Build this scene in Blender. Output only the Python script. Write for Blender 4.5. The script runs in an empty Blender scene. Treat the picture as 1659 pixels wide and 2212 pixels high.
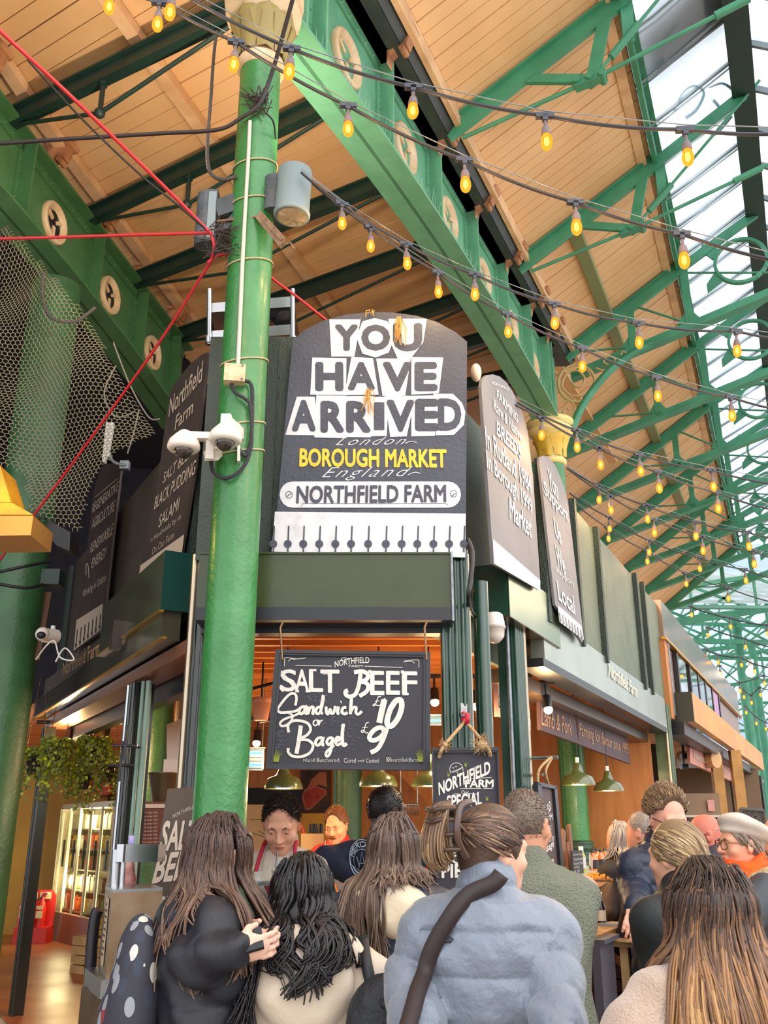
import bpy, bmesh, math, random
import numpy as np
from mathutils import Vector, Matrix
SC = bpy.context.scene
COL = SC.collection
random.seed(7); RNG = np.random.default_rng(7)
# ------------------------------------------------------------ camera, world, exposure
FPX, CX, CY, EYE = 2000.0, 829.5, 1106.0, 1.6
PITCH = math.atan(694/2000.0); SP, CP = math.sin(PITCH), math.cos(PITCH)
cd = bpy.data.cameras.new('camera'); cam = bpy.data.objects.new('camera', cd); COL.objects.link(cam)
cam.location = (0, 0, EYE); cam.rotation_euler = (math.pi/2+PITCH, 0, 0)
cd.sensor_fit = 'HORIZONTAL'; cd.sensor_width = 36; cd.lens = FPX/1659*36; cd.clip_start = .05; cd.clip_end = 300
SC.camera = cam
SC.view_settings.view_transform = 'Standard'; SC.view_settings.look = 'None'
SC.view_settings.gamma = 1; SC.view_settings.use_curve_mapping = False
SC.view_settings.exposure = 0.62
W = bpy.data.worlds.new('overcast_sky'); SC.world = W; W.use_nodes = True
bg = W.node_tree.nodes['Background']; bg.inputs[0].default_value = (.96, .97, 1, 1); bg.inputs[1].default_value = 1.35
SC.cycles.use_denoising = True; SC.cycles.max_bounces = 7; SC.cycles.diffuse_bounces = 4; SC.cycles.glossy_bounces = 3
SC.cycles.transparent_max_bounces = 12; SC.cycles.transmission_bounces = 4
SC.cycles.caustics_reflective = False; SC.cycles.caustics_refractive = False
SC.cycles.sample_clamp_indirect = 4.0
def light(kind, name, loc, energy, color, size=.1, aim=None, size_y=None, spread=None):
    ld = bpy.data.lights.new(name, kind); ld.energy = energy; ld.color = color
    if kind == 'AREA':
        ld.size = size
        if size_y: ld.shape = 'RECTANGLE'; ld.size_y = size_y
        if spread: ld.spread = spread
    elif kind != 'SUN': ld.shadow_soft_size = size
    o = bpy.data.objects.new(name, ld); COL.objects.link(o); o.location = loc
    if aim is not None: o.rotation_euler = (Vector(aim)-Vector(loc)).to_track_quat('-Z', 'Y').to_euler()
    return o
# bright overcast daylight falling through the glazed nave behind the photographer
sun = light('SUN', 'overcast_sun', (0, 0, 20), 1.1, (1, .97, .92)); sun.data.angle = math.radians(70)
sun.rotation_euler = (-Vector((.55, -.62, .62))).to_track_quat('-Z', 'Y').to_euler()
# ------------------------------------------------------------ pixel -> place
def ray(px, py):
    v = CY-py
    return (px-CX, FPX*CP-v*SP, FPX*SP+v*CP)
def aY(px, py, Y):
    r = ray(px, py); k = Y/r[1]; return Vector((r[0]*k, Y, EYE+r[2]*k))
def aZ(px, py, Z):
    r = ray(px, py); k = (Z-EYE)/r[2]; return Vector((r[0]*k, r[1]*k, Z))
class Plane:                      # vertical plane X = a + b*Y
    def __init__(s, a, b, side=1):
        s.a, s.b = a, b; L = math.hypot(1, b)
        s.d = Vector((b/L, 1/L, 0)); s.n = Vector((1/L, -b/L, 0))*side
    def at(s, px, py, off=0):     # off: out along the normal
        r = ray(px, py); a = s.a+(off*s.n.x-s.b*off*s.n.y)
        k = a/(r[0]-s.b*r[1]); return Vector((r[0]*k, r[1]*k, EYE+r[2]*k))
    def y(s, Y, Z, off=0):
        return Vector((s.a+s.b*Y, Y, Z))+s.n*off
class YPlane:
    def __init__(s, Y): s.Y = Y; s.n = Vector((0, -1, 0)); s.d = Vector((1, 0, 0))
    def at(s, px, py, off=0): return aY(px, py, s.Y-off)
def plane2(p, q, side=1):
    b = (q[0]-p[0])/(q[1]-p[1]); return Plane(p[0]-b*p[1], b, side)
# ------------------------------------------------------------ materials
def srgb(h):
    if isinstance(h, str):
        h = h.lstrip('#'); c = [int(h[i:i+2], 16)/255 for i in (0, 2, 4)]
    else: c = [q/255 for q in h]
    return tuple((q/12.92 if q <= .04045 else ((q+.055)/1.055)**2.4) for q in c)+(1,)
MATS = {}
def mat(name, col, rough=.5, metal=0., col2=None, nscale=8, ndetail=4, bump=0., bscale=60, stretch=None, spec=.5, coat=0, wave=None, lo=.35, hi=.65, sheen=0, rvar=0):
    if name in MATS: return MATS[name]
    m = bpy.data.materials.new(name); m.use_nodes = True; nt = m.node_tree; N = nt.nodes; L = nt.links
    b = N['Principled BSDF']; b.inputs['Base Color'].default_value = srgb(col); b.inputs['Roughness'].default_value = rough
    b.inputs['Metallic'].default_value = metal; b.inputs['Specular IOR Level'].default_value = spec
    b.inputs['Coat Weight'].default_value = coat; b.inputs['Coat Roughness'].default_value = .15
    if sheen: b.inputs['Sheen Weight'].default_value = sheen
    if col2 is not None or bump or rvar:
        tc = N.new('ShaderNodeTexCoord'); mp = N.new('ShaderNodeMapping'); L.new(tc.outputs['Object'], mp.inputs[0])
        if stretch: mp.inputs['Scale'].default_value = stretch
    if col2 is not None:
        nz = N.new('ShaderNodeTexNoise'); nz.inputs['Scale'].default_value = nscale; nz.inputs['Detail'].default_value = ndetail
        L.new(mp.outputs[0], nz.inputs[0])
        cr = N.new('ShaderNodeValToRGB'); cr.color_ramp.elements[0].position = lo; cr.color_ramp.elements[1].position = hi
        cr.color_ramp.elements[0].color = srgb(col); cr.color_ramp.elements[1].color = srgb(col2)
        L.new(nz.outputs[0], cr.inputs[0]); L.new(cr.outputs[0], b.inputs['Base Color'])
        if rvar:
            mr = N.new('ShaderNodeMapRange'); mr.inputs[3].default_value = max(0, rough-rvar); mr.inputs[4].default_value = rough+rvar
            L.new(nz.outputs[0], mr.inputs[0]); L.new(mr.outputs[0], b.inputs['Roughness'])
    if bump:
        if wave:
            n2 = N.new('ShaderNodeTexWave'); n2.inputs['Scale'].default_value = bscale; n2.bands_direction = wave
            n2.inputs['Distortion'].default_value = 1.5
        else:
            n2 = N.new('ShaderNodeTexNoise'); n2.inputs['Scale'].default_value = bscale; n2.inputs['Detail'].default_value = 3
        L.new(mp.outputs[0], n2.inputs[0])
        bp = N.new('ShaderNodeBump'); bp.inputs['Strength'].default_value = bump; bp.inputs['Distance'].default_value = .02
        L.new(n2.outputs[0], bp.inputs['Height']); L.new(bp.outputs[0], b.inputs['Normal'])
    MATS[name] = m; return m
def emit(name, col, strength, sample=False):
    if name in MATS: return MATS[name]
    m = bpy.data.materials.new(name); m.use_nodes = True; b = m.node_tree.nodes['Principled BSDF']
    b.inputs['Base Color'].default_value = srgb(col); b.inputs['Emission Color'].default_value = srgb(col); b.inputs['Emission Strength'].default_value = strength
    if not sample:
        try: m.cycles.emission_sampling = 'NONE'
        except Exception: pass
    MATS[name] = m; return m
def glass(name, col=(255, 255, 255), refl=.12, rough=.05, fac=.1, body=None):
    if name in MATS: return MATS[name]
    m = bpy.data.materials.new(name); m.use_nodes = True; nt = m.node_tree; N = nt.nodes; L = nt.links
    N.remove(N['Principled BSDF']); out = N['Material Output']
    t = N.new('ShaderNodeBsdfTransparent'); t.inputs[0].default_value = srgb(col)
    g = N.new('ShaderNodeBsdfGlossy'); g.inputs['Roughness'].default_value = rough
    lw = N.new('ShaderNodeLayerWeight'); lw.inputs[0].default_value = .25
    ma = N.new('ShaderNodeMath'); ma.operation = 'MULTIPLY_ADD'; ma.inputs[1].default_value = refl*3; ma.inputs[2].default_value = fac*.4
    L.new(lw.outputs['Fresnel'], ma.inputs[0])
    mx = N.new('ShaderNodeMixShader'); L.new(ma.outputs[0], mx.inputs[0]); L.new(t.outputs[0], mx.inputs[1]); L.new(g.outputs[0], mx.inputs[2])
    last = mx
    if body:
        d = N.new('ShaderNodeBsdfTranslucent'); d.inputs[0].default_value = srgb(body[0]); m2 = N.new('ShaderNodeMixShader'); m2.inputs[0].default_value = body[1]
        L.new(mx.outputs[0], m2.inputs[1]); L.new(d.outputs[0], m2.inputs[2]); last = m2
    L.new(last.outputs[0], out.inputs[0]); MATS[name] = m; return m
# ------------------------------------------------------------ mesh builder
class M:
    def __init__(s): s.v = []; s.f = []; s.sm = []; s.mi = []; s.cur = 0
    def add(s, vs, fs, smooth=False):
        o = len(s.v); s.v += [tuple(q) for q in vs]; s.f += [tuple(i+o for i in f) for f in fs]
        s.sm += [smooth]*len(fs); s.mi += [s.cur]*len(fs); return s
    def obox(s, o, a, b, c):      # corner + three edge vectors
        o, a, b, c = map(Vector, (o, a, b, c)); P = [o, o+a, o+a+b, o+b, o+c, o+a+c, o+a+b+c, o+b+c]
        F = [(0, 3, 2, 1), (4, 5, 6, 7), (0, 1, 5, 4), (1, 2, 6, 5), (2, 3, 7, 6), (3, 0, 4, 7)]
        if a.cross(b).dot(c) < 0: F = [f[::-1] for f in F]
        return s.add(P, F)
    def box(s, c, sz, rz=0):
        c = Vector(c); R = Matrix.Rotation(rz, 3, 'Z'); a, b, d = R@Vector((sz[0], 0, 0)), R@Vector((0, sz[1], 0)), Vector((0, 0, sz[2]))
        return s.obox(c-(a+b+d)/2, a, b, d)
    def beam(s, p, q, w, h, up=(0, 0, 1)):   # w across, h along up
        p, q, up = Vector(p), Vector(q), Vector(up); d = (q-p); x = d.cross(up)
        if x.length < 1e-6: x = d.cross(Vector((0, 1, 0)))
        x.normalize(); u = x.cross(d).normalized()
        return s.obox(p-x*w/2-u*h/2, x*w, u*h, d)
    def tube(s, pts, r, n=6, cap=True, smooth=True, flat=1.0):
        pts = [Vector(p) for p in pts]; k = len(pts); R = r if hasattr(r, '__len__') else [r]*k
        T = [(pts[min(i+1, k-1)]-pts[max(i-1, 0)]).normalized() for i in range(k)]
        u = T[0].orthogonal().normalized(); vs = []
        for i in range(k):
            u = (u-T[i]*u.dot(T[i]))
            if u.length < 1e-6: u = T[i].orthogonal()
            u.normalize(); w = T[i].cross(u)
            for j in range(n):
                a = 2*math.pi*j/n; vs.append(pts[i]+(u*math.cos(a)+w*math.sin(a)*flat)*R[i])
        fs = [(i*n+j, i*n+(j+1) % n, (i+1)*n+(j+1) % n, (i+1)*n+j) for i in range(k-1) for j in range(n)]
        s.add(vs, fs, smooth)
        if cap:
            s.add(vs[:n], [tuple(range(n))[::-1]]); s.add(vs[-n:], [tuple(range(n))])
        return s
    def rod(s, p, q, r, n=6): return s.tube([p, q], r, n)
    def lathe(s, prof, c=(0, 0, 0), n=20, axis=None, smooth=True, ell=(1, 1), cap=True):
        c = Vector(c); vs = []
        if axis is None: X, Y, Z = Vector((1, 0, 0)), Vector((0, 1, 0)), Vector((0, 0, 1))
        else: Z = Vector(axis).normalized(); X = Z.orthogonal().normalized(); Y = Z.cross(X)
        for r, z in prof:
            for j in range(n):
                a = 2*math.pi*j/n; vs.append(c+X*r*ell[0]*math.cos(a)+Y*r*ell[1]*math.sin(a)+Z*z)
        k = len(prof); fs = [(i*n+j, i*n+(j+1) % n, (i+1)*n+(j+1) % n, (i+1)*n+j) for i in range(k-1) for j in range(n)]
        s.add(vs, fs, smooth)
        if cap:
            if prof[0][0] > 1e-4: s.add(vs[:n], [tuple(range(n))[::-1]])
            if prof[-1][0] > 1e-4: s.add(vs[-n:], [tuple(range(n))])
        return s
    def cyl(s, p, q, r, n=16): return s.tube([p, q], r, n)
    def ball(s, c, r, n=12, m=8):
        r = r if hasattr(r, '__len__') else (r, r, r); c = Vector(c)
        vs = [c+Vector((r[0]*math.sin(math.pi*i/m)*math.cos(2*math.pi*j/n), r[1]*math.sin(math.pi*i/m)*math.sin(2*math.pi*j/n), -r[2]*math.cos(math.pi*i/m))) for i in range(m+1) for j in range(n)]
        return s.add(vs, [(i*n+j, i*n+(j+1) % n, (i+1)*n+(j+1) % n, (i+1)*n+j) for i in range(m) for j in range(n)], True)
    def prism(s, poly, depth):    # planar polygon (3D points), extruded by vector depth
        P = [Vector(p) for p in poly]; d = Vector(depth); n = len(P)
        nrm = Vector((0, 0, 0))
        for i in range(n): nrm += (P[i]-P[0]).cross(P[(i+1) % n]-P[0])
        fr = list(range(n)); bk = list(range(n, 2*n))
        if nrm.dot(d) > 0: F = [tuple(fr[::-1]), tuple(bk)]; sd = [(i, (i+1) % n, n+(i+1) % n, n+i) for i in range(n)]
        else: F = [tuple(fr), tuple(bk[::-1])]; sd = [(i, n+i, n+(i+1) % n, (i+1) % n) for i in range(n)]
        return s.add(P+[p+d for p in P], F+sd)
    def sheet(s, grid, smooth=True):   # rows of points
        r, c = len(grid), len(grid[0])
        return s.add([p for row in grid for p in row], [(i*c+j, i*c+j+1, (i+1)*c+j+1, (i+1)*c+j) for i in range(r-1) for j in range(c-1)], smooth)
    def build(s, name, m, parent=None, base=None, solid=0):
        me = bpy.data.meshes.new(name); V = np.array(s.v, dtype=float).reshape(-1, 3)
        if parent is not None: o0 = np.array(parent.matrix_basis.translation) if parent.parent is None else np.array(parent['_w'])
        elif base is not None: o0 = np.array(base, dtype=float)
        elif len(V): o0 = np.array([(V[:, 0].min()+V[:, 0].max())/2, (V[:, 1].min()+V[:, 1].max())/2, V[:, 2].min()])
        else: o0 = np.zeros(3)
        me.from_pydata([tuple(q) for q in V-o0], [], s.f)
        ms = m if isinstance(m, (list, tuple)) else [m]
        for q in ms: me.materials.append(q)
        me.polygons.foreach_set('use_smooth', s.sm)
        if len(ms) > 1: me.polygons.foreach_set('material_index', s.mi)
        me.update()
        o = bpy.data.objects.new(name, me); COL.objects.link(o)
        if parent is not None:
            o.parent = parent; o['_w'] = tuple(float(q) for q in o0)
        else: o.location = o0
        if solid:
            md = o.modifiers.new('thickness', 'SOLIDIFY'); md.thickness = solid; md.offset = 0
        return o
def tag(o, label=None, cat=None, group=None, kind=None):
    if label: o['label'] = label
    if cat: o['category'] = cat
    if group: o['group'] = group
    if kind: o['kind'] = kind
    return o
def thing(name, label, cat, loc, group=None, kind=None):
    o = bpy.data.objects.new(name, None); COL.objects.link(o); o.location = Vector(loc); o.empty_display_size = .1
    return tag(o, label, cat, group, kind)
def struct(o, label=None): o['kind'] = 'structure'; return tag(o, label)
def copy_tree(o, loc=None, parent=None):
    c = o.copy(); COL.objects.link(c)
    if parent is not None: c.parent = parent
    if loc is not None: c.location = loc
    for ch in o.children: copy_tree(ch, None, c)
    return c
# ------------------------------------------------------------ lettering
_TX = {}
def text_geo(t, bold=0., shear=0., space=1.):
    k = (t, bold, shear, space)
    if k in _TX: return _TX[k]
    cu = bpy.data.curves.new('lettering', 'FONT'); cu.body = t; cu.offset = bold; cu.shear = shear; cu.space_character = space; cu.resolution_u = 3
    ob = bpy.data.objects.new('lettering', cu); COL.objects.link(ob)
    dg = bpy.context.evaluated_depsgraph_get(); dg.update(); me = ob.evaluated_get(dg).to_mesh()
    V = np.array([tuple(v.co) for v in me.vertices]).reshape(-1, 3); F = [tuple(p.vertices) for p in me.polygons]
    ob.evaluated_get(dg).to_mesh_clear(); bpy.data.objects.remove(ob); bpy.data.curves.remove(cu)
    _TX[k] = (V, F); return V, F
def put_text(m, t, P, bl, br, tl, bold=0., shear=0., space=1., off=.004, base=True, ref=None, arc=0):
    """text in the parallelogram bl-br-tl (photo pixels) on plane P, or 3D points when P is None"""
    xb = max(0, bold); bold = min(bold, 0); V, F = text_geo(t, bold, shear, space)
    if not len(V): return m
    if P is not None: bl, br, tl = P.at(*bl, off), P.at(*br, off), P.at(*tl, off)
    R = text_geo(ref, bold, shear, space)[0] if ref else V
    x0, x1 = V[:, 0].min(), V[:, 0].max(); y0, y1 = R[:, 1].min(), R[:, 1].max()
    a = (V[:, 0]-x0)/(x1-x0); b = (V[:, 1]-y0)/(y1-y0)+arc*4*a*(1-a)
    vs = [Vector(bl)+(Vector(br)-Vector(bl))*float(i)+(Vector(tl)-Vector(bl))*float(j) for i, j in zip(a, b)]
    nn = (Vector(br)-Vector(bl)).cross(Vector(tl)-Vector(bl)).normalized()
    uu, ww = (Vector(br)-Vector(bl))/(x1-x0), (Vector(tl)-Vector(bl))/(y1-y0); sh = [(0, 0)]+([(xb*math.cos(a_), xb*math.sin(a_)) for a_ in np.linspace(0, 6.283, 8, False)] if xb else [])
    for q, (dx, dy) in enumerate(sh):
        dv = uu*dx+ww*dy+nn*(4.7e-4*q/8)
        for k, f in enumerate(F): m.add([vs[i]+dv+nn*(2e-5*(k % 23)) for i in f], [tuple(range(len(f)))])
    return m
def smooth_line(pts, n=6, closed=False):
    P = [np.array(p, float) for p in pts]; k = len(P); out = []
    if k < 3: return P
    for i in range(k if closed else k-1):
        p0, p1, p2, p3 = (P[(i-1) % k], P[i], P[(i+1) % k], P[(i+2) % k]) if closed else (P[max(i-1, 0)], P[i], P[i+1], P[min(i+2, k-1)])
        for j in range(n):
            t = j/n; out.append(.5*((2*p1)+(-p0+p2)*t+(2*p0-5*p1+4*p2-p3)*t*t+(-p0+3*p1-3*p2+p3)*t**3))
    out.append(P[0] if closed else P[-1]); return out
STK = [0]
def stroke(m, pts, w, P, off=.004, sm=5, taper=0.):
    """brush stroke of width w (pixels) through photo pixels on plane P"""
    L = smooth_line(pts, sm) if sm else [np.array(p, float) for p in pts]
    k = len(L); vs = []; STK[0] = (STK[0]+1) % 9; off += STK[0]*2.2e-4
    for i in range(k):
        d = L[min(i+1, k-1)]-L[max(i-1, 0)]; d = d/(np.linalg.norm(d)+1e-9); nn = np.array((-d[1], d[0]))
        ww = (w[0]+(w[1]-w[0])*i/(k-1)) if hasattr(w, '__len__') else w
        if taper: ww *= 1-taper*abs(2*i/(k-1)-1)**2
        o_ = off+i*2e-5; vs.append(P.at(*(L[i]+nn*ww/2), o_)); vs.append(P.at(*(L[i]-nn*ww/2), o_))
    return m.add(vs, [(2*i, 2*i+1, 2*i+3, 2*i+2) for i in range(k-1)])
def lines(t, P, L, mt, off, name='lettering', **k):   # every line of lettering its own part
    for tx, bl, br, tl, bo in L: put_text(M(), tx, P, bl, br, tl, bold=bo, off=off, **k).build(name, mt, t)
def poly(m, pts, P, off=.003): return m.add([P.at(*p, off) for p in pts], [tuple(range(len(pts)))])
# ------------------------------------------------------------ palette
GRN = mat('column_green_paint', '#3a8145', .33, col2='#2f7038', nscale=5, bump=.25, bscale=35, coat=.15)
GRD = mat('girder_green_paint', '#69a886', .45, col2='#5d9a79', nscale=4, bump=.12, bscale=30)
GRS = mat('truss_green_paint', '#387f60', .5, col2='#44906e', nscale=3)
GRK = mat('dark_green_paint', '#17352c', .45, col2='#132b26', nscale=4)
CRM = mat('cream_board_paint', '#e2b888', .6, col2='#d7aa78', nscale=1.3, stretch=(1, 1, 1))
CRJ = mat('cream_joist_paint', '#e6bf94', .6, col2='#c99e77', nscale=3)
CAP = mat('capital_cream_paint', '#dcc4a0', .45, col2='#c9a97e', nscale=6)
LEAF = mat('capital_olive_gilt', '#94834a', .5)
TERRA = mat('bracket_brown', '#8a5a3c', .6, col2='#b8845a', nscale=9)
GUT = mat('gutter_lead', '#3a3f3c', .5, col2='#2b2f33', nscale=6)
BLK = mat('black_rubber', '#1d1d22', .5); STEEL = mat('brushed_steel', '#b9bcc0', .28, 1.0, bump=.05, bscale=200)
GALV = mat('galvanised_steel', '#8f9498', .4, .8, col2='#767b80', nscale=20)
WHT = mat('white_plastic', '#e6e2dc', .35)
ROOFG = glass('skylight_glass', (245, 250, 252), .1, .05, .08, body=((235, 245, 250), .25))
# ------------------------------------------------------------ planes of the place
GR = plane2((-.765, 4.55), (2.16, 11.0)); GL = Plane(-4.323, .174)
FR = Plane(.42-5*.4786, .4786); FL = plane2((-1.06, 5), (-1.606, 6), -1); FF = YPlane(5.0)
# ------------------------------------------------------------ ground
m = M(); m.obox((-14, -12, -.2), (60, 0, 0), (0, 75, 0), (0, 0, .2))
struct(m.build('floor', mat('market_floor', '#b5ab9e', .7, col2='#978d82', nscale=3)), 'grey paved market floor')
# ------------------------------------------------------------ left bay: flat boarded ceiling
zc = 7.65; pA = aZ(200, 470, zc); pB = aZ(705, 228, zc); u = (pB-pA).normalized(); w = Vector((-u.y, u.x, 0))
m = M(); k = 0
for i in range(-28, 34):
    o = pA+w*(i*.172); k += 1
    ts = []
    for PL in (GL, GR):           # where the plank's line meets each girder plane
        den = u.x-PL.b*u.y; ts.append((PL.a+PL.b*o.y-o.x)/den)
    a, b = o+u*(ts[0]-(.3 if o.y < 12 else .3)), o+u*(ts[1]-.02)
    if b.y < 1.6 and a.y < 2.5: continue
    m.obox(a+Vector((0, 0, .004*(k % 3))), b-a, w*.163, (0, 0, .03))
ceil = struct(m.build('ceiling_left', CRM), 'cream boarded ceiling over the corner stall')
m = M(); m.obox((-6, 1.5, zc+.06), (9, 0, 0), (0, 15, 0), (0, 0, .05))   # roof deck above the boards, clipped to the bay
m = M(); m.prism([GL.y(1.5, zc+.05, -.3), GL.y(15, zc+.05, -.3), GR.y(15, zc+.05, .1), GR.y(1.5, zc+.05, .1)], (0, 0, .05))
m.build('roof_deck', CRM, ceil)
for (a, b) in (((236, 0), (729, 684)), ((85, 250), (420, 700)), ((-120, -60), (85, 250))):
    m = M(); p, q = aZ(*a, zc-.06), aZ(*b, zc-.06); d = (q-p)
    if a == (236, 0): p = p-d*.5; q = q+d*.4
    m.beam(p, q, .11, .09); m.build('joist', CRJ, ceil)
# trussed purlins between the two girders
pur = [((30, 260), (480, 40), 'nearest'), ((200, 470), (705, 228), 'second nearest'), ((290, 610), (838, 392), 'third'), ((380, 730), (935, 532), 'fourth'), ((560, 798), (1007, 645), 'fifth'), ((700, 830), (1060, 730), 'sixth'), ((800, 880), (1110, 810), 'farthest')]
for i, (a, b, w_) in enumerate(pur):
    zb = 7.36; p, q = aZ(*a, zb), aZ(*b, zb); d = q-p; dn = d.normalized(); q = q+dn*.25
    if i > 3: p = p-dn*.6
    mid = p+(q-p)*.5
    t = thing('trussed_purlin', f'dark green trussed purlin under the cream ceiling, {w_} from the front column', 'roof beam', mid, 'trussed purlins of the corner bay')
    m = M(); m.beam(p, q, .09, .13); m.beam(p+Vector((0, 0, .07)), q+Vector((0, 0, .07)), .16, .02); m.build('beam', GRK, t)
    for f in (.42,):
        s0 = p+(q-p)*f; m = M(); m.rod(s0, s0-Vector((0, 0, .36)), .022, 8); m.ball(s0-Vector((0, 0, .37)), .045, 8, 6); m.rod(s0+Vector((0, 0, .02)), s0-Vector((0, 0, .1)), .035, 8); m.build('strut', GRK, t)
    s0 = p+(q-p)*.42-Vector((0, 0, .37)); m = M(); m.rod(p+dn*.1-Vector((0, 0, .08)), s0, .019); m.build('tie_rod', GRK, t); m = M(); m.rod(s0, q-Vector((0, 0, .08)), .019); m.build('tie_rod', GRK, t)
# ------------------------------------------------------------ girders
def medallion(m_ring, m_hole, P, Y, z, r, off):
    c = P.y(Y, z, off); d = P.d; up = Vector((0, 0, 1))
    prof = [(r, 0), (r, .035), (r*.86, .05), (r*.82, .03), (r*.76, .03), (r*.72, .012), (r*.66, 0)]
    m_ring.lathe(prof, c, 28, axis=P.n, cap=False)
    for k in range(3):
        a = 2*math.pi*k/3+math.pi/2; cc = c+d*math.cos(a)*r*.33+up*math.sin(a)*r*.33
        m_hole.lathe([(r*.3, .0), (r*.3, .006), (0, .006)], cc, 14, axis=P.n)
        b = a+math.pi/3; e = c+d*math.cos(b)*r*.66+up*math.sin(b)*r*.66; e2 = c+d*math.cos(b)*r*.2+up*math.sin(b)*r*.2
        m_ring.beam(e+P.n*.012, e2+P.n*.012, .035, .022, P.n)
def girder(P, Y0, Y1, zt, zb, meds, stif, name, label, hole, webm, soffw=.34):
    t = thing(name, label, 'girder', P.y((Y0+Y1)/2, zb((Y0+Y1)/2)))
    ys = [Y0+(Y1-Y0)*i/26 for i in range(27)]
    m = M(); m.prism([P.y(y, zb(y), .015) for y in ys]+[P.y(Y1, zt, .015), P.y(Y0, zt, .015)], -P.n*.03); m.build('web_plate', webm, t)
    m = M()
    for a, b in zip(ys, ys[1:]): m.obox(P.y(a, zb(a), -soffw/2), P.n*soffw, P.y(b, zb(b))-P.y(a, zb(a)), (0, 0, .025))
    m.build('curved_soffit', webm, t)
    m = M(); m.obox(P.y(Y0, zt, -.15), P.n*.3, P.d*((P.y(Y1, 0)-P.y(Y0, 0)).length), (0, 0, .03))
    for hgt in (zt-.09,): m.obox(P.y(Y0, hgt, .015), P.n*.02, P.d*((P.y(Y1, 0)-P.y(Y0, 0)).length), (0, 0, .09))
    for a, b in zip(ys, ys[1:]): m.obox(P.y(a, zb(a)+.025, .015), P.n*.02, P.y(b, zb(b))-P.y(a, zb(a)), (0, 0, .08))
    m.build('top_flange', webm, t)
    for y in stif:
        m = M(); m.obox(P.y(y-.05, zb(y)+.03, .015), P.n*.02, P.d*.12, (0, 0, zt-zb(y)-.04)); m.obox(P.y(y, zb(y)+.03, .03), P.n*.12, P.d*.025, (0, 0, zt-zb(y)-.04)); m.build('stiffener', webm, t)
    for y, z, r in meds:
        a, b = M(), M(); medallion(a, b, P, y, z, r, .016); ro = a.build('medallion', CAP, t); tag(ro, 'cream ring with quatrefoil'); b.build('quatrefoil', hole, ro)
    m = M()                        # rivets along the flanges
    y = Y0+.1
    while y < Y1-.1:
        for z, o in ((zt-.045, .036), (zb(y)+.07, .036)): m.ball(P.y(y, z, o), .014, 6, 4)
        y += .13
    for ys_ in stif:
        z = zb(ys_)+.2
        while z < zt-.15: m.ball(P.y(ys_-.03, z, .036), .014, 6, 4); z += .13
    tag(m.build('rivets', webm, t), kind='stuff')
    return t
zR = lambda y: 6.56+.24*max(0, 1-((y-7.78)/3.3)**2)
gR = girder(GR, 4.7, 10.9, 7.68, zR, [(5.55, 7.18, .23), (6.58, 7.22, .23), (7.55, 7.22, .22), (8.5, 7.18, .22), (9.42, 7.12, .21), (10.25, 7.05, .2)], [4.8, 5.05, 6.1, 7.1, 8.05, 8.98, 9.85, 10.6, 10.75], 'arched_girder', 'light green riveted arched girder with cream quatrefoil rings between the two tall columns', GRD, GRD)
zL = lambda y: 6.22+.3*max(0, 1-((y-6.6)/3.9)**2)
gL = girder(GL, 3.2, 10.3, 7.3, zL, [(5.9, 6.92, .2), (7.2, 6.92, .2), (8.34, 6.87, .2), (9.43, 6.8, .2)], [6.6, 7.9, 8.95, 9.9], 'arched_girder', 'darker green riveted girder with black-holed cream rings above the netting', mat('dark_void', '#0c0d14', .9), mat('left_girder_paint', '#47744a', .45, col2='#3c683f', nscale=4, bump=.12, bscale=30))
# bird spikes on the arched girder's ledge
m = M()
for i in range(230):
    y = 4.95+5.8*i/230; p = GR.y(y, zR(y)+.02, .1+.05*random.random()); m.tube([p, p+Vector((random.uniform(-.03, .03), random.uniform(-.03, .03), random.uniform(.12, .2)))], [.0025, .001], 3, False)
tag(m.build('bird_spikes', mat('clear_spike', '#c9d8c4', .3)), 'row of thin pale bird spikes along the ledge of the light green girder', 'bird spikes', kind='stuff')
# ------------------------------------------------------------ nave: boarded slope, skylight, gutter
eave = lambda Y: Vector((.065+.4426*(Y-5.61), Y, 7.85)); curb = lambda Y: Vector((2.104+.4225*(Y-6.42), Y, 8.75)); ridge = lambda Y: Vector((3.465+.4395*(Y-7), Y, 9.4))
m = M(); k = 0; Y = 3.0
while Y < 24.5:
    k += 1; g = .118; dz = Vector((0, 0, .004*(k % 3)+.02))
    a, b, c, d = eave(Y)+dz, eave(Y+g)+dz, curb(Y+g-.55)+dz, curb(Y-.55)+dz
    m.prism([a, b, c, d], (0, 0, .03)); Y += .127
Y = 11.6
while Y < 24.5:                # past the second column the boards run further down
    k += 1; g = .118; dz = Vector((0, 0, .004*(k % 3)+.02)); lo = lambda y: eave(y)+(eave(y)-curb(y-.55))*1.3
    m.prism([lo(Y)+dz, lo(Y+g)+dz, eave(Y+g)+dz, eave(Y)+dz], (0, 0, .03)); Y += .127
nv = struct(m.build('ceiling_right', CRM), 'cream boarded roof slope of the nave')
m = M(); m.prism([eave(11.5)+(eave(11.5)-curb(10.95))*1.3+Vector((0, 0, .08)), eave(24.5)+(eave(24.5)-curb(23.95))*1.3+Vector((0, 0, .08)), eave(24.5)+Vector((0, 0, .08)), eave(11.5)+Vector((0, 0, .08))], (0, 0, .03)); m.prism([eave(3)+Vector((0, 0, .08)), eave(24.5)+Vector((0, 0, .08)), curb(24)+Vector((0, 0, .08)), curb(2.4)+Vector((0, 0, .08))], (0, 0, .03)); m.build('roof_deck', CRM, nv)
m = M(); m.beam(eave(3)+Vector((.05, 0, -.02)), eave(11.5)+Vector((.05, 0, -.02)), .05, .16); m.build('eave_board', CRJ, nv)
m = M(); m.beam(curb(2.6)+Vector((-.1, 0, -.03)), curb(24)+Vector((-.1, 0, -.03)), .1, .1); m.build('curb_board', CRJ, nv)
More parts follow.
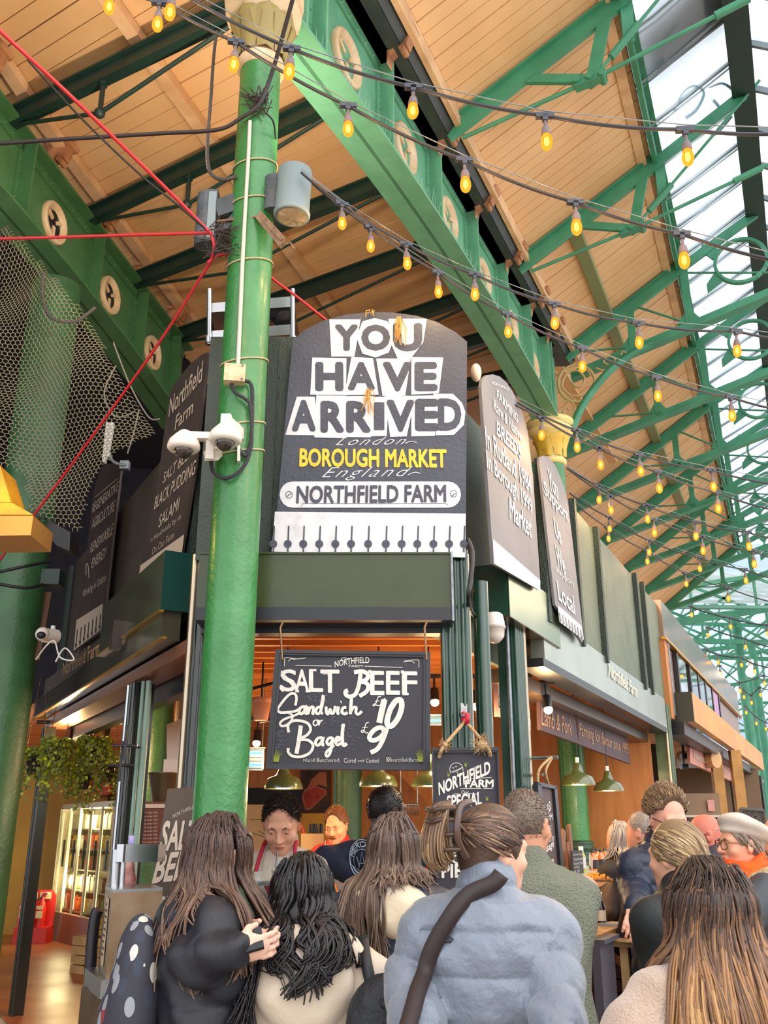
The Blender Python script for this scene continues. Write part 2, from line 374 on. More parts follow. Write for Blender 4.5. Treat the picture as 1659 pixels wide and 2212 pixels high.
gut = thing('valley_gutter', 'dark lead valley gutter between girder and cream roof slope', 'gutter', eave(10))
m = M(); pr = [(-.36, -.1), (-.3, -.16), (-.06, -.16), (.0, -.08), (.0, .05)]
for Y0 in (3, 7.2):
    for (x0, z0), (x1, z1) in zip(pr, pr[1:]):
        A, B = eave(Y0), eave(Y0+4.2); m.add([A+Vector((x0, 0, z0)), B+Vector((x0, 0, z0)), B+Vector((x1, 0, z1)), A+Vector((x1, 0, z1))], [(0, 1, 2, 3)])
m.build('trough', GUT, gut, solid=.02)
m = M(); m.beam(eave(3)+Vector((-.42, 0, -.05)), eave(11.4)+Vector((-.42, 0, -.05)), .1, .22); m.build('bed_plate', GRK, gut)
# gutter brackets over both girders
def corbel(P, Y, z, off, label, grp):
    t = P.y(Y, z, off); m = M(); d = P.d; n = P.n; up = Vector((0, 0, 1))
    pr = [(0, 0), (.02, .1), (.1, .16), (.17, .13), (.2, .2), (.2, .26), (0, .26)]
    m.prism([t-d*.05+n*a+up*b for a, b in pr], d*.1); m.lathe([(.03, -.055), (.03, .055)], t+n*.13+up*.12, 10, axis=d)
    m.prism([t-d*.08+n*a+up*b for a, b in ((0, .26), (.23, .26), (.25, .3), (0, .3))], d*.16)
    tag(m.build('gutter_bracket', TERRA), label, 'bracket', grp)
ORD = ['first', 'second', 'third', 'fourth', 'fifth', 'sixth', 'seventh', 'eighth', 'ninth', 'tenth', 'eleventh', 'twelfth', 'thirteenth', 'fourteenth', 'fifteenth', 'sixteenth']
for i, Y in enumerate((5.0, 6.05, 7.1, 8.05, 9.0, 9.9, 10.6)):
    corbel(GR, Y, 7.55, .14, f'{ORD[i]} brown scrolled bracket on the light green girder, counted from the front column', 'gutter brackets of the light green girder')
for i, Y in enumerate((5.9, 7.0, 7.95, 8.9, 9.8)):
    corbel(GL, Y, 7.3, .02, f'{ORD[i]} brown scrolled bracket on the netting-side girder, counted from the frame edge', 'gutter brackets of the netting-side girder')
# skylight
sk = thing('window_1', 'sloped glazed skylight along the nave ridge', 'skylight', ridge(12), kind='structure')
dz = Vector((0, 0, .12))
m = M(); m.add([curb(2)+dz, curb(24.2)+dz, ridge(24.2)+dz*.7, ridge(2)+dz*.7], [(0, 1, 2, 3)]); m.build('glass_pane', ROOFG, sk, solid=.012)
m = M(); R2 = lambda Y: ridge(Y)*2-curb(Y)+Vector((0, 0, -ridge(Y).z*2+curb(Y).z+8.75))
m.add([ridge(2)+dz*.7, ridge(24.2)+dz*.7, R2(24.2)+dz, R2(2)+dz], [(0, 1, 2, 3)]); m.build('glass_pane', ROOFG, sk, solid=.012)
m = M(); Y = 2.6; i = 0
while Y < 24.2:
    m.beam(curb(Y)+dz*.9, ridge(Y-.42)+dz*.6, .028, .04); m.beam(curb(Y+.07)+dz*.9, ridge(Y-.35)+dz*.6, .012, .02)
    m.beam(ridge(Y)+dz*.5, R2(Y-.3)+dz*.8, .035, .07); Y += .62; i += 1
m.build('glazing_bars', mat('glazing_bar_grey', '#7f8a90', .5), sk)
m = M(); m.beam(ridge(2), ridge(24.4), .1, .3); m.beam(ridge(2)+Vector((0, 0, -.15)), ridge(24.4)+Vector((0, 0, -.15)), .24, .03); m.build('ridge_beam', GRK, sk)
class SkyPane:                      # the glazed slope seen through a photo pixel
    def at(s, x, y, off=0):
        A, B, C_ = curb(7)+dz, curb(9)+dz, ridge(7)+dz*.7; n = (B-A).cross(C_-A).normalized(); r = Vector(ray(x, y)); k = (A-Vector((0, 0, EYE))).dot(n)/r.dot(n); return Vector((0, 0, EYE))+r*k*(1-.002-off*.01)
g_ = M()
for L_ in ([(1455, 240), (1475, 200), (1500, 185), (1520, 200), (1505, 235), (1480, 255)], [(1470, 300), (1500, 270), (1530, 265), (1555, 240), (1540, 215)], [(1500, 305), (1525, 285), (1545, 290), (1580, 250)], [(1530, 190), (1560, 180), (1585, 195)], [(1450, 275), (1465, 285), (1480, 275)]): stroke(g_, L_, (3, 8), SkyPane(), 0)
tag(g_.build('graffiti_marks', mat('graffiti_pale_blue', '#8fc4e6', .6), sk), 'pale blue painted scribbles')
m = M(); m.beam(curb(2)+Vector((.05, 0, .06)), curb(24.3)+Vector((.05, 0, .06)), .05, .3); m.beam(curb(2)+Vector((.06, 0, .17)), curb(24.3)+Vector((.06, 0, .17)), .14, .03); m.build('curb_beam', GRS, sk)
m = M(); m.prism([curb(7.0)+Vector((.06, 0, .28)), curb(7.75)+Vector((.06, 0, .28)), ridge(7.35)+Vector((0, 0, .18)), ridge(6.6)+Vector((0, 0, .18))], (0, 0, .05)); m.build('roof_vent_panel', mat('weathered_zinc', '#8d8790', .4, .6, col2='#6d6a72', nscale=3), sk)
# ------------------------------------------------------------ nave trusses
def truss(Ye, label, near):
    e, c = eave(Ye), curb(Ye-.55); r = ridge(Ye-.95); d = (c-e); dn = Vector((d.x, d.y, 0)).normalized(); up = Vector((0, 0, 1))
    e = e+Vector((0, 0, -.1)); c = c+Vector((0, 0, -.1)); rr = r+Vector((0, 0, -.12))
    t = thing('nave_truss', label, 'roof truss', e, 'iron trusses of the nave roof')
    x0 = 1.25 if Ye > 11.8 else .05
    m = M(); m.beam(e-d*x0, c+d*.04, .055, .17, up); m.beam(e-d*x0+Vector((0, 0, .08)), c+d*.04+Vector((0, 0, .08)), .15, .02, up); m.build('rafter', GRS, t)
    m = M(); m.beam(c, rr, .05, .12, up); m.build('skylight_rafter', GRS, t)
    L = Vector((rr.x-e.x, rr.y-e.y, 0)).length; at = lambda f, z: Vector((e.x+dn.x*L*f, e.y+dn.y*L*f, z))
    fc = Vector((c.x-e.x, c.y-e.y, 0)).length/L
    if near:
        nd = at(fc*.83, e.z+.14); m = M(); m.beam(at(fc*.42, e.z+.36), nd, .04, .09, up); m.build('strut', GRS, t)
        m = M(); m.beam(c-d*.06, nd, .05, .11, dn); m.build('strut', GRS, t)
        m = M(); m.rod(at(.03, e.z-.12), nd, .02, 8); m.build('tie_rod', GRS, t)
        m = M(); m.rod(nd, at(1.3, e.z+.75), .02, 8); m.rod(nd+(at(1.3, e.z+.75)-nd)*.52, nd+(at(1.3, e.z+.75)-nd)*.66, .036, 8); m.build('tie_rod', GRS, t)
        q = rr+Vector((.15, -.1, .1)); m = M(); m.rod(nd, q, .017, 8); m.rod(nd+(q-nd)*.12, nd+(q-nd)*.3, .038, 8); m.build('tie_rod', GRS, t)
        m = M(); m.beam(nd-dn*.16-up*.02, nd+dn*.12+up*.02, .09, .08, up)
        for f in (-.13, -.02, .09): m.lathe([(.035, -.07), (.035, .07)], nd+dn*f, 10, axis=dn.cross(up))
        m.build('gusset', GRS, t)
        m = M(); m.prism([c+Vector((.03, 0, -.02))+q for q in (Vector((0, -.02, -.42)), Vector((.1, -.02, -.42)), Vector((.12, -.02, .15)), Vector((0, -.02, .15)))], (0, .04, 0)); m.build('fish_plate', GRS, t)
    else:
        z0, z1 = e.z-.35, e.z+.32; f1 = 1.25
        lo = lambda f: at(f, z0+(z1-z0)*f)
        f0 = -.6 if Ye > 11.8 else 0
        m = M(); m.beam(lo(f0), lo(f1), .05, .12, up); m.beam(lo(f0)-up*.06, lo(f1)-up*.06, .16, .02, up); m.build('bottom_chord', GRS, t)
        for f in (.33, .62):
            hi = e+(c-e)*(f/fc) if f < fc else c+(rr-c)*((f-fc)/(1-fc)); m = M(); m.beam(hi, lo(f), .05, .1, dn); m.build('king_post', GRS, t)
            m = M(); m.prism([lo(f)-dn*.16+up*.05-dn.cross(up)*.015, lo(f)+dn*.16+up*.05-dn.cross(up)*.015, lo(f)+dn*.05+up*.2-dn.cross(up)*.015, lo(f)-dn*.05+up*.2-dn.cross(up)*.015], dn.cross(up)*.03); m.build('gusset', GRS, t)
        m = M(); m.rod(e+(c-e)*(.36/fc)-up*.05, lo(.6)+up*.08, .016); m.build('tie_rod', GRS, t)
        m = M(); m.rod(e+up*.0, lo(.3)+up*.08, .016); m.build('tie_rod', GRS, t)
        m = M(); m.rod(c, lo(1.2)+up*.05, .016); m.build('tie_rod', GRS, t)
        # spandrel plate with a round eye between curb and chord
        cc = at(.9, (lo(.9).z+rr.z)/2-.02); R = .3; q = dn.cross(up)*.03; ring = M()
        pts = [(math.cos(a), math.sin(a)) for a in [2*math.pi*i/24 for i in range(24)]]
        for i in range(24):
            (a0, b0), (a1, b1) = pts[i], pts[(i+1) % 24]; s = 1.13
            ring.obox(cc+dn*a0*R+up*b0*R-q, q*2, dn*(a0*R*(s-1))+up*(b0*R*(s-1)), dn*(a1-a0)*R*1.06+up*(b1-b0)*R*1.06)
        for f, g in ((-1, 1), (-1, -1)):
            ring.prism([cc+dn*f*R*1.05*.75+up*g*R*1.05*.75-q/2, cc+dn*f*R*1.5+up*g*R*1.25-q/2, cc+dn*f*R*1.5+up*g*.25-q/2, cc+dn*f*R*1.12+up*g*.1-q/2], q)
        ring.build('ring_spandrel', GRS, t)
    return t
NT = [(4.85, 'first'), (6.93, 'second'), (9.07, 'third'), (11.15, 'fourth'), (13.2, 'fifth'), (15.3, 'sixth'), (17.4, 'seventh'), (19.5, 'eighth'), (21.6, 'ninth'), (23.8, 'tenth')]
for Y, w_ in NT: truss(Y, f'green iron roof truss across the cream nave slope, {w_} from the camera', Y < 10)
m = M()
for f in (.38,):
    A = eave(9.2)+(curb(8.65)-eave(9.2))*f; B = eave(24)+(curb(23.45)-eave(24))*f; m.beam(A-Vector((0, 0, .02)), B-Vector((0, 0, .02)), .14, .1)
tag(m.build('roof_purlin', mat('olive_purlin_paint', '#7f8a62', .5)), 'olive green purlin running along the nave slope under the boards', 'purlin')
# ------------------------------------------------------------ columns
def column(x, y, r, z1, label, capmat, leafmat, base=True, cap=True, name='iron_column', paint=None, plinth=1.35):
    paint = paint or GRN
    t = thing(name, label, 'column', (x, y, 0)); c = Vector((x, y, 0))
    m = M(); m.lathe([(r, plinth if base else 0), (r, z1*.5), (r*.98, z1)], c, 28); m.build('shaft', paint, t)
    if base:
        m = M(); m.lathe([(r*1.42, 0), (r*1.42, plinth-.06), (r*1.36, plinth-.03)], c, 8, smooth=False); m.build('plinth', mat('plinth_green', '#2f4f38', .5, col2='#233f2d', nscale=7, bump=.2, bscale=40), t)
        m = M(); m.lathe([(r*1.3, plinth-.05), (r*1.36, plinth-.02), (r*1.36, plinth+.015), (r*1.16, plinth+.03), (r*1.1, plinth+.06), (r*1.26, plinth+.08), (r*1.28, plinth+.11), (r*1.14, plinth+.125), (r*1.24, plinth+.14), (r*1.22, plinth+.16), (r, plinth+.175)], c, 28); m.build('base_moulding', mat('plinth_green', '#2f4f38'), t)
    if cap:
        m = M(); pr = [(1.0, 0), (1.16, .02), (1.2, .05), (1.16, .08), (1.05, .1), (1.06, .2), (1.12, .3), (1.3, .4), (1.62, .47), (1.86, .5), (1.92, .54), (1.9, .57), (1.72, .58), (1.72, .62), (2.0, .64), (2.02, .7), (1.5, .71)]
        cp = m.lathe([(r*a, z1-.06+b*.86) for a, b in pr], c, 32).build('capital', capmat, t)
        m = M()
        for k in range(8):
            a = 2*math.pi*k/8+.3; d = Vector((math.cos(a), math.sin(a), 0)); s = Vector((-d.y, d.x, 0))
            ctr = [(1.08, .1, .05), (1.11, .2, .06), (1.17, .28, .085), (1.34, .38, .11), (1.52, .43, .06), (1.6, .435, .01)]
            rows = []
            for rr, zz, ww in ctr:
                o = c+Vector((0, 0, z1-.06+zz*.86)); rows.append([o+d*(r*rr)+s*ww*-1, o+d*(r*rr+.012)+s*ww*-.5, o+d*(r*rr+.028), o+d*(r*rr+.012)+s*ww*.5, o+d*(r*rr)+s*ww])
            m.sheet(rows)
        m.build('acanthus_leaves', leafmat, cp)
    return t
col1 = column(-.768, 4.55, .126, 6.12, 'tall green iron column with cream leafed capital in front of the corner stall', CAP, LEAF, plinth=1.44)
col2 = column(2.16, 11.0, .15, 6.1, 'distant green iron column with gold-lit cream capital beyond the right-hand signs', mat('capital_bulblit_cream', '#f0d98f', .4, col2='#e8cf80', nscale=5), mat('capital_bulblit_leaf', '#d9b13a', .4))  # gold in both capital colours stands for bulb light on the cream
col3 = column(-2.5, 10.42, .17, 6.1, 'green iron column inside the stall behind the left doorway', CAP, LEAF, cap=False, base=False, paint=mat('column_dark_shaded_green', '#35633a', .4, col2='#2b5230', nscale=4, bump=.2, bscale=35))
col4 = column(-.4, 10.6, .16, 3.3, 'green iron column inside the stall behind the man in red', CAP, LEAF, cap=False, base=False, paint=MATS['column_dark_shaded_green'])
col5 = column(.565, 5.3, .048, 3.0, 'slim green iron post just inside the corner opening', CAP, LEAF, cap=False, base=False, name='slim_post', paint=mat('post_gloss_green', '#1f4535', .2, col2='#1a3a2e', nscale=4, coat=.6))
col0 = column(-2.98, 7.3, .22, 6.3, 'large dark green iron column at the left edge of the photo', CAP, LEAF, cap=False, base=False, paint=mat('column_dark_shaded_green', '#35633a', .4, col2='#2b5230', nscale=4, bump=.2, bscale=35))  # darker green on this column stands for the shade it is in
# pier of pilasters above the second column and the scroll bracket
t = thing('girder_pier', 'green ribbed pier standing on the gold capital', 'pier', (2.16, 11.0, 6.7)); m = M()
for k in range(5): m.box((2.16+.1*(k-2)*GR.d.x+.18*GR.n.x*0, 11+.1*(k-2)*GR.d.y, 7.25), (.05+.1*(k % 2), .12, 1.1), math.atan2(GR.d.y, GR.d.x))
m.build('pilasters', GRD, t)
m = M(); m.box((2.2, 11.0, 7.83), (.42, .42, .12)); m.build('head_block', GRK, t)
sb = thing('scroll_bracket', 'openwork scroll bracket with curling tendrils beside the gold capital', 'bracket', (2.4, 10.95, 6.7))
BP = plane2((2.25, 11.0), (4.25, 10.55), 1)
def scroll(m, pts, w, sm=7): 
    L = [BP.at(*p) for p in smooth_line(pts, sm)]; m.tube(L, w, 6)
m = M(); scroll(m, [(1410, 742), (1360, 768), (1310, 808), (1262, 870), (1236, 925)], .05); m.build('curved_rib', GRS, sb)
TAN = mat('scroll_tan_paint', '#b59a66', .5)
m = M(); cx_, cy_, r_ = 1246, 828, 40
scroll(m, [(cx_+r_*math.cos(a), cy_+r_*math.sin(a)) for a in [2*math.pi*i/16 for i in range(17)]], .022, 3)
scroll(m, [(1285, 822), (1270, 850), (1240, 855), (1215, 838), (1222, 810), (1245, 800), (1262, 815), (1258, 832), (1244, 836), (1236, 826)], .016)
scroll(m, [(1215, 838), (1228, 852), (1243, 866)], .014); scroll(m, [(1250, 803), (1268, 800), (1276, 812)], .014)
scroll(m, [(1215, 868), (1235, 868), (1241, 885), (1230, 900), (1217, 893), (1222, 882), (1230, 886)], .014)
scroll(m, [(1212, 905), (1226, 905), (1229, 918), (1218, 924)], .012)
scroll(m, [(1288, 795), (1305, 800), (1325, 790), (1328, 775), (1312, 770), (1304, 782), (1314, 788)], .013)
scroll(m, [(1328, 785), (1345, 778), (1356, 766), (1346, 760), (1340, 768)], .011)
m.build('tendrils', TAN, sb)
# ------------------------------------------------------------ corner stall: parapet, fascia, posts
PAN = mat('parapet_green_black', '#39453c', .55, col2='#2f3a33', nscale=3, bump=.5, bscale=50)
PANR = mat('parapet_olive', '#66705f', .6, col2='#5a6455', nscale=3, bump=.5, bscale=60)
PANL = mat('parapet_brown', '#4a4039', .6, col2='#42392f', nscale=3, bump=.2, bscale=50)
RIB = mat('rib_dark_green', '#26362f', .55, bump=.6, bscale=90)
FAS = mat('fascia_gloss_green', '#3c4528', .22, col2='#343d22', nscale=2, coat=.12, spec=.4)
FASL = mat('fascia_gloss_brown', '#4a4a3c', .22, col2='#3f3d33', nscale=2, coat=.5)
SILV = mat('fascia_brushed_silver', '#b4bab2', .3, .75, col2='#a2aaa0', nscale=2, bump=.03, bscale=200)
JET = mat('header_black', '#191b22', .35); GOLDE = mat('brass_edge', '#c79a4a', .35, .8)
PST = mat('post_gloss_green', '#1f4535', .2, col2='#1a3a2e', nscale=4, coat=.6)
POSTD = mat('post_gloss_black', '#1e2420', .22, coat=.5)
CHR = mat('jamb_aluminium', '#b5a58e', .25, .85)
SGN = mat('sign_faded_black', '#454a58', .7, col2='#3c414e', nscale=3, bump=.35, bscale=45)
SGNR = mat('sign_glare_grey', '#7d7d82', .6, col2='#717176', nscale=3, bump=.15, bscale=50)  # board black lightened to grey, standing for sky glare
SGNL = mat('sign_faded_brown', '#473a36', .65, col2='#3d312e', nscale=3, bump=.15, bscale=50)
PW = mat('sign_white_paint', '#d2d3d8', .6, col2='#bfc1c8', nscale=14, lo=.45, hi=.7); PWD = mat('sign_cream_paint', '#cbb9a6', .6)
PY = mat('sign_yellow_paint', '#eec22e', .55, col2='#d8ad2c', nscale=12)
def panel(P, pts, m, name, off=0, th=.05, parent=None, **kw):
    b = M(); b.prism([P.at(*p, off) for p in pts], -P.n*th); return b.build(name, m, parent)
def slab(P, Ya, Yb, z0, z1, off, th, m, name, parent=None):
    b = M(); p = P.y(Ya, z0, off); b.obox(p, P.y(Yb, z0, off)-p, -P.n*th, (0, 0, z1-z0)); return b.build(name, m, parent)
wf = struct(M().obox((-1.06, 5.0, 3.05), (1.5, 0, 0), (0, .08, 0), (0, 0, 1.42)).build('wall_front', PAN), 'dark green parapet behind the big arched sign')
slabr = slab(FR, 6.9, 11.0, 2.78, 3.08, -.03, .07, PANR, 'lower_panel'); wr = struct(slab(FR, 6.75, 11.3, 3.06, 4.3, -.03, .07, PANR, 'wall_right'), 'olive green parapet along the right side of the stall')
wl = struct(slab(FL, 4.98, 9.75, 2.72, 4.45, -.28, .07, PANL, 'wall_left'), 'brown black parapet along the left side of the stall')
slabr.parent = wr; slabr.matrix_parent_inverse = Matrix.Translation(-wr.location); slab(FR, 5.12, 7.0, 2.7, 4.42, -.27, .04, PANR, 'recess_panel', wr)
for x in (1162, 1240, 1287, 1362, 1376):
    p = FR.at(x, 1000 if x < 1200 else 1150); b = M(); q = FR.y(p.y, 3.05, -.03); b.obox(q, FR.d*.07, FR.n*.05, (0, 0, 1.28)); b.build('parapet_rib', RIB, wr)
for x in (448, 268, 185):
    p = FL.at(x, 1050, -.28); b = M(); q = FL.y(p.y, 2.95, -.28); b.obox(q, FL.d*.1, FL.n*.04, (0, 0, 1.48)); b.build('parapet_rib', RIB, wl)
b = M(); b.obox(Vector((-.7, 4.985, 3.05)), (.06, 0, 0), (0, .03, 0), (0, 0, 1.4)); b.build('parapet_rib', RIB, wf)
# front fascia, header and folded flange
fr = thing('front_fascia', 'olive green glossy metal fascia box under the big arched sign', 'fascia', (-.3, 4.9, 2.78))
b = M(); b.obox((-1.0, 4.82, 2.735), (1.36, 0, 0), (0, .14, 0), (0, 0, .3)); b.obox((-1.0, 4.81, 3.03), (1.36, 0, 0), (0, .15, 0), (0, 0, .01)); b.build('box', FAS, fr)
b = M(); b.obox((-1.0, 4.81, 2.665), (1.36, 0, 0), (0, .2, 0), (0, 0, .07)); b.build('shutter_lip', JET, fr)
b = M(); b.obox((.36, 4.8, 2.66), (.012, 0, 0), (0, .18, 0), (0, 0, .38)); b.build('end_flange', GALV, fr)
hd = thing('header_beam', 'black header beam over the front opening', 'beam', (-.3, 5.0, 2.66)); b = M()
b.obox((-1.0, 4.98, 2.63), (1.33, 0, 0), (0, .1, 0), (0, 0, .14)); b.obox((-1.0, 4.95, 2.66), (1.33, 0, 0), (0, .04, 0), (0, 0, .05)); b.build('moulded_beam', JET, hd)
b = M(); b.obox((-.33, 4.94, 2.67), (.14, 0, 0), (0, .012, 0), (0, 0, .035)); b.build('vent_plate', mat('plate_grey', '#3b4148', .4), hd)
# right hand box, soffit and long silver fascia
rb = thing('fascia_box', 'green metal fascia box with brushed front over the narrow right opening', 'fascia', FR.y(6.2, 2.9)); 
b = M(); p = FR.y(5.77, 2.905, 0); b.obox(p, FR.y(6.86, 2.905)-p, -FR.n*.3, (0, 0, .35)); b.build('box', PST, rb)
b = M(); p = FR.y(5.78, 2.907, .004); b.obox(p, FR.y(6.86, 2.907, .004)-p, FR.n*.006, (0, 0, .347)); b.build('brushed_front', mat('fascia_brushed_olive', '#8d9a83', .25, .8, col2='#7f8d78', nscale=2), rb)
b = M(); p = FR.y(5.775, 2.9, -.32); b.obox(p, FR.y(6.86, 2.9, -.32)-p, FR.n*.33, (0, 0, .006)); b.build('soffit_plate', mat('soffit_bronze', '#6a5644', .2, .8), rb)
lf = thing('long_fascia', 'long silvery brushed metal fascia band over the right counter', 'fascia', FR.y(8.9, 2.75)); 
slab(FR, 6.5, 11.05, 2.76, 3.1, -.005, .1, SILV, 'band', lf)
slab(FR, 6.45, 11.0, 2.70, 2.76, .0, .18, JET, 'shutter_lip', lf); slab(FR, 6.4, 10.95, 2.6, 2.70, -.22, .25, mat('shutter_box_brown', '#54463c', .3, .3), 'shutter_box', lf)
tx = M(); put_text(tx, 'Northfield Farm', FR, (1316, 1461), (1377, 1507), (1316, 1432), bold=.01, space=.95, off=.006); tag(tx.build('lettering', mat('fascia_ghost_lettering', '#d8d0b8', .4), lf), 'faded pale lettering')
# left hand box, lower fascia and lettering
lb = thing('fascia_box', 'dark fascia box with teal end beside the front column', 'fascia', FL.y(6.3, 2.9)); 
b = M(); p = FL.y(5.58, 2.9, 0); b.obox(p, FL.y(7.07, 2.9)-p, -FL.n*.28, (0, 0, .38)); b.build('box', FASL, lb)
b = M(); p = FL.y(5.57, 2.9, 0); b.obox(p, FL.d*.012, -FL.n*.3, (0, 0, .38)); tag(b.build('end_cap', mat('teal_metal', '#1f4f49', .3, .3), lb), 'teal end cap')
b = M(); p = FL.y(5.57, 2.885, .01); b.obox(p, FL.y(7.1, 2.885, .01)-p, -FL.n*.03, (0, 0, .015)); b.build('brass_edge', GOLDE, lb)
ll = thing('left_fascia', 'dark fascia band lettered in gold over the left doorway', 'fascia', FL.y(8, 2.7))
slab(FL, 5.6, 9.75, 2.72, 2.9, -.02, .12, FASL, 'band', ll); slab(FL, 5.5, 9.75, 2.705, 2.72, .0, .03, GOLDE, 'brass_edge', ll)
slab(FL, 7.05, 9.75, 2.9, 3.12, -.1, .1, PANL, 'upper_band', ll)
slab(FL, 5.4, 9.7, 2.62, 2.705, -.14, .2, mat('soffit_brown', '#7a4a33', .35), 'soffit', ll); slab(FL, 5.4, 9.7, 2.5, 2.64, -.36, .1, JET, 'shutter_box', ll)
tx = M(); put_text(tx, 'Northfield Farm', FL, (136, 1460), (217, 1412), (136, 1432), bold=.006, shear=.1, off=-.014); tx.build('lettering', mat('gilt_lettering', '#b58f5e', .5), ll)
b = M(); p = FL.at(262, 1402, .0); b.obox(p, FL.d*.08, FL.n*.07, (0, 0, .2)); b.build('sensor_box', mat('brown_plastic', '#33231c', .4), ll)
# posts
def post(x, y, w, d, z0, z1, ang, m, label, ribs=3, name='shop_post', extra=None):
    t = thing(name, label, 'post', (x, y, z0)); R = Matrix.Rotation(ang, 3, 'Z'); b = M(); b.box((x, y, (z0+z1)/2), (w, d, z1-z0), ang)
    for k in range(ribs):
        o = R@Vector((w*(-.42+.84*k/max(1, ribs-1)), -d/2, 0)); b.lathe([(w*.09, z0), (w*.09, z1)], (x+o.x, y+o.y, 0), 10)
    b.build('moulded_post', m, t)
    if extra:
        for (ox, oy, r, mm, nm) in extra:
            o = R@Vector((ox, oy, 0)); b = M(); b.lathe([(r, z0), (r, z1)], (x+o.x, y+o.y, 0), 10); b.build(nm, mm, t)
    return t
aR = math.atan2(FR.d.y, FR.d.x); aL = math.atan2(-FL.d.y, -FL.d.x)
post(.375, 5.03, .13, .12, 0, 3.1, 0, PST, 'dark green moulded corner post between the front opening and the narrow right opening', 4, 'corner_post', [(.09, .03, .018, CHR, 'aluminium_strip'), (.075, -.05, .02, PST, 'bead')])
post(-1.0, 5.1, .1, .12, 0, 3.1, 0, POSTD, 'dark post with gold-lit aluminium jamb immediately left of the front column', 3, 'corner_post', [(-.07, -.03, .022, CHR, 'aluminium_strip')])
p = FR.y(6.12, 0, -.12); post(p.x, p.y, .17, .12, 0, 2.92, aR, PST, 'green and black post between the narrow opening and the long right counter', 4, 'shop_post', [(.1, -.05, .03, CHR, 'aluminium_strip'), (-.115, -.02, .014, GALV, 'cable_pipe')])
for x, lab in ((1378, 'dark post inside the right counter, nearer the pendant lamps'), (1418, 'dark ribbed post inside the right counter, next to the end post')):
    p = FR.at(x, 1650, -.5); post(p.x, p.y, .2, .1, 0, 2.75, aR, POSTD, lab, 4)
p = FR.y(11.15, 0, -.08); post(p.x, p.y, .17, .16, 0, 3.05, aR, mat('post_weathered_green', '#47623f', .3, col2='#33512f', nscale=5, coat=.4), 'weathered green end post of the corner stall above the man with glasses', 2, 'end_post', [(-.11, -.06, .016, CHR, 'aluminium_strip')])
p = FL.at(304, 1500, -.2); post(p.x, p.y, .2, .14, 0, 2.6, aL, POSTD, 'black post with steel cover strip between the two left openings', 3, 'shop_post', [(-.12, -.02, .03, CHR, 'aluminium_strip'), (-.07, -.07, .02, STEEL, 'aluminium_strip'), (.17, -.03, .014, mat('pipe_grey_green', '#7f9c8e', .4), 'cable_pipe'), (.21, .0, .022, mat('pipe_grey_green', '#7f9c8e', .4), 'cable_pipe')])
p = FL.y(9.55, 0, -.16); post(p.x, p.y, .16, .1, 0, 2.62, aL, POSTD, 'black door jamb beside the large green column on the left', 2, 'shop_post')
# door pull handles and hinges on the left post
for (px, py, ln, lab) in ((268, 1640, .22, 'upper'), (258, 1688, .26, 'lower')):
    b = M(); p = FL.at(px, py, -.05); b.rod(p, p+Vector((0, 0, ln)), .012, 8); b.rod(p+Vector((0, 0, ln*.4)), p+Vector((0, 0, ln*.4))-FL.n*.12+FL.d*.1, .009, 6); b.rod(p+Vector((-.08, 0, ln*.4)), p+Vector((.08, 0, ln*.4)), .008, 6)
    tag(b.build('shutter_bolt', JET), f'{lab} black shutter bolt on the steel strip of the left post', 'bolt', 'shutter bolts on the left post')
# ------------------------------------------------------------ painted signs
z5 = lambda x, y: (540+x/2.304, 640+y/2.304)
SP5 = YPlane(4.93)
sg = thing('arched_sign', 'arched black board painted with the words you have arrived, above the front opening', 'sign', (-.1, 4.93, 3.1))
arc = [(590, 1193), (632, 735), (660, 712), (700, 692), (750, 679), (800, 674), (850, 675), (900, 682), (945, 696), (985, 718), (1009, 738), (1006, 1202)]
panel(SP5, arc, SGN, 'board', 0, .025, sg)
wh, dk = M(), M()
L3 = [('Y', [(395, 115), (550, 115), (520, 300), (405, 300)], (430, 148, 532, 262)), ('O', [(560, 125), (620, 108), (685, 125), (720, 205), (690, 280), (625, 305), (560, 285), (530, 205)], (562, 148, 690, 262)), ('U', [(690, 112), (880, 112), (862, 230), (800, 310), (735, 310), (695, 220)], (722, 142, 848, 265)),
 ('H', [(310, 305), (480, 308), (478, 492), (300, 490)], (335, 335, 455, 462)), ('A', [(505, 302), (612, 308), (640, 490), (470, 492)], (495, 335, 614, 458)), ('V', [(628, 310), (800, 310), (772, 497), (660, 495)], (670, 335, 797, 465)), ('E', [(803, 303), (962, 305), (940, 482), (803, 490)], (830, 335, 922, 462)),
 ('A', [(233, 500), (322, 500), (342, 692), (176, 690)], (216, 525, 320, 662)), ('R', [(330, 493), (482, 495), (480, 707), (320, 702)], (360, 530, 460, 668)), ('R', [(470, 497), (612, 495), (602, 702), (465, 700)], (488, 530, 592, 668)), ('I', [(600, 502), (692, 500), (680, 695), (600, 697)], (622, 530, 664, 663)), ('V', [(670, 495), (822, 495), (780, 697), (698, 700)], (688, 525, 810, 665)), ('E', [(803, 495), (942, 493), (920, 695), (803, 697)], (833, 520, 930, 660)), ('D', [(912, 485), (1010, 485), (1055, 530), (1072, 575), (1065, 640), (1015, 690), (925, 692)], (943, 518, 1045, 658))]
for i, (ch, blk, (a, b_, c, d)) in enumerate(L3):
    if i in (0, 3, 7): wh, dk = M(), M()
    poly(wh, [z5(*p) for p in blk], SP5, .003+.0004*(i % 3)); put_text(dk, ch, SP5, z5(a, d), z5(c, d), z5(a, b_), bold=.012 if ch == 'I' else .05, off=.006)
    if i in (2, 6, 13): wh.build('white_outline', PW, sg); dk.build('dark_lettering', SGN, sg)
wh, dk = M(), M()
R = [(148+62*(1-math.cos(a)), 987-65*math.sin(a)) for a in [math.pi/2-i*math.pi/8 for i in range(9)]]
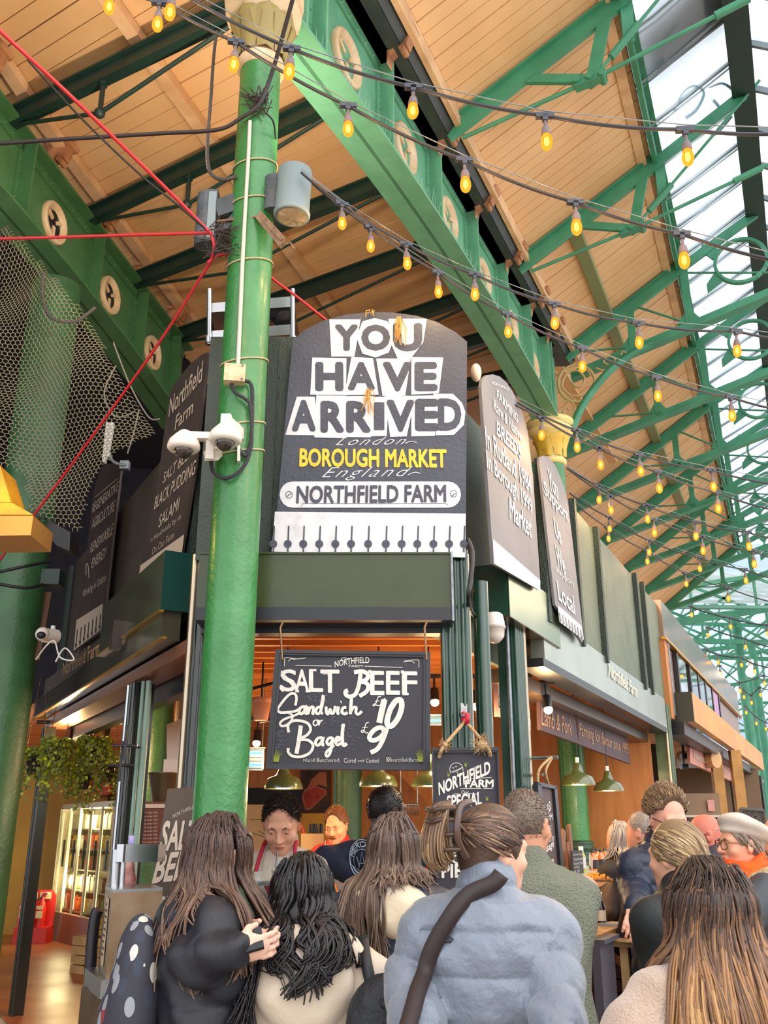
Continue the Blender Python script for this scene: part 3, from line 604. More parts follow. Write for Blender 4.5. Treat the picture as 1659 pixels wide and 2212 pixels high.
R2_ = [(1050-62*(1-math.cos(a)), 987-65*math.sin(a)) for a in [-math.pi/2+i*math.pi/8 for i in range(9)]]
poly(wh, [z5(*p) for p in R+R2_], SP5, .003)
put_text(dk, 'NORTHFIELD FARM', SP5, z5(232, 1028), z5(974, 1022), z5(236, 946), bold=.03, off=.006)
for x in (195, 1013):
    stroke(dk, [z5(x+17*math.cos(t*.524), 987-5*(x > 600)+17*math.sin(t*.524)) for t in range(13)], 1.2, SP5, .006, 0); stroke(dk, [z5(x-11, 995), z5(x+11, 980)], 1.6, SP5, .006, 0)
stroke(dk, [z5(255, 1045), z5(265, 1030), z5(700, 1032), z5(975, 1030), z5(985, 1040)], 1, SP5, .006, 0)
wh.build('white_plaque', PW, sg); dk.build('plaque_lettering', SGN, sg); wh, dk = M(), M()
poly(wh, [z5(124, 1072), z5(1074, 1082), z5(1072, 1300), z5(108, 1270)], SP5, .002)
for x in (118, 190, 267, 347, 427, 505, 590, 678, 757, 835, 915, 993, 1066):
    stroke(dk, [z5(x+3, 1142), z5(x-2, 1272)], 3.2, SP5, .005, 0); poly(dk, [z5(x-2+20*math.cos(t*.5236), 1232+20*math.sin(t*.5236)) for t in range(12)], SP5, .0055)
wh.build('white_band', PW, sg); tag(dk.build('comb_pattern', SGN, sg), None); wh = M()
put_text(wh, 'London', SP5, z5(425, 742), z5(770, 737), z5(440, 702), bold=-.012, shear=.5, space=1.25, off=.003); stroke(wh, [z5(770, 733), z5(800, 722), z5(830, 728)], 1.2, SP5, .003)
wh.build('script_lettering', PW, sg); wh = M(); put_text(wh, 'England', SP5, z5(350, 918), z5(790, 912), z5(372, 852), bold=-.012, shear=.5, space=1.25, off=.003); stroke(wh, [z5(785, 890), z5(820, 876), z5(850, 882)], 1.2, SP5, .003)
wh.build('script_lettering', PW, sg)
m = M(); put_text(m, 'BOROUGH MARKET', SP5, z5(248, 845), z5(978, 850), z5(250, 760), bold=.034, off=.004); m.build('yellow_lettering', PY, sg)
# straw tufts caught on the sign
ROPE = mat('straw_rope', '#cf9f58', .8, col2='#b5833f', nscale=40)
t = M()
for x0, y0, n, ln in ((862, 690, 22, .2), (803, 676, 8, .05), (797, 845, 14, .2)):
    for i in range(n):
        p = SP5.at(x0+random.uniform(-6, 6), y0-random.uniform(0, 8), .015); q = p+Vector((random.uniform(-.03, .03), -.02, -ln*random.uniform(.5, 1))); t.tube([p, (p+q)/2+Vector((random.uniform(-.02, .02), -.02, 0)), q], .0025, 3, False)
tag(t.build('straw_tuft', ROPE), 'frayed straw string hanging over the letters of the arched sign', 'straw', kind='stuff')
# right hand signs on the parapet
zr = lambda x, y: (1020+x/3.568, 780+y/3.568)
def comb(mw, md, P, quad, n, off=.004):
    poly(mw, quad, P, off)
    a, b, c, d = [np.array(q, float) for q in quad]   # tl tr br bl
    for i in range(n):
        t_ = (i+.5)/n; T, B = a+(b-a)*t_, d+(c-d)*t_; stroke(md, [T+(B-T)*.35, B-(B-T)*.04], 1.8, P, off+.002, 0); q = T+(B-T)*.85
        poly(md, [q+np.array((2.2*math.cos(k), 4.5*math.sin(k))) for k in np.linspace(0, 2*math.pi, 8, False)], P, off+.002)
s1 = thing('arched_sign', 'grey arched board with white words about farming rare breeds, nearest on the right parapet', 'sign', FR.at(1120, 1250, .03))
panel(FR, [zr(*p) for p in [(165, 1560), (70, 200), (78, 140), (110, 108), (160, 102), (215, 120), (265, 165), (310, 230), (350, 310), (390, 410), (430, 560), (470, 900), (525, 1700), (520, 1760)]], SGNR, 'board', .045, .02, s1)
w = M()
for tx_, bl, br, tl, bo in (('NORTHFIELD', (148, 172), (280, 228), (150, 152), 0), ('FARMING', (190, 285), (352, 480), (190, 215), .01), ('Rare & Native', (165, 375), (380, 620), (165, 290), .01), ('BREEDS', (190, 570), (378, 760), (190, 460), .02), ('In Rutland 1984', (108, 660), (460, 1030), (98, 500), .015), ('In Borough 1999', (118, 860), (468, 1220), (108, 690), .015), ('Market', (290, 1210), (458, 1365), (286, 1050), .02)):
    lines(s1, FR, [(tx_, zr(*bl), zr(*br), zr(*tl), bo)], PW, .05)
poly(w, [zr(*p) for p in [(158, 1370), (525, 1690), (524, 1770), (168, 1560)]], FR, .048)
w.build('white_band', PW, s1)
s2 = thing('arched_sign', 'grey arched board reading you support us we support local, second on the right parapet', 'sign', FR.at(1210, 1300, .03))
panel(FR, [zr(*p) for p in [(640, 1880), (518, 780), (522, 740), (550, 728), (590, 740), (640, 800), (690, 920), (720, 1010), (740, 1100), (860, 2130), (850, 2170)]], SGNR, 'board', .045, .02, s2)
w = M(); d_ = M()
for tx_, bl, br, tl, bo in (('You', (595, 980), (665, 1070), (580, 830), .02), ('Support', (560, 1060), (745, 1275), (548, 920), .02), ('Us', (640, 1340), (690, 1425), (625, 1200), .02), ('We', (655, 1570), (722, 1655), (635, 1405), .02), ('support', (650, 1640), (790, 1770), (645, 1580), -.01), ('Local', (668, 1840), (795, 1960), (650, 1690), .02)):
    lines(s2, FR, [(tx_, zr(*bl), zr(*br), zr(*tl), bo)], PW, .05)
comb(w, d_, FR, [zr(*p) for p in [(660, 1880), (842, 2040), (860, 2150), (672, 2010)]], 8, .048)
w.build('white_band', PW, s2); d_.build('comb_pattern', SGNR, s2)
# left hand signs
zl = lambda x, y: (x/2.676, 700+y/2.676)
s3 = thing('arched_sign', 'brown black arched board listing salt beef and salami, beside the front column', 'sign', FL.at(390, 1150, -.22))
panel(FL, [zl(*p) for p in [(800, 1470), (905, 960), (975, 420), (1000, 360), (1050, 290), (1110, 220), (1170, 175), (1200, 165), (1125, 830), (1040, 1370)]], SGNL, 'board', -.2, .02, s3)
w = M()
for tx_, bl, br, tl, bo in (('Northfield', (975, 540), (1165, 330), (985, 430), .01), ('Farm', (1010, 615), (1112, 515), (1020, 530), .01), ('SALT BEEF', (940, 925), (1100, 770), (950, 860), .005), ('BLACK PUDDING', (890, 1075), (1125, 865), (900, 1000), .005), ('SALAMI', (915, 1180), (1030, 1075), (925, 1105), .005), ('is Handmade by us', (870, 1275), (1045, 1135), (873, 1235), -.012), ('On Our Farm', (878, 1335), (1005, 1235), (882, 1295), -.012)):
    lines(s3, FL, [(tx_, zl(*bl), zl(*br), zl(*tl), bo)], PWD, -.196)
poly(w, [zl(*p) for p in [(812, 1395), (1065, 1215), (1045, 1370), (800, 1470)]], FL, -.197)
w.build('cream_band', PWD, s3)
s4 = thing('arched_sign', 'brown black board about regenerative agriculture, nearer the large green column', 'sign', FL.at(200, 1300, -.22))
panel(FL, [zl(*p) for p in [(420, 1890), (480, 1500), (535, 1010), (548, 930), (575, 860), (595, 815), (690, 800), (700, 830), (650, 1250), (590, 1780)]], SGNL, 'board', -.2, .02, s4)
w, d_ = M(), M()
for tx_, bl, br, tl, bo in (('REGENERATIVE', (530, 1095), (680, 965), (538, 1040), .005), ('AGRICULTURE', (528, 1190), (660, 1080), (536, 1130), .005), ('RENEWABLE', (518, 1330), (648, 1215), (527, 1270), .005), ('ENERGY', (528, 1415), (612, 1345), (535, 1355), .005), ('Working in Unison', (472, 1600), (608, 1500), (480, 1540), .0)):
    lines(s4, FL, [(tx_, zl(*bl), zl(*br), zl(*tl), bo)], PWD, -.196)
stroke(w, [zl(549, 1002), zl(683, 890)], 1, FL, -.196, 0); stroke(w, [zl(498, 1450), zl(497, 1400), zl(505, 1385), zl(512, 1420), zl(514, 1465)], 1.6, FL, -.196)
w.build('scroll_marks', PWD, s4); w = M(); comb(w, d_, FL, [zl(*p) for p in [(442, 1712), (595, 1615), (585, 1765), (425, 1890)]], 7, -.197)
w.build('cream_band', PWD, s4)
d_.build('comb_pattern', SGNL, s4)
# ------------------------------------------------------------ stall interior
PLY = mat('orange_plywood', '#b97a45', .55, col2='#a5672f', nscale=2, stretch=(6, 6, .7), bump=.1, bscale=30)
PLYW = mat('yellow_plaster', '#c0963f', .7, col2='#a97f36', nscale=1.2)
TIM = mat('slat_timber', '#dc8a4a', .5, col2='#bf6d31', nscale=4, stretch=(.6, 5, 5))
OSB = mat('osb_board', '#a56a36', .6, col2='#7d4a22', nscale=22, stretch=(1, 2.5, 1), ndetail=2)
DKB = mat('interior_dark', '#2a2522', .6)
def wall2(p, q, z0, z1, m, name, label=None, th=.1):
    b = M(); d = Vector((q[0]-p[0], q[1]-p[1], 0)); n = Vector((-d.y, d.x, 0)).normalized()
    if n.y < 0: n = -n
    b.obox((p[0], p[1], z0), d, n*th, (0, 0, z1-z0)); return struct(b.build(name, m), label)
fl = M(); fl.prism([(x, y, .0) for x, y in ((-1.06, 5.05), (.44, 5.05), (3.4, 11.2), (3.2, 11.2), (-4.2, 14.6), (-4.2, 16.9), (-7.5, 16.9), (-3.7, 9.9))], (0, 0, .012))
struct(fl.build('floor', mat('painted_concrete', '#a5632f', .35, col2='#8d4327', nscale=1.1, ndetail=2, rvar=.15)), 'orange red painted concrete floor inside the stall')
cs = M(); cs.prism([(x, y, 3.24) for x, y in ((-.75, 5.12), (.2, 5.12), (2.95, 11.1), (-4.2, 14.6), (-4.2, 17), (-6.9, 17), (-3.3, 9.9))], (0, 0, .05))
cst = struct(cs.build('ceiling_stall', OSB), 'orange timber slat ceiling inside the stall')
b = M(); y = 5.35
while y < 16.9:
    xl = max(-7.4, FL.a+FL.b*y+.35); xr = FR.a+FR.b*y-.35 if y < 10.8 else (3.0-(y-10.9)*2.0 if y < 14.4 else -4.1)
    if xr > xl: b.obox((xl, y, 3.0), (xr-xl, 0, 0), (0, .045, 0), (0, 0, .14))
    y += .27
tag(b.build('slats', TIM, cst))
b = M(); b.prism([(-.95, 5.12, 2.98), (.3, 5.12, 2.98), (.55, 6.0, 2.98), (-1.2, 5.7, 2.98)], (0, 0, .03)); b.build('osb_panel', OSB, cst)
WB = plane2((3.25, 10.95), (-4.2, 14.5), -1)
wall2((3.08, 11.05), (-3.35, 14.11), 0, 3.3, PLY, 'wall_back', 'orange plywood back wall of the stall')
wall2((-8, 16.8), (-4.6, 16.8), 0, 3.3, PLYW, 'wall_yellow', 'yellow plaster wall behind the fire extinguishers')
wall2((-4.62, 16.8), (-3.3, 14.3), 0, 3.3, PLYW, 'wall_fridge', 'yellow wall behind the glass fridge')
# things on and before the back wall
def wpanel(P, px, m, name, label, cat, off=.02, th=.015, **k):
    b = M(); b.prism([P.at(*p, off) for p in px], P.n*th); return tag(b.build(name, m), label, cat, **k)
wpanel(WB, [(532, 1702), (668, 1702), (664, 1737), (530, 1737)], JET, 'dark_shelf_board', 'black board band high on the wall above the man in the apron', 'board')
ch = thing('wall_chart', 'cream paper chart with thin pencil lines behind the man in the apron', 'poster', WB.at(590, 1830, .02))
panel(WB, [(530, 1738), (640, 1738), (640, 1860), (520, 1860)], mat('chart_paper', '#d9b888', .7), 'sheet', .04, .015, ch)
b = M(); 
for L in ([(585, 1760), (595, 1775), (590, 1790), (575, 1800)], [(545, 1800), (570, 1808), (600, 1822)], [(540, 1770), (570, 1770)], [(600, 1755), (598, 1800), (615, 1815)], [(560, 1795), (590, 1812), (640, 1830)]): stroke(b, L, 1.2, WB, .045)
b.build('pencil_lines', DKB, ch)
mp = thing('meat_picture', 'dark picture of a cut joint of red meat hanging on the back wall', 'picture', WB.at(685, 1755, .02))
panel(WB, [(650, 1664), (712, 1664), (712, 1755), (648, 1755)], mat('picture_dark', '#4b2b20', .5, col2='#2a1a14', nscale=9), 'canvas', .05, .02, mp)
b = M(); poly(b, [(655, 1735), (652, 1722), (658, 1705), (680, 1697), (705, 1706), (706, 1715), (690, 1730), (672, 1748), (660, 1750)], WB, .053); b.build('meat_fat', mat('fat_pink', '#b06a4a', .5), mp)
b = M(); poly(b, [(658, 1734), (656, 1722), (661, 1709), (680, 1701), (701, 1708), (702, 1714), (688, 1728), (671, 1744), (661, 1746)], WB, .055); b.build('red_meat', mat('meat_red', '#8c2417', .4, col2='#b8432a', nscale=14), mp)
b = M(); poly(b, [(690, 1668), (705, 1668), (706, 1700), (690, 1695), (664, 1703), (672, 1685)], WB, .053); b.build('bone_end', mat('fat_pink', '#b06a4a'), mp)
wpanel(WB, [(640, 1757), (715, 1757), (715, 1880), (640, 1880)], mat('warm_cream_wall', '#d9a63c', .6), 'tiled_panel', 'warm cream wall panel below the meat picture', 'panel', .03)
wpanel(WB, [(855, 1664), (955, 1664), (955, 1762)], PLY, 'plywood_brace', 'orange plywood triangle slanting beside the hanging boards', 'board', .6, .03)
# coat hooks with jacket and label, right of the man in the sweatshirt
b = M(); c = aY(862, 1738, 9.5); b.rod(c, aY(905, 1738, 9.5), .012)
for i in range(9): p = aY(863+5*i, 1738, 9.5); b.tube([p, p-Vector((0, .02, .09)), p-Vector((0, .06, .1)), p-Vector((0, .07, .06))], .006, 5, False)
[b.rod(aY(x, 1738, 9.5), aY(x, 1738, 9.5)+Vector((0, 0, 1.25)), .006) for x in (866, 902)]
tag(b.build('hook_rail', GALV), 'steel rail of meat hooks behind the man in the sweatshirt', 'hook rail')
# knife block shelf
kb = thing('knife_rack', 'cream box with black handled knives standing on it below the meat picture', 'knife rack', aY(675, 1830, 8.5)); b = M(); b.box(aY(675, 1818, 8.5), (.19, .12, .13)); b.build('box', mat('rack_cream', '#cfae74', .6), kb); b = M(); q = aY(675, 1818, 8.5); b.box((q.x, q.y+.05, (q.z-.07)/2), (.3, .25, q.z-.07)); b.build('bench', mat('warm_bench', '#a8813f', .6), kb)
for i in range(6): b = M(); p = aY(668+5.5*i, 1803, 8.5); b.rod(p, p+Vector((random.uniform(-.02, .02), 0, .09)), .011); b.build('knife_handle', JET, kb)
b = M(); p = aY(658, 1803, 8.5); b.rod(p, p+Vector((-.03, 0, .08)), .012); tag(b.build('knife_handle', mat('red_plastic', '#b23326', .4), kb), 'red knife handle')
# steel hood, pan, menu board between the left post and the column
hdk = thing('extract_hood', 'grey sheet steel extract hood hanging above the left counter', 'hood', aY(385, 1600, 9)); b = M()
b.prism([aY(p[0], p[1], 9) for p in ((360, 1565), (405, 1548), (450, 1565), (450, 1640), (360, 1640))], (0, .5, 0)); b.prism([aY(p[0], p[1], 8.6) for p in ((354, 1640), (445, 1640), (440, 1700), (350, 1700))], (0, .6, 0)); b.build('canopy', mat('hood_steel', '#a8968a', .35, .7), hdk); b = M(); q = aY(405, 1550, 9.2); b.rod((q.x, q.y, 2.6), (q.x, q.y, 3.25), .12, 14); b.build('duct', mat('hood_steel', '#a8968a'), hdk)
tag(M().lathe([(.12, 0), (.17, .26), (.18, .27), (.16, .27)], aY(360, 1742, 8.2), 20).build('stock_pot', mat('pot_brown_steel', '#6a5a44', .35, .7)), 'tapered steel stock pot on the shelf behind the slanted menu board', 'pot')
mb = thing('price_board', 'red brown letter board with tiny lines behind the left post', 'board', aY(320, 1830, 8)); b = M(); b.box(aY(318, 1790, 8), (.3, .03, .42)); b.build('panel', mat('letter_board', '#6b3420', .6, col2='#5a2a1a', nscale=30), mb); b = M(); b.box(aY(318, 1741, 8), (.34, .06, .03)); b.build('top_rail', PWD, mb); b = M(); q = aY(318, 1790, 8.03); [b.rod((q.x+dx, q.y+.03, 0), (q.x+dx, q.y+.03, q.z), .015) for dx in (-.13, .13)]; b.build('legs', JET, mb); b = M()
for i in range(10): put_text(b, 'sliced to order 4.50', None, aY(298, 1757+i*8, 7.97), aY(340, 1757+i*8, 7.97), aY(298, 1753+i*8, 7.97))
tag(b.build('tiny_lettering', PWD, mb), None, None, None, 'stuff')
# pink price card
tag(M().box(aY(300, 1752, 7.95), (.06, .01, .1)).build('price_card', PWD, mb), 'small pale price card')
# shelf / service counters
ct = thing('front_counter', 'dark service counter with steel top across the front opening', 'counter', (-.3, 5.13, 0)); b = M(); b.box((-.32, 5.13, .5), (1.2, .12, 1.0)); b.build('cabinet', DKB, ct)
b = M(); b.box((-.32, 5.1, 1.02), (1.24, .2, .04)); b.build('worktop', STEEL, ct)
gsc = thing('glass_screen', 'small glass sneeze screen with steel shelf beside the column', 'screen', aY(575, 1960, 5.15)); b = M(); b.box(aY(570, 1908, 5.12), (.16, .16, .012)); b.build('steel_shelf', STEEL, gsc)
b = M(); b.box(aY(572, 1965, 5.05), (.15, .008, .27)); b.build('glass_front', glass('counter_glass', (225, 235, 240), .2, .05, .15), gsc)
b = M(); [b.box(aY(x, 1965, 5.05), (.012, .014, .28)) for x in (545, 603)]; b.build('frame', STEEL, gsc)
cupg = 'paper cups on the counter'
for px, py, lab in ((553, 1900, 'white paper tub on the steel shelf beside the column'), (600, 1895, 'cream paper cup in front of the red apron')):
    p = aY(px, py, 5.1); tag(M().lathe([(.024, -.03), (.034, .035), (.037, .037), (.033, .035)], p, 16).build('paper_cup', WHT), lab, 'cup')
# warm serving counter behind
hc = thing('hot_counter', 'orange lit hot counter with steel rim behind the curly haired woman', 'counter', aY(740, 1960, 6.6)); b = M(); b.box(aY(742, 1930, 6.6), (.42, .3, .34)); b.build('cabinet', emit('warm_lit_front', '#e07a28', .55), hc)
b = M(); b.box(aY(742, 1876, 6.6), (.44, .32, .02)); b.box(aY(742, 1925, 6.6)+Vector((0, -.16, 0)), (.44, .02, .02)); b.build('steel_rim', STEEL, hc); b = M(); q = aY(742, 1930, 6.6); b.box((q.x, q.y, (q.z-.17)/2), (.42, .3, q.z-.17)); b.build('base_cabinet', DKB, hc)
b = M(); [b.lathe([(.0, 0), (.025, .0), (.02, .01)], aY(x, y, 6.6)+Vector((0, -.17, 0)), 12, axis=(0, -1, 0)) for x, y in ((732, 1900), (737, 1912), (741, 1895))]; b.build('dial', PWD, hc)
dsp = thing('food_display', 'dark food display case with yellow striped edge beside the hanging board', 'display case', aY(905, 1880, 6.2)); b = M(); b.box(aY(905, 1880, 6.2), (.24, .3, .36)); b.build('case', mat('case_brown', '#4a2f1c', .4), dsp); b = M(); q = aY(905, 1880, 6.2); b.box((q.x, q.y, (q.z-.18)/2), (.24, .3, q.z-.18)); b.build('base_cabinet', DKB, dsp)
b = M()
for i in range(3): b.tube(smooth_line([aY(890+28*t-14*0, 1812+5*i+8*(t-.5)**2, 6.02) for t in (0, .4, .8, 1.2, 1.6)], 3), .006, 5)
b.build('yellow_stripes', PY, dsp)
b = M(); b.box(aY(903, 1872, 6.04), (.12, .02, .09)); b.build('red_tray', mat('tray_red', '#b3241a', .4), dsp)
# fridge
fo = Vector((-5.35, 16.14, 0)); fu = Vector((.575, -.818, 0)); fw = Vector((.818, .575, 0)); up = Vector((0, 0, 1))
fg = thing('glass_fridge', 'tall glass fronted display fridge of jars and packets in the left doorway', 'fridge', fo)
b = M(); b.obox(fo+fw*.62, fu*2.5, fw*.1, up*2.05); b.obox(fo, fw*.7, fu*.05, up*2.05); b.obox(fo+fu*2.45, fw*.7, fu*.05, up*2.05); b.obox(fo+up*1.97, fu*2.5, fw*.7, up*.08); b.build('cabinet', mat('fridge_grey', '#b9ad92', .4, .3), fg)
b = M(); b.obox(fo+fw*.02, fu*2.5, fw*.6, up*.42); b.build('plinth', mat('fridge_plinth_brown', '#8b5f48', .4), fg)
for k in range(5):
    b = M(); b.obox(fo+fu*(.5*k+.02)+up*.45-fw*.01, fu*.46, fw*.012, up*1.5); d_ = b.build('glass_door', glass('fridge_glass', (240, 240, 230), .08, .05, .04), fg)
    b = M(); b.obox(fo+fu*(.5*k)+up*.43-fw*.015, fu*.03, fw*.03, up*1.55); b.build('door_frame', mat('fridge_frame_pale', '#e7e3c4', .4), d_)
    b = M(); b.obox(fo+fu*(.5*k+.44)+up*1.1-fw*.05, fu*.02, fw*.03, up*.4); b.build('handle', JET, d_)
LED = emit('fridge_led', '#ffe9b0', 2.2)
for k in range(6):
    b = M(); b.obox(fo+fu*(.5*k-.01 if k else .05)+fw*.03+up*.5, fu*.008, fw*.01, up*1.42); b.build('led_strip', LED, fg)
light('POINT', 'fridge_light', fo+fu*1.2+fw*.15+up*1.8, 60, (1, .85, .5), .2); light('POINT', 'fridge_light', fo+fu*.7+fw*.05+up*.9, 25, (1, .85, .5), .15)
pc = ['#efe6c8', '#c23b2a', '#e8c43a', '#7a2b1f', '#d9792a', '#f1ead6', '#4c7a3a', '#a3341f']
for s_, z in enumerate((.44, .75, 1.05, 1.35, 1.65)):
    b = M(); b.obox(fo+fw*.12+fu*.06+up*z, fu*2.36, fw*.5, up*.02); b.build('shelf', GALV, fg)
proto = {}
n = 0
for s_, z in enumerate((.46, .77, 1.07, 1.37, 1.67)):
    for j in range(13):
        k = (s_*5+j*3) % 8 if s_ < 4 else 0; kk = 'jar' if (s_+j//4) % 2 else 'packet'
        key = (kk, k)
        if key not in proto:
            b = M()
            if kk == 'jar': b.lathe([(.055, 0), (.06, .02), (.06, .14), (.045, .16), (.05, .17), (.05, .2), (0, .2)], (0, 0, 0), 12)
            else: b.box((0, 0, .1), (.13, .06, .2)); b.box((0, 0, .21), (.1, .02, .03))
            o = b.build('food_'+kk, mat('goods_'+pc[k][1:], pc[k], .4), base=(0, 0, 0)); proto[key] = o
        else: o = proto[key].copy(); COL.objects.link(o)
        o.location = fo+fw*.2+fu*(.12+.175*j)+up*z; o.rotation_euler = (0, 0, -.95)
        tag(o, f'{"jar" if kk == "jar" else "packet"} on the {["lowest", "second", "middle", "fourth", "top"][s_]} shelf of the lit glass fridge, number {ORD[j]} from its far end', kk, f'goods on the {["lowest", "second", "middle", "fourth", "top"][s_]} fridge shelf'); n += 1
# red shop sign above the fridge
RSP = plane2((fo.x+fw.x*.55, fo.y+fw.y*.55), (fo.x+fw.x*.55+fu.x, fo.y+fw.y*.55+fu.y), -1)
if RSP.n.x > 0: RSP.n = -RSP.n
rs = thing('red_sign', 'red sign with yellow farm name hanging above the glass fridge', 'sign', RSP.at(200, 1720))
panel(RSP, [(157, 1724), (168, 1668), (205, 1652), (240, 1662), (236, 1716)], mat('sign_red', '#d8311c', .5), 'board', .0, .03, rs)
b = M(); put_text(b, 'Northfield Farm', RSP, (168, 1697), (235, 1683), (170, 1679), bold=.01, off=.012); put_text(b, 'Borough Market since 1995', RSP, (180, 1708), (220, 1700), (180, 1704), off=.012); stroke(b, [(165, 1707), (178, 1705)], 1, RSP, .012, 0); stroke(b, [(222, 1699), (236, 1696)], 1, RSP, .012, 0)
stroke(b, [(160, 1719), (236, 1709)], 1.2, RSP, .012, 0); b.build('yellow_lettering', PY, rs)
wpanel(RSP, [(158, 1716), (240, 1700), (240, 1735), (156, 1746)], mat('upper_wall_brown', '#5a3418', .7), 'dark_wall_board', 'dark brown board on the wall under the red sign', 'board', -.3)
# extinguishers
es = thing('extinguisher_stand', 'red moulded stand with extinguisher notices against the yellow wall', 'stand', aZ(62, 2040, 0)); eo = aZ(62, 2040, 0.0); b = M()
b.box(eo+Vector((.02, .1, .12)), (.5, .34, .24)); b.build('foot_tray', mat('extinguisher_red', '#c9281c', .4), es)
b = M(); bp = [(-.24, .2), (.27, .2), (.27, .6), (.26, .68), (.2, .74), (-.18, .74), (-.24, .68)]; b.prism([eo+Vector((x, .18, z+.02)) for x, z in bp], (0, .05, 0)); b.build('back_board', mat('extinguisher_red', '#c9281c'), es)
b = M(); b.box(eo+Vector((.12, .165, .68)), (.17, .012, .1)); b.box(eo+Vector((-.09, .165, .68)), (.17, .012, .1)); b.build('notice', mat('notice_cream', '#e8dca0', .6), es)
b = M(); b.box(eo+Vector((.1, .155, .69)), (.06, .006, .07)); b.build('pictogram', mat('extinguisher_red', '#c9281c'), es)
for dx, h_, lab, extra in ((-.12, .4, 'plump red fire extinguisher with pale label, left on the red stand', 0), (.12, .38, 'slim red fire extinguisher with black horn, right on the red stand', 1)):
    e = thing('fire_extinguisher', lab, 'fire extinguisher', eo+Vector((dx, .03, .24))); c = eo+Vector((dx, .03, .24)); r = .1 if not extra else .07
    M().lathe([(r, 0), (r, h_-.12), (r*.75, h_-.04), (.03, h_), (.025, h_+.05)], c, 18).build('cylinder', mat('extinguisher_red', '#c9281c'), e)
    b = M(); b.box(c+Vector((0, -r-.002, .18)), (.1, .006, .1)); b.box(c+Vector((0, -r-.002, .28)), (.1, .006, .05)); b.build('label', mat('notice_cream', '#e8dca0'), e)
    b = M(); b.beam(c+Vector((-.02, 0, h_+.05)), c+Vector((.09, -.03, h_+.1)), .025, .02); b.rod(c+Vector((0, 0, h_+.02)), c+Vector((0, 0, h_+.07)), .022); b.build('lever_head', GALV, e)
    if extra: b = M(); b.tube([c+Vector((0, -.03, h_+.04)), c+Vector((-.07, -.08, h_)), c+Vector((-.1, -.1, .2)), c+Vector((-.12, -.1, .04))], [.012, .015, .03, .045], 10); b.build('horn', BLK, e)
# ------------------------------------------------------------ dark aisle on the left, neighbours and far end
wall2((-13, 15.6), (-2.6, 15.6), 3.3, 11, mat('aisle_shade_brick', '#2a2530', .8, col2='#1f1c28', nscale=9), 'wall_aisle', 'dark brick wall beyond the netting')  # near-black wall colour stands for the gloom of the aisle
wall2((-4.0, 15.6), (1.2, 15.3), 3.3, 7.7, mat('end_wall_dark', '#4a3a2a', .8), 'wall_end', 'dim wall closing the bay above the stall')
b = M(); b.prism([(-13, 2, 8.3), (GL.a+GL.b*2, 2, 7.7), (GL.a+GL.b*16, 16, 7.7), (-13, 16, 8.3)], (0, 0, .1)); struct(b.build('ceiling_aisle', mat('aisle_roof_shade', '#262430', .8)), 'dark roof of the aisle behind the netting')  # roof colour darkened to stand for the aisle's shade
wall2((-13, 1), (-13, 16), 0, 9, mat('aisle_shade_brick', '#2a2530'), 'wall_light_block', 'dark brick side wall of the aisle')  # unseen wall, added to keep sky light out of the aisle
# gold and bronze stall beyond
BRZ = mat('bronze_mirror_panel', '#a58a78', .22, .85, col2='#8f7a74', nscale=1.5); GLD = mat('brass_fascia', '#f5a31c', .28, .35, col2='#e08e12', nscale=1.3, bump=.12, bscale=3)
bx = thing('bronze_upper_front', 'reflective bronze upper storey front of the next stall', 'shopfront', FR.y(15, 3.1))
slab(FR, 11.3, 19.4, 3.86, 4.36, .02, .1, BRZ, 'top_band', bx); slab(FR, 11.3, 19.4, 3.05, 3.9, -.02, .06, mat('bronze_matt_panel', '#9a8078', .35, .5), 'back_panel', bx)
slab(FR, 11.2, 19.4, 3.84, 3.875, .06, .06, GOLDE, 'brass_cornice', bx); slab(FR, 11.22, 11.42, 2.9, 3.86, .03, .1, PLY, 'timber_edge', bx)
slab(FR, 11.42, 11.5, 2.95, 3.84, .04, .05, GALV, 'steel_trim', bx)
for Y in (12.0, 13.0, 13.75, 14.45, 15.2, 16.0): slab(FR, Y, Y+.09, 3.2, 3.82, .04, .05, JET, 'mullion', bx)
MIR = mat('mirror_pane', '#c9c2c4', .06, 1.0)
for i, Y in enumerate((12.1, 13.1, 13.85, 14.55, 15.3)): slab(FR, Y, Y+.62, 3.2, 3.82, .03, .03, mat('purple_poster', '#9a6fb0', .4, col2='#c98aa0', nscale=3) if i == 4 else MIR, 'window_pane', bx)
gf = thing('brass_fascia', 'shiny brass fascia of the next stall reflecting lamps', 'fascia', FR.y(18, 3.0))
slab(FR, 11.62, 21, 2.89, 3.25, .23, .1, GLD, 'band', gf); b = M(); p = FR.y(11.6, 2.89, .23); b.obox(p, FR.d*.03, -FR.n*.4, (0, 0, .36)); tag(b.build('end_cap', mat('dark_olive_metal', '#2f3228', .35), gf), 'dark olive end cap')
slab(FR, 11.6, 21, 2.74, 2.89, .1, .25, JET, 'shutter_box', gf)
for px in (1587, 1618, 1640): 
    p = FR.at(px, 1700, -.15); post(p.x, p.y, .2, .14, 0, 2.95, aR, POSTD, {1587: 'black post of the next stall beside the pink banner', 1618: 'second black post of the next stall, further back', 1640: 'farthest black post of the next stall near the right edge'}[px], 2)
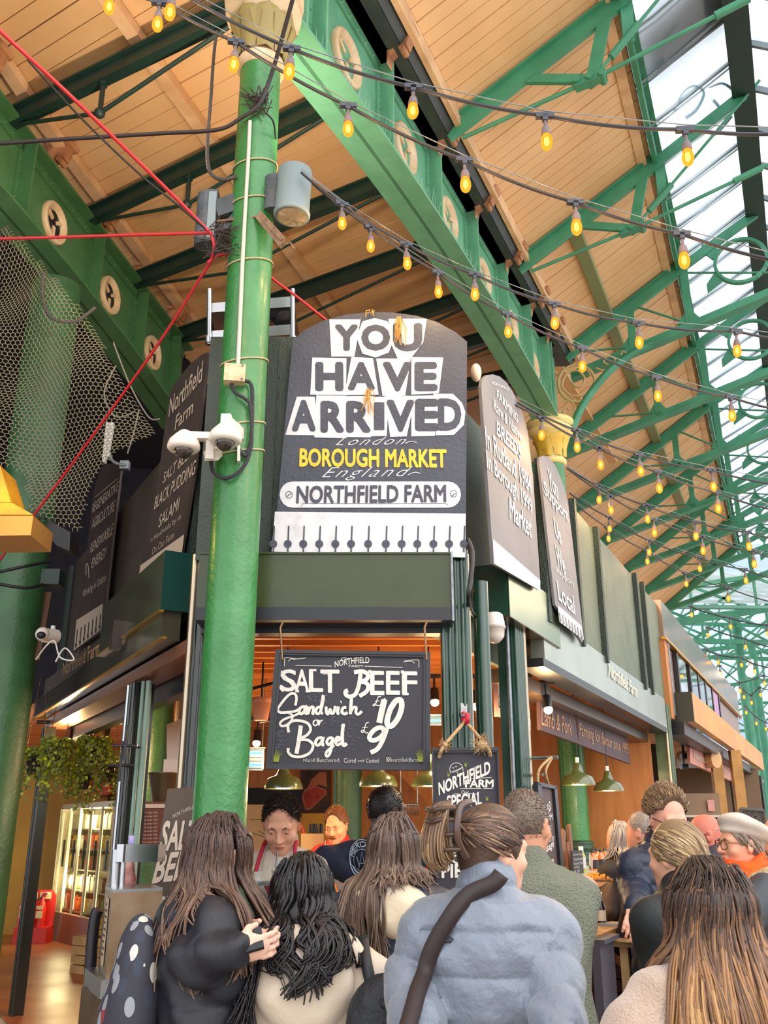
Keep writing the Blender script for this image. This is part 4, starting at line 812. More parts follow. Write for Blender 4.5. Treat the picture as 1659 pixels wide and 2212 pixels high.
# interior of the next stall
FR2 = Plane(FR.a, FR.b)
b = M(); b.prism([FR.at(*p, -.1) for p in ((1490, 1614), (1579, 1655), (1580, 1687), (1491, 1648))], -FR.n*.04); pbn = b.build('pink_banner', mat('banner_pink', '#c9836a', .5, col2='#b06a5a', nscale=5)); tag(pbn, 'long faded pink banner hanging in the next stall', 'banner')
b = M(); put_text(b, 'Handmade sausages and pies', FR, (1500, 1643), (1572, 1677), (1500, 1622), off=-.09); b.build('lettering', PWD, pbn)
dct = thing('steel_duct', 'round steel ventilation duct with cream end in the next stall', 'duct', aY(1510, 1650, 15)); b = M(); b.cyl(aY(1470, 1641, 15), aY(1536, 1640, 14.6), .13, 20); b.build('pipe', STEEL, dct); b = M(); b.cyl(aY(1533, 1640, 14.6), aY(1548, 1640, 14.5), .13, 20); b.build('end_cap', mat('duct_cream', '#c99a68', .6), dct)
nb_ = thing('notice_board', 'brown standing board with a pink notice and pale shelf, above the woman in the beret', 'notice board', aY(1517, 1763, 14.5)); M().box(aY(1517, 1738, 14.5), (.52, .04, .32)).build('panel', mat('panel_brown', '#84684e', .6), nb_); tag(M().box(aY(1536, 1740, 14.45), (.1, .01, .16)).build('paper_notice', mat('notice_pink', '#c98a80', .6), nb_), 'pink paper notice'); M().box(aY(1517, 1763, 14.4), (.55, .12, .03)).build('shelf', PWD, nb_)
for x in (1485, 1548): q = aY(x, 1760, 14.53); M().rod((q.x, q.y, 0), (q.x, q.y, q.z), .02).build('leg', JET, nb_)
for px, lab in ((1555, 'timber upright in the next stall left of the black post'), (1598, 'thin timber upright between the black posts')): tag(M().box(aY(px, 1720, 15.2)*1+Vector((0, 0, -1.0)), (.16, .12, 3.4)).build('timber_upright', mat('upright_timber', '#b98642', .6, col2='#a06f30', nscale=4)), lab, 'post')
wall2((4.2, 19.5), (7.6, 19.5), 0, 2.85, mat('next_stall_back', '#6b5138', .7), 'wall_next', 'dim back wall of the next stall')
b = M(); b.prism([FR.y(11.3, 2.9, -.2), FR.y(26, 2.9, -.2), FR.y(26, 2.9, -4), FR.y(11.3, 2.9, -4)], (0, 0, .05)); struct(b.build('ceiling_next', mat('next_ceiling', '#b07a48', .6)), 'plywood ceiling of the next stall')
for px, py in ((1478, 1634), (1478, 1656)): tag(M().box(aY(px, py, 14), (.09, .12, .07)).rod(aY(px, py, 14), aY(px, py, 14)*1+Vector((0, 0, 2.95-aY(px, py, 14).z)), .01).build('square_spotlight', JET), 'small black square spotlight in the next stall, '+('upper' if py < 1640 else 'lower'), 'spotlight')
# far glazed hall
fh = thing('far_glazed_roof', 'distant glazed hall roof with green lattice trusses', 'roof', (12, 35, 8), kind='structure')
b = M(); b.add([(3.5, 25, 7.6), (30, 25, 7.6), (30, 37, 11.8), (3.5, 37, 11.8)], [(0, 1, 2, 3)]); b.build('glass_pane', ROOFG, fh, solid=.012)
b = M(); b.add([(3.5, 37, 11.8), (30, 37, 11.8), (30, 52, 7.6), (3.5, 52, 7.6)], [(0, 1, 2, 3)]); b.build('glass_pane', ROOFG, fh, solid=.012)
b = M()
for i in range(34): x = 3.6+.8*i; b.beam((x, 25, 7.55), (x, 37, 11.75), .05, .06); b.beam((x, 37, 11.75), (x, 52, 7.55), .05, .06)
for k in range(8): b.beam((3.5, 25+1.5*k, 7.5+.525*k), (30, 25+1.5*k, 7.5+.525*k), .06, .08)
b.build('glazing_bars', mat('glazing_bar_green', '#5f9a84', .5), fh)
def lattice(p, q, h, n, label):
    t = thing('lattice_truss', label, 'roof truss', (Vector(p)+Vector(q))/2, 'lattice trusses of the far hall'); p, q = Vector(p), Vector(q); d = q-p; up = Vector((0, 0, 1))
    b = M(); b.beam(p, q, .12, .14); b.build('bottom_chord', GRS, t)
    b = M(); b.beam(p+up*h, q+up*h, .12, .12); b.build('top_chord', GRS, t)
    b = M()
    for i in range(n):
        a, c = p+d*(i/n), p+d*((i+1)/n); b.beam(a, c+up*h, .05, .07); b.beam(a+up*h, c, .05, .07); b.beam(a, a+up*h, .06, .08)
    b.build('web_members', GRS, t)
for i, (p, q, h, n) in enumerate((((5, 25.5, 6.7), (16, 25.5, 8.3), 1.0, 6), ((6, 29, 7.4), (18, 28, 7.0), 1.1, 6), ((8, 32, 7.2), (20, 31, 8.6), 1.2, 6), ((9, 36, 8.2), (23, 34, 7.4), 1.3, 7), ((10, 41, 7.2), (25, 39, 8.6), 1.3, 7), ((12, 47, 6.2), (28, 45, 6.6), 1.3, 8))):
    lattice(p, q, h, n, f'green lattice truss in the far glazed hall, {ORD[i]} from the near end')
for i, (x, y) in enumerate(((11.2, 29), (13.6, 34), (15.2, 38.5), (17.0, 44))):
    tag(M().lathe([(.14, 0), (.14, 8.2)], (x, y, 0), 12).build('far_column', GRS), f'slim green column of the far hall, {ORD[i]} from the near end', 'column')
# street buildings beyond the far end
def block(x, y, w, d, h, col, label, floors):
    t = thing('street_building', label, 'building', (x, y, 0)); b = M(); b.box((x, y, h/2), (w, d, h)); b.build('facade', mat('facade_'+col[1:], col, .8), t)
    b = M()
    for k in range(floors):
        for j in range(int(w/2)): b.box((x-w/2+1+2*j, y-d/2-.02, 2+k*3.2), (1.2, .1, 2.0))
    b.build('windows', mat('street_window_blue', '#5f8fc0', .1, .3), t)
block(30, 70, 18, 8, 22, '#9fb4c8', 'pale blue grey street building beyond the far end of the market', 6)
block(44, 62, 8, 8, 14, '#b8a58a', 'sandy street building at the far right', 4)
# ------------------------------------------------------------ things fixed to the front column
C1 = Vector((-.768, 4.55, 0)); RC = .126
def on_col(px, py, off=.0):       # point on the near side of the front column's skin
    r = Vector(ray(px, py)); o = Vector((0, 0, EYE)); a = r.x**2+r.y**2; b = 2*((o.x-C1.x)*r.x+(o.y-C1.y)*r.y); c = (o.x-C1.x)**2+(o.y-C1.y)**2-(RC+off)**2
    D = b*b-4*a*c; k = (-b-math.sqrt(D))/(2*a) if D > 0 else -b/(2*a); return o+r*k
def ring(z0, z1, r=.005, rad=RC+.004, side=0):
    return [C1+Vector((rad*math.cos(a), rad*math.sin(a), z0+(z1-z0)*.5*(1+math.cos(a-side)))) for a in [2*math.pi*i/24 for i in range(25)]]
cdt = thing('conduit', 'thin white conduit pipe running down the front column', 'pipe', on_col(515, 790)); b = M(); b.tube([on_col(x, y, .012) for x, y in ((540, 262), (536, 350), (529, 470), (524, 560), (519, 680), (514, 790))], .0115, 8); b.build('pipe', mat('conduit_grey_white', '#c3bdb2', .5), cdt)
for y in (350, 425, 555, 767, 905, 965): 
    b = M(); z = on_col(510, y).z; b.tube(ring(z-.03, z+.05, side=1.0), .005, 5, False); b.build('strap_band', mat('strap_buff', '#b7a582', .6), cdt)
jb = thing('junction_box', 'cream junction box on the front column above the cameras', 'junction box', on_col(507, 830, .03)); b = M(); q = on_col(507, 810, .03); b.box(q, (.11, .07, .1), .15); b.build('box', mat('box_cream', '#d6c3a0', .6, col2='#b59f7c', nscale=20), jb)
b = M(); [b.ball(q+Vector((dx, -.036, dz)), .006, 6, 4) for dx in (-.045, .045) for dz in (-.04, .04)]; b.build('screw', GALV, jb)
BC = mat('corrugated_black', '#2b2d36', .5, bump=.8, bscale=120)
b = M(); b.tube(smooth_line([on_col(*p, .03) for p in ((527, 822), (543, 832), (545, 880), (542, 950), (530, 985), (512, 965))], 5), .011, 8); tag(b.build('flexible_conduit', BC), 'ribbed black hose looping from the junction box to the right camera', 'hose', 'black hoses on the front column')
b = M(); b.tube(smooth_line([on_col(*p, .035) for p in ((500, 830), (508, 848), (530, 862), (541, 880), (543, 960), (525, 1010), (490, 1033), (462, 1022), (455, 995))], 5), .010, 8); tag(b.build('flexible_conduit', BC), 'ribbed black hose hanging in a loop under the two dome cameras', 'hose', 'black hoses on the front column')
def dome_cam(c, s, lab, arm):
    t = thing('dome_camera', lab, 'security camera', c, 'white dome cameras on the front column')
    M().lathe([(0, .1*s), (.03*s, .095*s), (.055*s, .07*s), (.09*s, .03*s), (.1*s, 0), (.1*s, -.02*s), (.085*s, -.035*s), (.06*s, -.035*s)], c, 22).build('housing', mat('camera_white', '#e4dace', .35), t)
    M().ball(c+Vector((0, -.005, -.03*s)), .06*s, 16, 10).build('smoked_dome', mat('smoked_dome', '#2a1d14', .05, coat=1.0), t)
    b = M()
    for p, q, w, h in arm: b.beam(p, q, w, h)
    b.build('bracket', mat('camera_white', '#e4dace'), t)
q = aY(397, 962, 4.3); w = on_col(466, 975, .03); dome_cam(q, .82, 'white dome camera on a long arm, left of the front column', [(q+Vector((0, 0, .05)), aY(458, 944, 4.32), .05, .035), (aY(455, 942, 4.33), aY(453, 992, 4.36), .04, .05), (aY(455, 985, 4.36), w, .07, .05)])
q = aY(487, 945, 4.27); dome_cam(q, .84, 'white dome camera hooded close against the front column', [(q+Vector((0, 0, .06)), q+Vector((-.0, .0, .12)), .05, .05), (q+Vector((0, .0, .08)), on_col(517, 938, .0), .05, .06), (on_col(516, 920, .01), on_col(516, 1000, .01), .06, .015)])
# floodlights
FLM = mat('flood_grey', '#4d565c', .45, col2='#3c4348', nscale=9, bump=.2); FLL = mat('flood_pale_side', '#7c8d92', .4)
f1 = thing('cylinder_floodlight', 'grey twin cylinder floodlight on the right side of the front column', 'floodlight', aY(632, 470, 4.5)); b = M(); p0, p1 = aY(630, 468, 4.42), aY(638, 372, 4.42); b.lathe([(.098, 0), (.105, .01), (.105, .02), (.098, .03), (.098, (p1-p0).length), (.08, (p1-p0).length+.01)], p0, 24, axis=p1-p0); b.build('lamp_barrel', FLL, f1)
b = M(); b.lathe([(.085, -.004), (0, -.004)], p0, 24, axis=p1-p0); b.build('lens', mat('lens_cream', '#c9b9a6', .3), f1); sl = light('SPOT', 'added_uplight', p1+Vector((.05, 0, .06)), 95, (1, .8, .58), .08, (.5, 7.4, 7.6)); sl.data.spot_size = 2.1; sl.data.spot_blend = .8  # upward spot added here to brighten the boarded ceiling
b = M(); q0, q1 = aY(592, 464, 4.5), aY(597, 392, 4.5); b.lathe([(.075, 0), (.075, (q1-q0).length*.5), (.08, (q1-q0).length*.52), (.075, (q1-q0).length*.55), (.075, (q1-q0).length)], q0, 20, axis=q1-q0); b.beam(q0+Vector((0, 0, .06)), p0+Vector((0, 0, .1)), .08, .1); b.beam(q0+Vector((0, 0, .06)), C1+Vector((.1, 0, q0.z+.06)), .06, .08); b.build('ballast_barrel', FLM, f1)
f2 = thing('cylinder_floodlight', 'grey half open floodlight on the left side of the front column', 'floodlight', aY(455, 520, 4.5)); b = M(); p0, p1 = aY(452, 520, 4.5), aY(460, 408, 4.5); L = (p1-p0).length; ax = (p1-p0).normalized()
b.prism([p0+ax*z+Vector((x, 0, 0)) for x, z in ((-.05, 0), (.03, 0), (.03, L), (-.05, L))], (0, .16, 0)); b.lathe([(.05, 0), (.05, L)], p0+Vector((-.05, .06, 0)), 16, axis=ax); b.build('housing', FLM, f2)
b = M(); b.prism([p0+ax*z+Vector((x, -.004, 0)) for x, z in ((-.02, .02), (.025, .02), (.025, L-.02), (-.02, L-.02))], (0, .004, 0)); b.build('pale_side', FLL, f2); sl = light('SPOT', 'added_uplight', p1+Vector((-.16, .22, .12)), 150, (1, .8, .58), .08, (-2.1, 6.3, 7.6)); sl.data.spot_size = 2.2; sl.data.spot_blend = .8  # second added spot, aimed up to lift the left ceiling boards
b = M(); b.beam(aY(470, 455, 4.52), aY(512, 440, 4.5), .05, .12); b.beam(aY(478, 500, 4.52), aY(510, 470, 4.5), .03, .05); b.build('bracket', FLM, f2)
b = M(); p = on_col(560, 465, .02); q = aY(612, 528, 4.35); b.beam(p, q, .03, .05); b.beam(p+Vector((.02, -.02, -.02)), q+Vector((.0, -.02, .02)), .015, .03); b.rod(on_col(470, 478, .02), on_col(560, 468, .02), .008); b.tube([q, q+Vector((.04, 0, .01)), q+Vector((.06, 0, -.03))], .006, 5)
tag(b.build('rusty_bracket', mat('rust_wire', '#8f7458', .7, col2='#6a5240', nscale=30)), 'dusty steel bracket and wire sticking out below the twin floodlight', 'bracket')
b = M()
for i in range(60):
    p = aY(random.uniform(455, 500), random.uniform(478, 540), 4.45+random.uniform(-.05, .1)); b.tube([p, p+Vector((random.uniform(-.08, .08), random.uniform(-.05, .05), random.uniform(-.05, .05))), p+Vector((random.uniform(-.1, .1), random.uniform(-.05, .05), random.uniform(-.12, .02)))], .003, 3, False)
for i in range(70):
    p = on_col(random.uniform(545, 580), random.uniform(205, 250), .012); b.tube([p, p+Vector((random.uniform(-.1, .06), random.uniform(-.05, .02), random.uniform(-.06, .1)))], .003, 3, False)
tag(b.build('wire_tangle', mat('dusty_twig', '#4a3f3a', .9)), 'dusty tangles of wire ends and twigs on the front column', 'wire', kind='stuff')
# cables
def cable(pts, r, m, label, name='cable', n=6, ng=None):
    L = smooth_line([aY(*p) for p in pts], n); b = M(); b.tube(L, r, 6); return tag(b.build(name, m), label, 'cable', ng)
RED = mat('red_cable', '#c2222e', .35)
cable([(-40, 30, 3.4), (150, 205, 3.7), (300, 350, 4.05), (400, 448, 4.3), (456, 505, 4.4)], .011, RED, 'red cable slanting down from the top left corner to the front column', 'red_cable')
b = M(); b.tube(smooth_line([aY(*p) for p in [(60, 130, 3.5), (180, 260, 3.8), (300, 375, 4.05), (380, 440, 4.2), (450, 500, 4.4)]]), .006, 5); tag(b.build('thin_cable', BLK), 'thin black cable tied under the slanting red cable', 'cable')
cable([(-40, 517, 4.7), (150, 512, 4.6), (300, 507, 4.5), (458, 503, 4.42)], .010, RED, 'red cable running level from the left frame edge to the front column', 'red_cable')
cable([(455, 505, 4.42), (462, 530, 4.44), (455, 565, 4.5), (430, 605, 4.6), (330, 760, 5.0), (150, 1010, 5.7), (-20, 1235, 6.2)], .009, RED, 'red cable falling from the front column to the lower left edge', 'red_cable')
cable([(448, 568, 4.48), (468, 553, 4.5), (492, 548, 4.52)], .009, RED, 'short red cable curling behind the front column', 'red_cable')
cable([(560, 560, 4.75), (585, 598, 4.9), (640, 640, 5.0), (705, 692, 5.1)], .009, RED, 'red cable with grey coupling behind the front column', 'red_cable')
cable([(-30, 312, 4.4), (150, 300, 4.4), (350, 288, 4.42), (470, 280, 4.42), (520, 255, 4.4), (560, 225, 4.38), (585, 165, 4.35), (610, 80, 4.2), (640, -30, 4.0)], .013, mat('brown_black_cable', '#2b2024', .5), 'brown black cable bundle from the left edge up over the front column', 'cable_bundle')
cable([(575, 245, 4.36), (590, 262, 4.4), (596, 300, 4.5)], .006, BLK, 'loose black cable end on the right side of the front column')
rp = cable([(468, 68, 4.9), (461, 130, 4.85), (455, 220, 4.8), (448, 310, 4.75), (453, 370, 4.65), (480, 388, 4.5), (510, 382, 4.45)], .012, mat('grey_rope', '#5c5550', .9, bump=1, bscale=80), 'frayed grey rope hanging from a roof beam beside the front column', 'rope')
cable([(1010, 1165, 4.95), (1020, 1195, 4.9), (1017, 1250, 4.85), (1012, 1290, 4.85), (1020, 1325, 5.2), (1048, 1338, 5.5)], .014, BLK, 'thick black hose bending from the sign to the white dome speaker', 'hose')
cable([(95, 590, 6.6), (92, 640, 6.6), (110, 685, 6.5), (160, 695, 6.5), (205, 665, 6.6)], .014, mat('grey_rope', '#5c5550'), 'dark hose looping over the netting under the left girder', 'hose')
for k, L in enumerate(([(250, 790, 7), (225, 850, 7), (250, 900, 7), (290, 890, 7)], [(245, 740, 7), (280, 830, 7), (320, 900, 7.1), (345, 905, 7.1)], [(300, 885, 7), (290, 930, 7), (275, 980, 7)])): cable(L, .007, mat('dusty_string', '#8d8578', .9), ['slack dusty string looped at the netting edge', 'taut dusty string along the girder bottom', 'loose dusty string hanging above the white antenna'][k], 'string')
for L, lab in (([(0, 1235, 6.6), (60, 1222, 6.7), (110, 1212, 6.9)], 'upper black strap around the large left column'), ([(0, 1262, 6.6), (60, 1270, 6.7), (105, 1258, 6.9)], 'lower black strap around the large left column')): cable(L, .012, BLK, lab, 'strap')
# catering trolley parked on the parapet behind the column
tr = thing('steel_trolley', 'shiny steel shelf frame with black cloth parked above the parapet behind the column', 'trolley', aY(540, 735, 5.35)); b = M()
for y, h in ((640, .02), (700, .02)):
    b.prism([aY(*p, 5.3) for p in ((455, y+15), (632, y), (636, y+22), (452, y+35))], (0, .4, 0))
b.build('shelf_plates', STEEL, tr)
for x in (452, 632):
    b = M(); b.rod(aY(x, 745, 5.28), aY(x, 625, 5.28), .016, 8); b.rod(aY(x, 742, 5.28), aY(x, 728, 5.28), .026, 10); b.build('upright', STEEL, tr)
b = M()
for i in range(9): b.ball(aY(random.uniform(585, 618), random.uniform(655, 700), 5.35+random.uniform(-.05, .1)), (random.uniform(.05, .09), .06, random.uniform(.04, .07)), 12, 8)
b.build('black_cloth', mat('black_cloth', '#17171d', .9, bump=1, bscale=20), tr)
tag(M().ball(aY(1028, 805, 5.2), (.035, .05, .06), 14, 10).build('rounded_cover', mat('cover_pinkish', '#d9c4b4', .5)), 'rounded pale cover poking up behind the parapet right of the big sign', 'cover')
# speakers and cameras on the fascias
def speaker(c, s, lab):
    t = thing('dome_speaker', lab, 'speaker', c, 'white dome units under the fascias'); k = s
    M().lathe([(.06*k, .14*k), (.085*k, .12*k), (.1*k, .05*k), (.1*k, .0)], c, 20).build('mount_cup', WHT, t); M().lathe([(.108*k, .012*k), (.108*k, -.012*k), (.098*k, -.015*k), (.092*k, -.09*k), (.07*k, -.12*k), (.04*k, -.15*k), (0, -.155*k)], c, 20).build('dome', mat('speaker_white', '#dcd2c8', .3), t)
speaker(aY(1068, 1355, 5.72), .65, 'white dome unit under the green box right of the corner post'); speaker(aY(1491, 1566, 12.9), .8, 'white dome unit under the dark box of the brass fascia stall')
lc = thing('bullet_camera', 'white round camera beside the large green column on the left', 'security camera', aY(100, 1372, 7.2)); b = M(); b.cyl(aY(122, 1375, 7.2), aY(95, 1372, 7.1), .055, 18); b.ball(aY(92, 1370, 7.08), .055, 16, 10); b.build('housing', mat('camera_white', '#e4dace'), lc); b = M(); b.ball(aY(89, 1372, 7.03), (.035, .03, .028), 12, 8); b.build('lens', BLK, lc)
b = M(); b.rod(aY(115, 1352, 7.2), aY(115, 1362, 7.2), .02); b.build('knob', WHT, lc)
b = M(); b.beam(aY(104, 1280, 7.4), aY(78, 1425, 7.3), .06, .02); tag(b.build('timber_batten', mat('batten_brown', '#6b4a35', .7)), 'slim brown batten behind the left camera', 'batten')
cable([(78, 1425, 7.1), (100, 1395, 7.0), (118, 1385, 7.0), (130, 1420, 6.9), (160, 1425, 6.9), (140, 1400, 6.9), (120, 1430, 6.9)], .006, WHT, 'loop of pale wire hanging on the left fascia', 'wire')
an = thing('panel_antenna', 'white upright panel antenna on a curved arm above the left boards', 'antenna', aY(235, 985, 7)); b = M(); b.prism([aY(*p, 6.9) for p in ((229, 912), (239, 912), (226, 998), (220, 996))], (0, .05, 0)); b.prism([aY(*p, 6.86) for p in ((240, 912), (246, 914), (234, 985), (230, 985))], (0, .03, 0)); b.build('panel', WHT, an)
b = M(); b.tube(smooth_line([aY(*p, 6.95) for p in ((236, 980), (243, 995), (258, 1003), (272, 1005))]), .013, 8); b.box(aY(270, 1006, 6.98), (.07, .06, .07)); b.build('curved_arm', GALV, an)
# yellow lantern at the left edge
yl = thing('yellow_lantern', 'yellow lit lantern hood at the left edge of the photo', 'lantern', aY(10, 1150, 5.2)); YL = mat('lantern_yellow', '#e9a61c', .5, col2='#c9821a', nscale=6)
b = M(); e = [aY(*p, 5.1) for p in ((-60, 1112), (72, 1112), (26, 1086), (-60, 1086))]; b.prism(e, (0, .3, 0)); b.prism([aY(*p, 5.12) for p in ((-60, 1085), (24, 1085), (0, 1005), (-60, 960))], (0, .25, 0)); tag(b.build('hood', YL, yl), None)
b = M(); b.prism([aY(*p, 5.08) for p in ((-60, 1114), (72, 1114), (66, 1156), (-60, 1158))], (0, .34, 0)); b.build('lamp_box', mat('lantern_tan', '#b57f3a', .6), yl); light('POINT', 'lantern_light', aY(5, 1060, 4.7), 6, (1, .6, .15), .05)
b = M(); b.prism([aY(*p, 6.2) for p in ((104, 1122), (152, 1150), (150, 1190), (122, 1178), (98, 1150))], (0, .2, 0)); b.tube(smooth_line([aY(*p, 6.15) for p in ((92, 1142), (80, 1128), (84, 1118), (98, 1120))]), .012, 6); tag(b.build('black_floodlight', BLK), 'tilted black floodlight beside the yellow lantern', 'floodlight')
b = M(); b.box(aY(115, 1250, 6.9), (.14, .14, .12)); tag(b.build('green_clamp_box', GRK), 'small green clamp box strapped to the large left column', 'box')
# netting
net = M(); poly_net = [(-20, 455), (60, 540), (205, 715), (262, 830), (335, 940), (262, 1000), (200, 1060), (158, 1138), (75, 1110), (40, 1010), (-20, 1000)]
def inside(x, y, P):
    c = False; j = len(P)-1
    for i in range(len(P)):
        if (P[i][1] > y) != (P[j][1] > y) and x < (P[j][0]-P[i][0])*(y-P[i][1])/(P[j][1]-P[i][1])+P[i][0]: c = not c
        j = i
    return c
hx, hy = .040, .0346
NY = lambda x, z: 6.75+.12*math.sin(x*5+z*2)+.06*math.sin(z*7-x*3)
def hexpt(i, j): 
    x = -3.3+hx*.5*i; z = 3.2+hy*j; return x, z
seen = set(); done = {}
for r in range(130):
    for c in range(52):
        cx_ = -3.05+c*hx+(hx/2 if r % 2 else 0)-.25; cz_ = 3.3+r*hy*.87
        u_ = proj = None
        d_ = 6.75*CP+(cz_-EYE)*SP; px_ = CX+FPX*cx_/d_; py_ = CY-FPX*(-6.75*SP+(cz_-EYE)*CP)/d_
        if not inside(px_, py_, poly_net): continue
        k = [(cx_+hx*.577*math.cos(a)+.004*math.sin(cz_*30), cz_+hx*.577*math.sin(a)) for a in [math.pi/6+math.pi/3*i for i in range(6)]]
        for i in range(3):
            a, b_ = k[i], k[i+1]; net.tube([Vector((a[0], NY(*a), a[1])), Vector((b_[0], NY(*b_), b_[1]))], .0034, 3, False, False)
tag(net.build('pigeon_netting', mat('netting_tan', '#8d8468', .8)), 'dusty tan hexagonal bird netting hanging under the left girder', 'netting')
# ------------------------------------------------------------ festoon lights
BULB = bpy.data.materials.new('amber_bulb_glass'); BULB.use_nodes = True; nt = BULB.node_tree; nt.nodes.remove(nt.nodes['Principled BSDF'])
t_ = nt.nodes.new('ShaderNodeBsdfTransparent'); t_.inputs[0].default_value = srgb('#ffb648'); e_ = nt.nodes.new('ShaderNodeEmission'); e_.inputs[0].default_value = srgb('#ffaa34'); e_.inputs[1].default_value = 1.25; mx = nt.nodes.new('ShaderNodeMixShader'); mx.inputs[0].default_value = .62
nt.links.new(t_.outputs[0], mx.inputs[1]); nt.links.new(e_.outputs[0], mx.inputs[2]); nt.links.new(mx.outputs[0], nt.nodes['Material Output'].inputs[0]); BULB.cycles.emission_sampling = 'NONE'
FIL = emit('bulb_filament', '#ffe6ac', 16); SOCK = mat('socket_grey_brown', '#6d5f62', .5); CONN = mat('connector_blue_black', '#333845', .45)
bproto = thing('festoon_bulb', 'x', 'light bulb', (0, 0, 0), 'festoon bulbs')
b = M(); b.box((0, 0, 0), (.075, .022, .022)); b.box((0, 0, -.012), (.022, .022, .03)); b.build('connector', CONN, bproto)
b = M(); b.lathe([(.0075, -.02), (.0075, -.055), (.014, -.06), (.018, -.075), (.021, -.095), (.02, -.1)], (0, 0, 0), 14); b.build('socket', SOCK, bproto)
b = M(); b.lathe([(.016, -.098), (.021, -.112), (.0245, -.13), (.0245, -.142), (.019, -.16), (.01, -.17), (0, -.172)], (0, 0, 0), 16, cap=False); b.build('glass', BULB, bproto)
b = M(); b.lathe([(.0, -.108), (.009, -.115), (.011, -.14), (.0, -.156)], (0, 0, 0), 8); b.build('filament', FIL, bproto)
STR = [('topmost cable across the photo', 4.0, 3.75, [(375, -25), (630, 105), (893, 188), (1177, 250), (1480, 280)], (1720, 287)),
 ('second cable from the top', 4.3, 4.0, [(130, -130), (242, -35), (345, 5), (510, 90), (752, 228), (1003, 345), (1243, 437), (1472, 505)], (1720, 570)),
 ('upper cable leaving the twin floodlight', 5.2, 5.6, [(738, 440), (877, 527), (1025, 593), (1197, 657), (1378, 698), (1590, 715)], (1720, 735)),
 ('lower cable leaving the twin floodlight', 5.4, 6.2, [(800, 492), (945, 588), (1095, 678), (1257, 752), (1418, 815), (1578, 858)], (1720, 890)),
 ('upper cable above the gold capital', 6.6, 7.2, [(1245, 930), (1380, 982), (1537, 1016)], (1720, 1050)),
 ('lower cable crossing the gold capital', 6.5, 7.4, [(1170, 903), (1293, 968), (1420, 1020), (1548, 1064)], (1720, 1110)),
 ('highest cable over the plain parapet panels', 8.6, 8.2, [(1294, 1050), (1396, 1092), (1502, 1128), (1614, 1150)], (1720, 1170)),
 ('second cable over the plain parapet panels', 8.4, 8.8, [(1317, 1072), (1412, 1122), (1516, 1160), (1626, 1190)], (1720, 1220)),
 ('third cable over the plain parapet panels', 10.2, 10.6, [(1316, 1118), (1402, 1168), (1508, 1204), (1608, 1230)], (1720, 1260)),
 ('fourth cable over the plain parapet panels', 10.6, 11.5, [(1312, 1140), (1396, 1190), (1480, 1238), (1572, 1270)], (1720, 1310)),
 ('cable near the bronze stall, upper', 14, 14, [(1491, 1310), (1576, 1335), (1655, 1350)], (1720, 1365)),
 ('cable near the bronze stall, middle', 15, 15, [(1528, 1355), (1609, 1380)], (1720, 1410)),
 ('cable near the bronze stall, lower', 16, 16, [(1523, 1402), (1549, 1414), (1600, 1420), (1628, 1434)], (1720, 1450)),
 ('far cable before the glazed hall', 20, 20, [(1554, 1438), (1597, 1475), (1648, 1459)], (1720, 1470)),
 ('cable beside the far hall column', 22, 22, [(1605, 1490), (1622, 1502), (1640, 1485)], (1720, 1500)),
 ('far cable at the right frame edge', 24, 24, [(1610, 1525), (1632, 1548), (1652, 1560)], (1720, 1580))]
nb = 0
for si, (lab, za, zb_, pts, end) in enumerate(STR):
    P = []; allp = pts+[end]; st = {2: (650, 372), 3: (655, 378), 4: (1060, 835), 5: (1060, 840), 6: (1225, 1010), 7: (1225, 1012), 8: (1230, 1065), 9: (1240, 1085)}.get(si)
    if st: allp = [st]+allp
    for i, p in enumerate(allp):
        zc_ = za+(zb_-za)*i/(len(allp)-1); r = ray(*p); P.append(aY(p[0], p[1], zc_/(CP+SP*r[2]/r[1])))
    L = []
    for a, c in zip(P, P[1:]):
        for j in range(8):
            t = j/8; q = a+(c-a)*t; q.z -= .055*(c-a).length*4*t*(1-t)*.6; L.append(q)
    L.append(P[-1]); fc = thing('festoon_cable', f'black festoon cable with amber bulbs, the {lab}', 'cable', L[len(L)//2])
    b = M(); b.tube(L, .0085 if si < 10 else .012, 5); b.build('cable', mat('festoon_black', '#2a2a33', .5), fc); b = M(); b.tube([p+Vector((0, 0, .025)) for p in P], .0025, 4, False); b.build('support_wire', GALV, fc)
    for i, q in enumerate(P):
        if si < 10 and q is not P[-1] and not (st and i == 0): light('POINT', 'festoon_light', q+Vector((0, 0, -.2)), 2.6, (1, .58, .22), .03)
        if q in (P[-1],) or (st and i == 0): continue
        n_ = i-(1 if st else 0); o = bproto if nb == 0 else copy_tree(bproto); o.location = q; a, c = P[max(i-1, 0)], P[min(i+1, len(P)-1)]; o.rotation_euler = (random.uniform(-.06, .06), random.uniform(-.06, .06), math.atan2(c.y-a.y, c.x-a.x)); nb += 1
        if si >= 13: o.scale = (1.3,)*3
        tag(o, f'{ORD[n_]} amber bulb from the left on the {lab}', 'light bulb', 'festoon bulbs on the '+lab)
# globe lamp far away
gl = thing('globe_lamp', 'round white glowing lamp hanging in the far hall', 'lamp', aY(1623, 1450, 20)); M().ball(aY(1622, 1452, 20), .11, 16, 10).build('globe', emit('globe_white', '#fff6e0', 3), gl); b = M(); b.cyl(aY(1622, 1440, 20), aY(1622, 1425, 20), .06, 12); b.build('cap', WHT, gl)
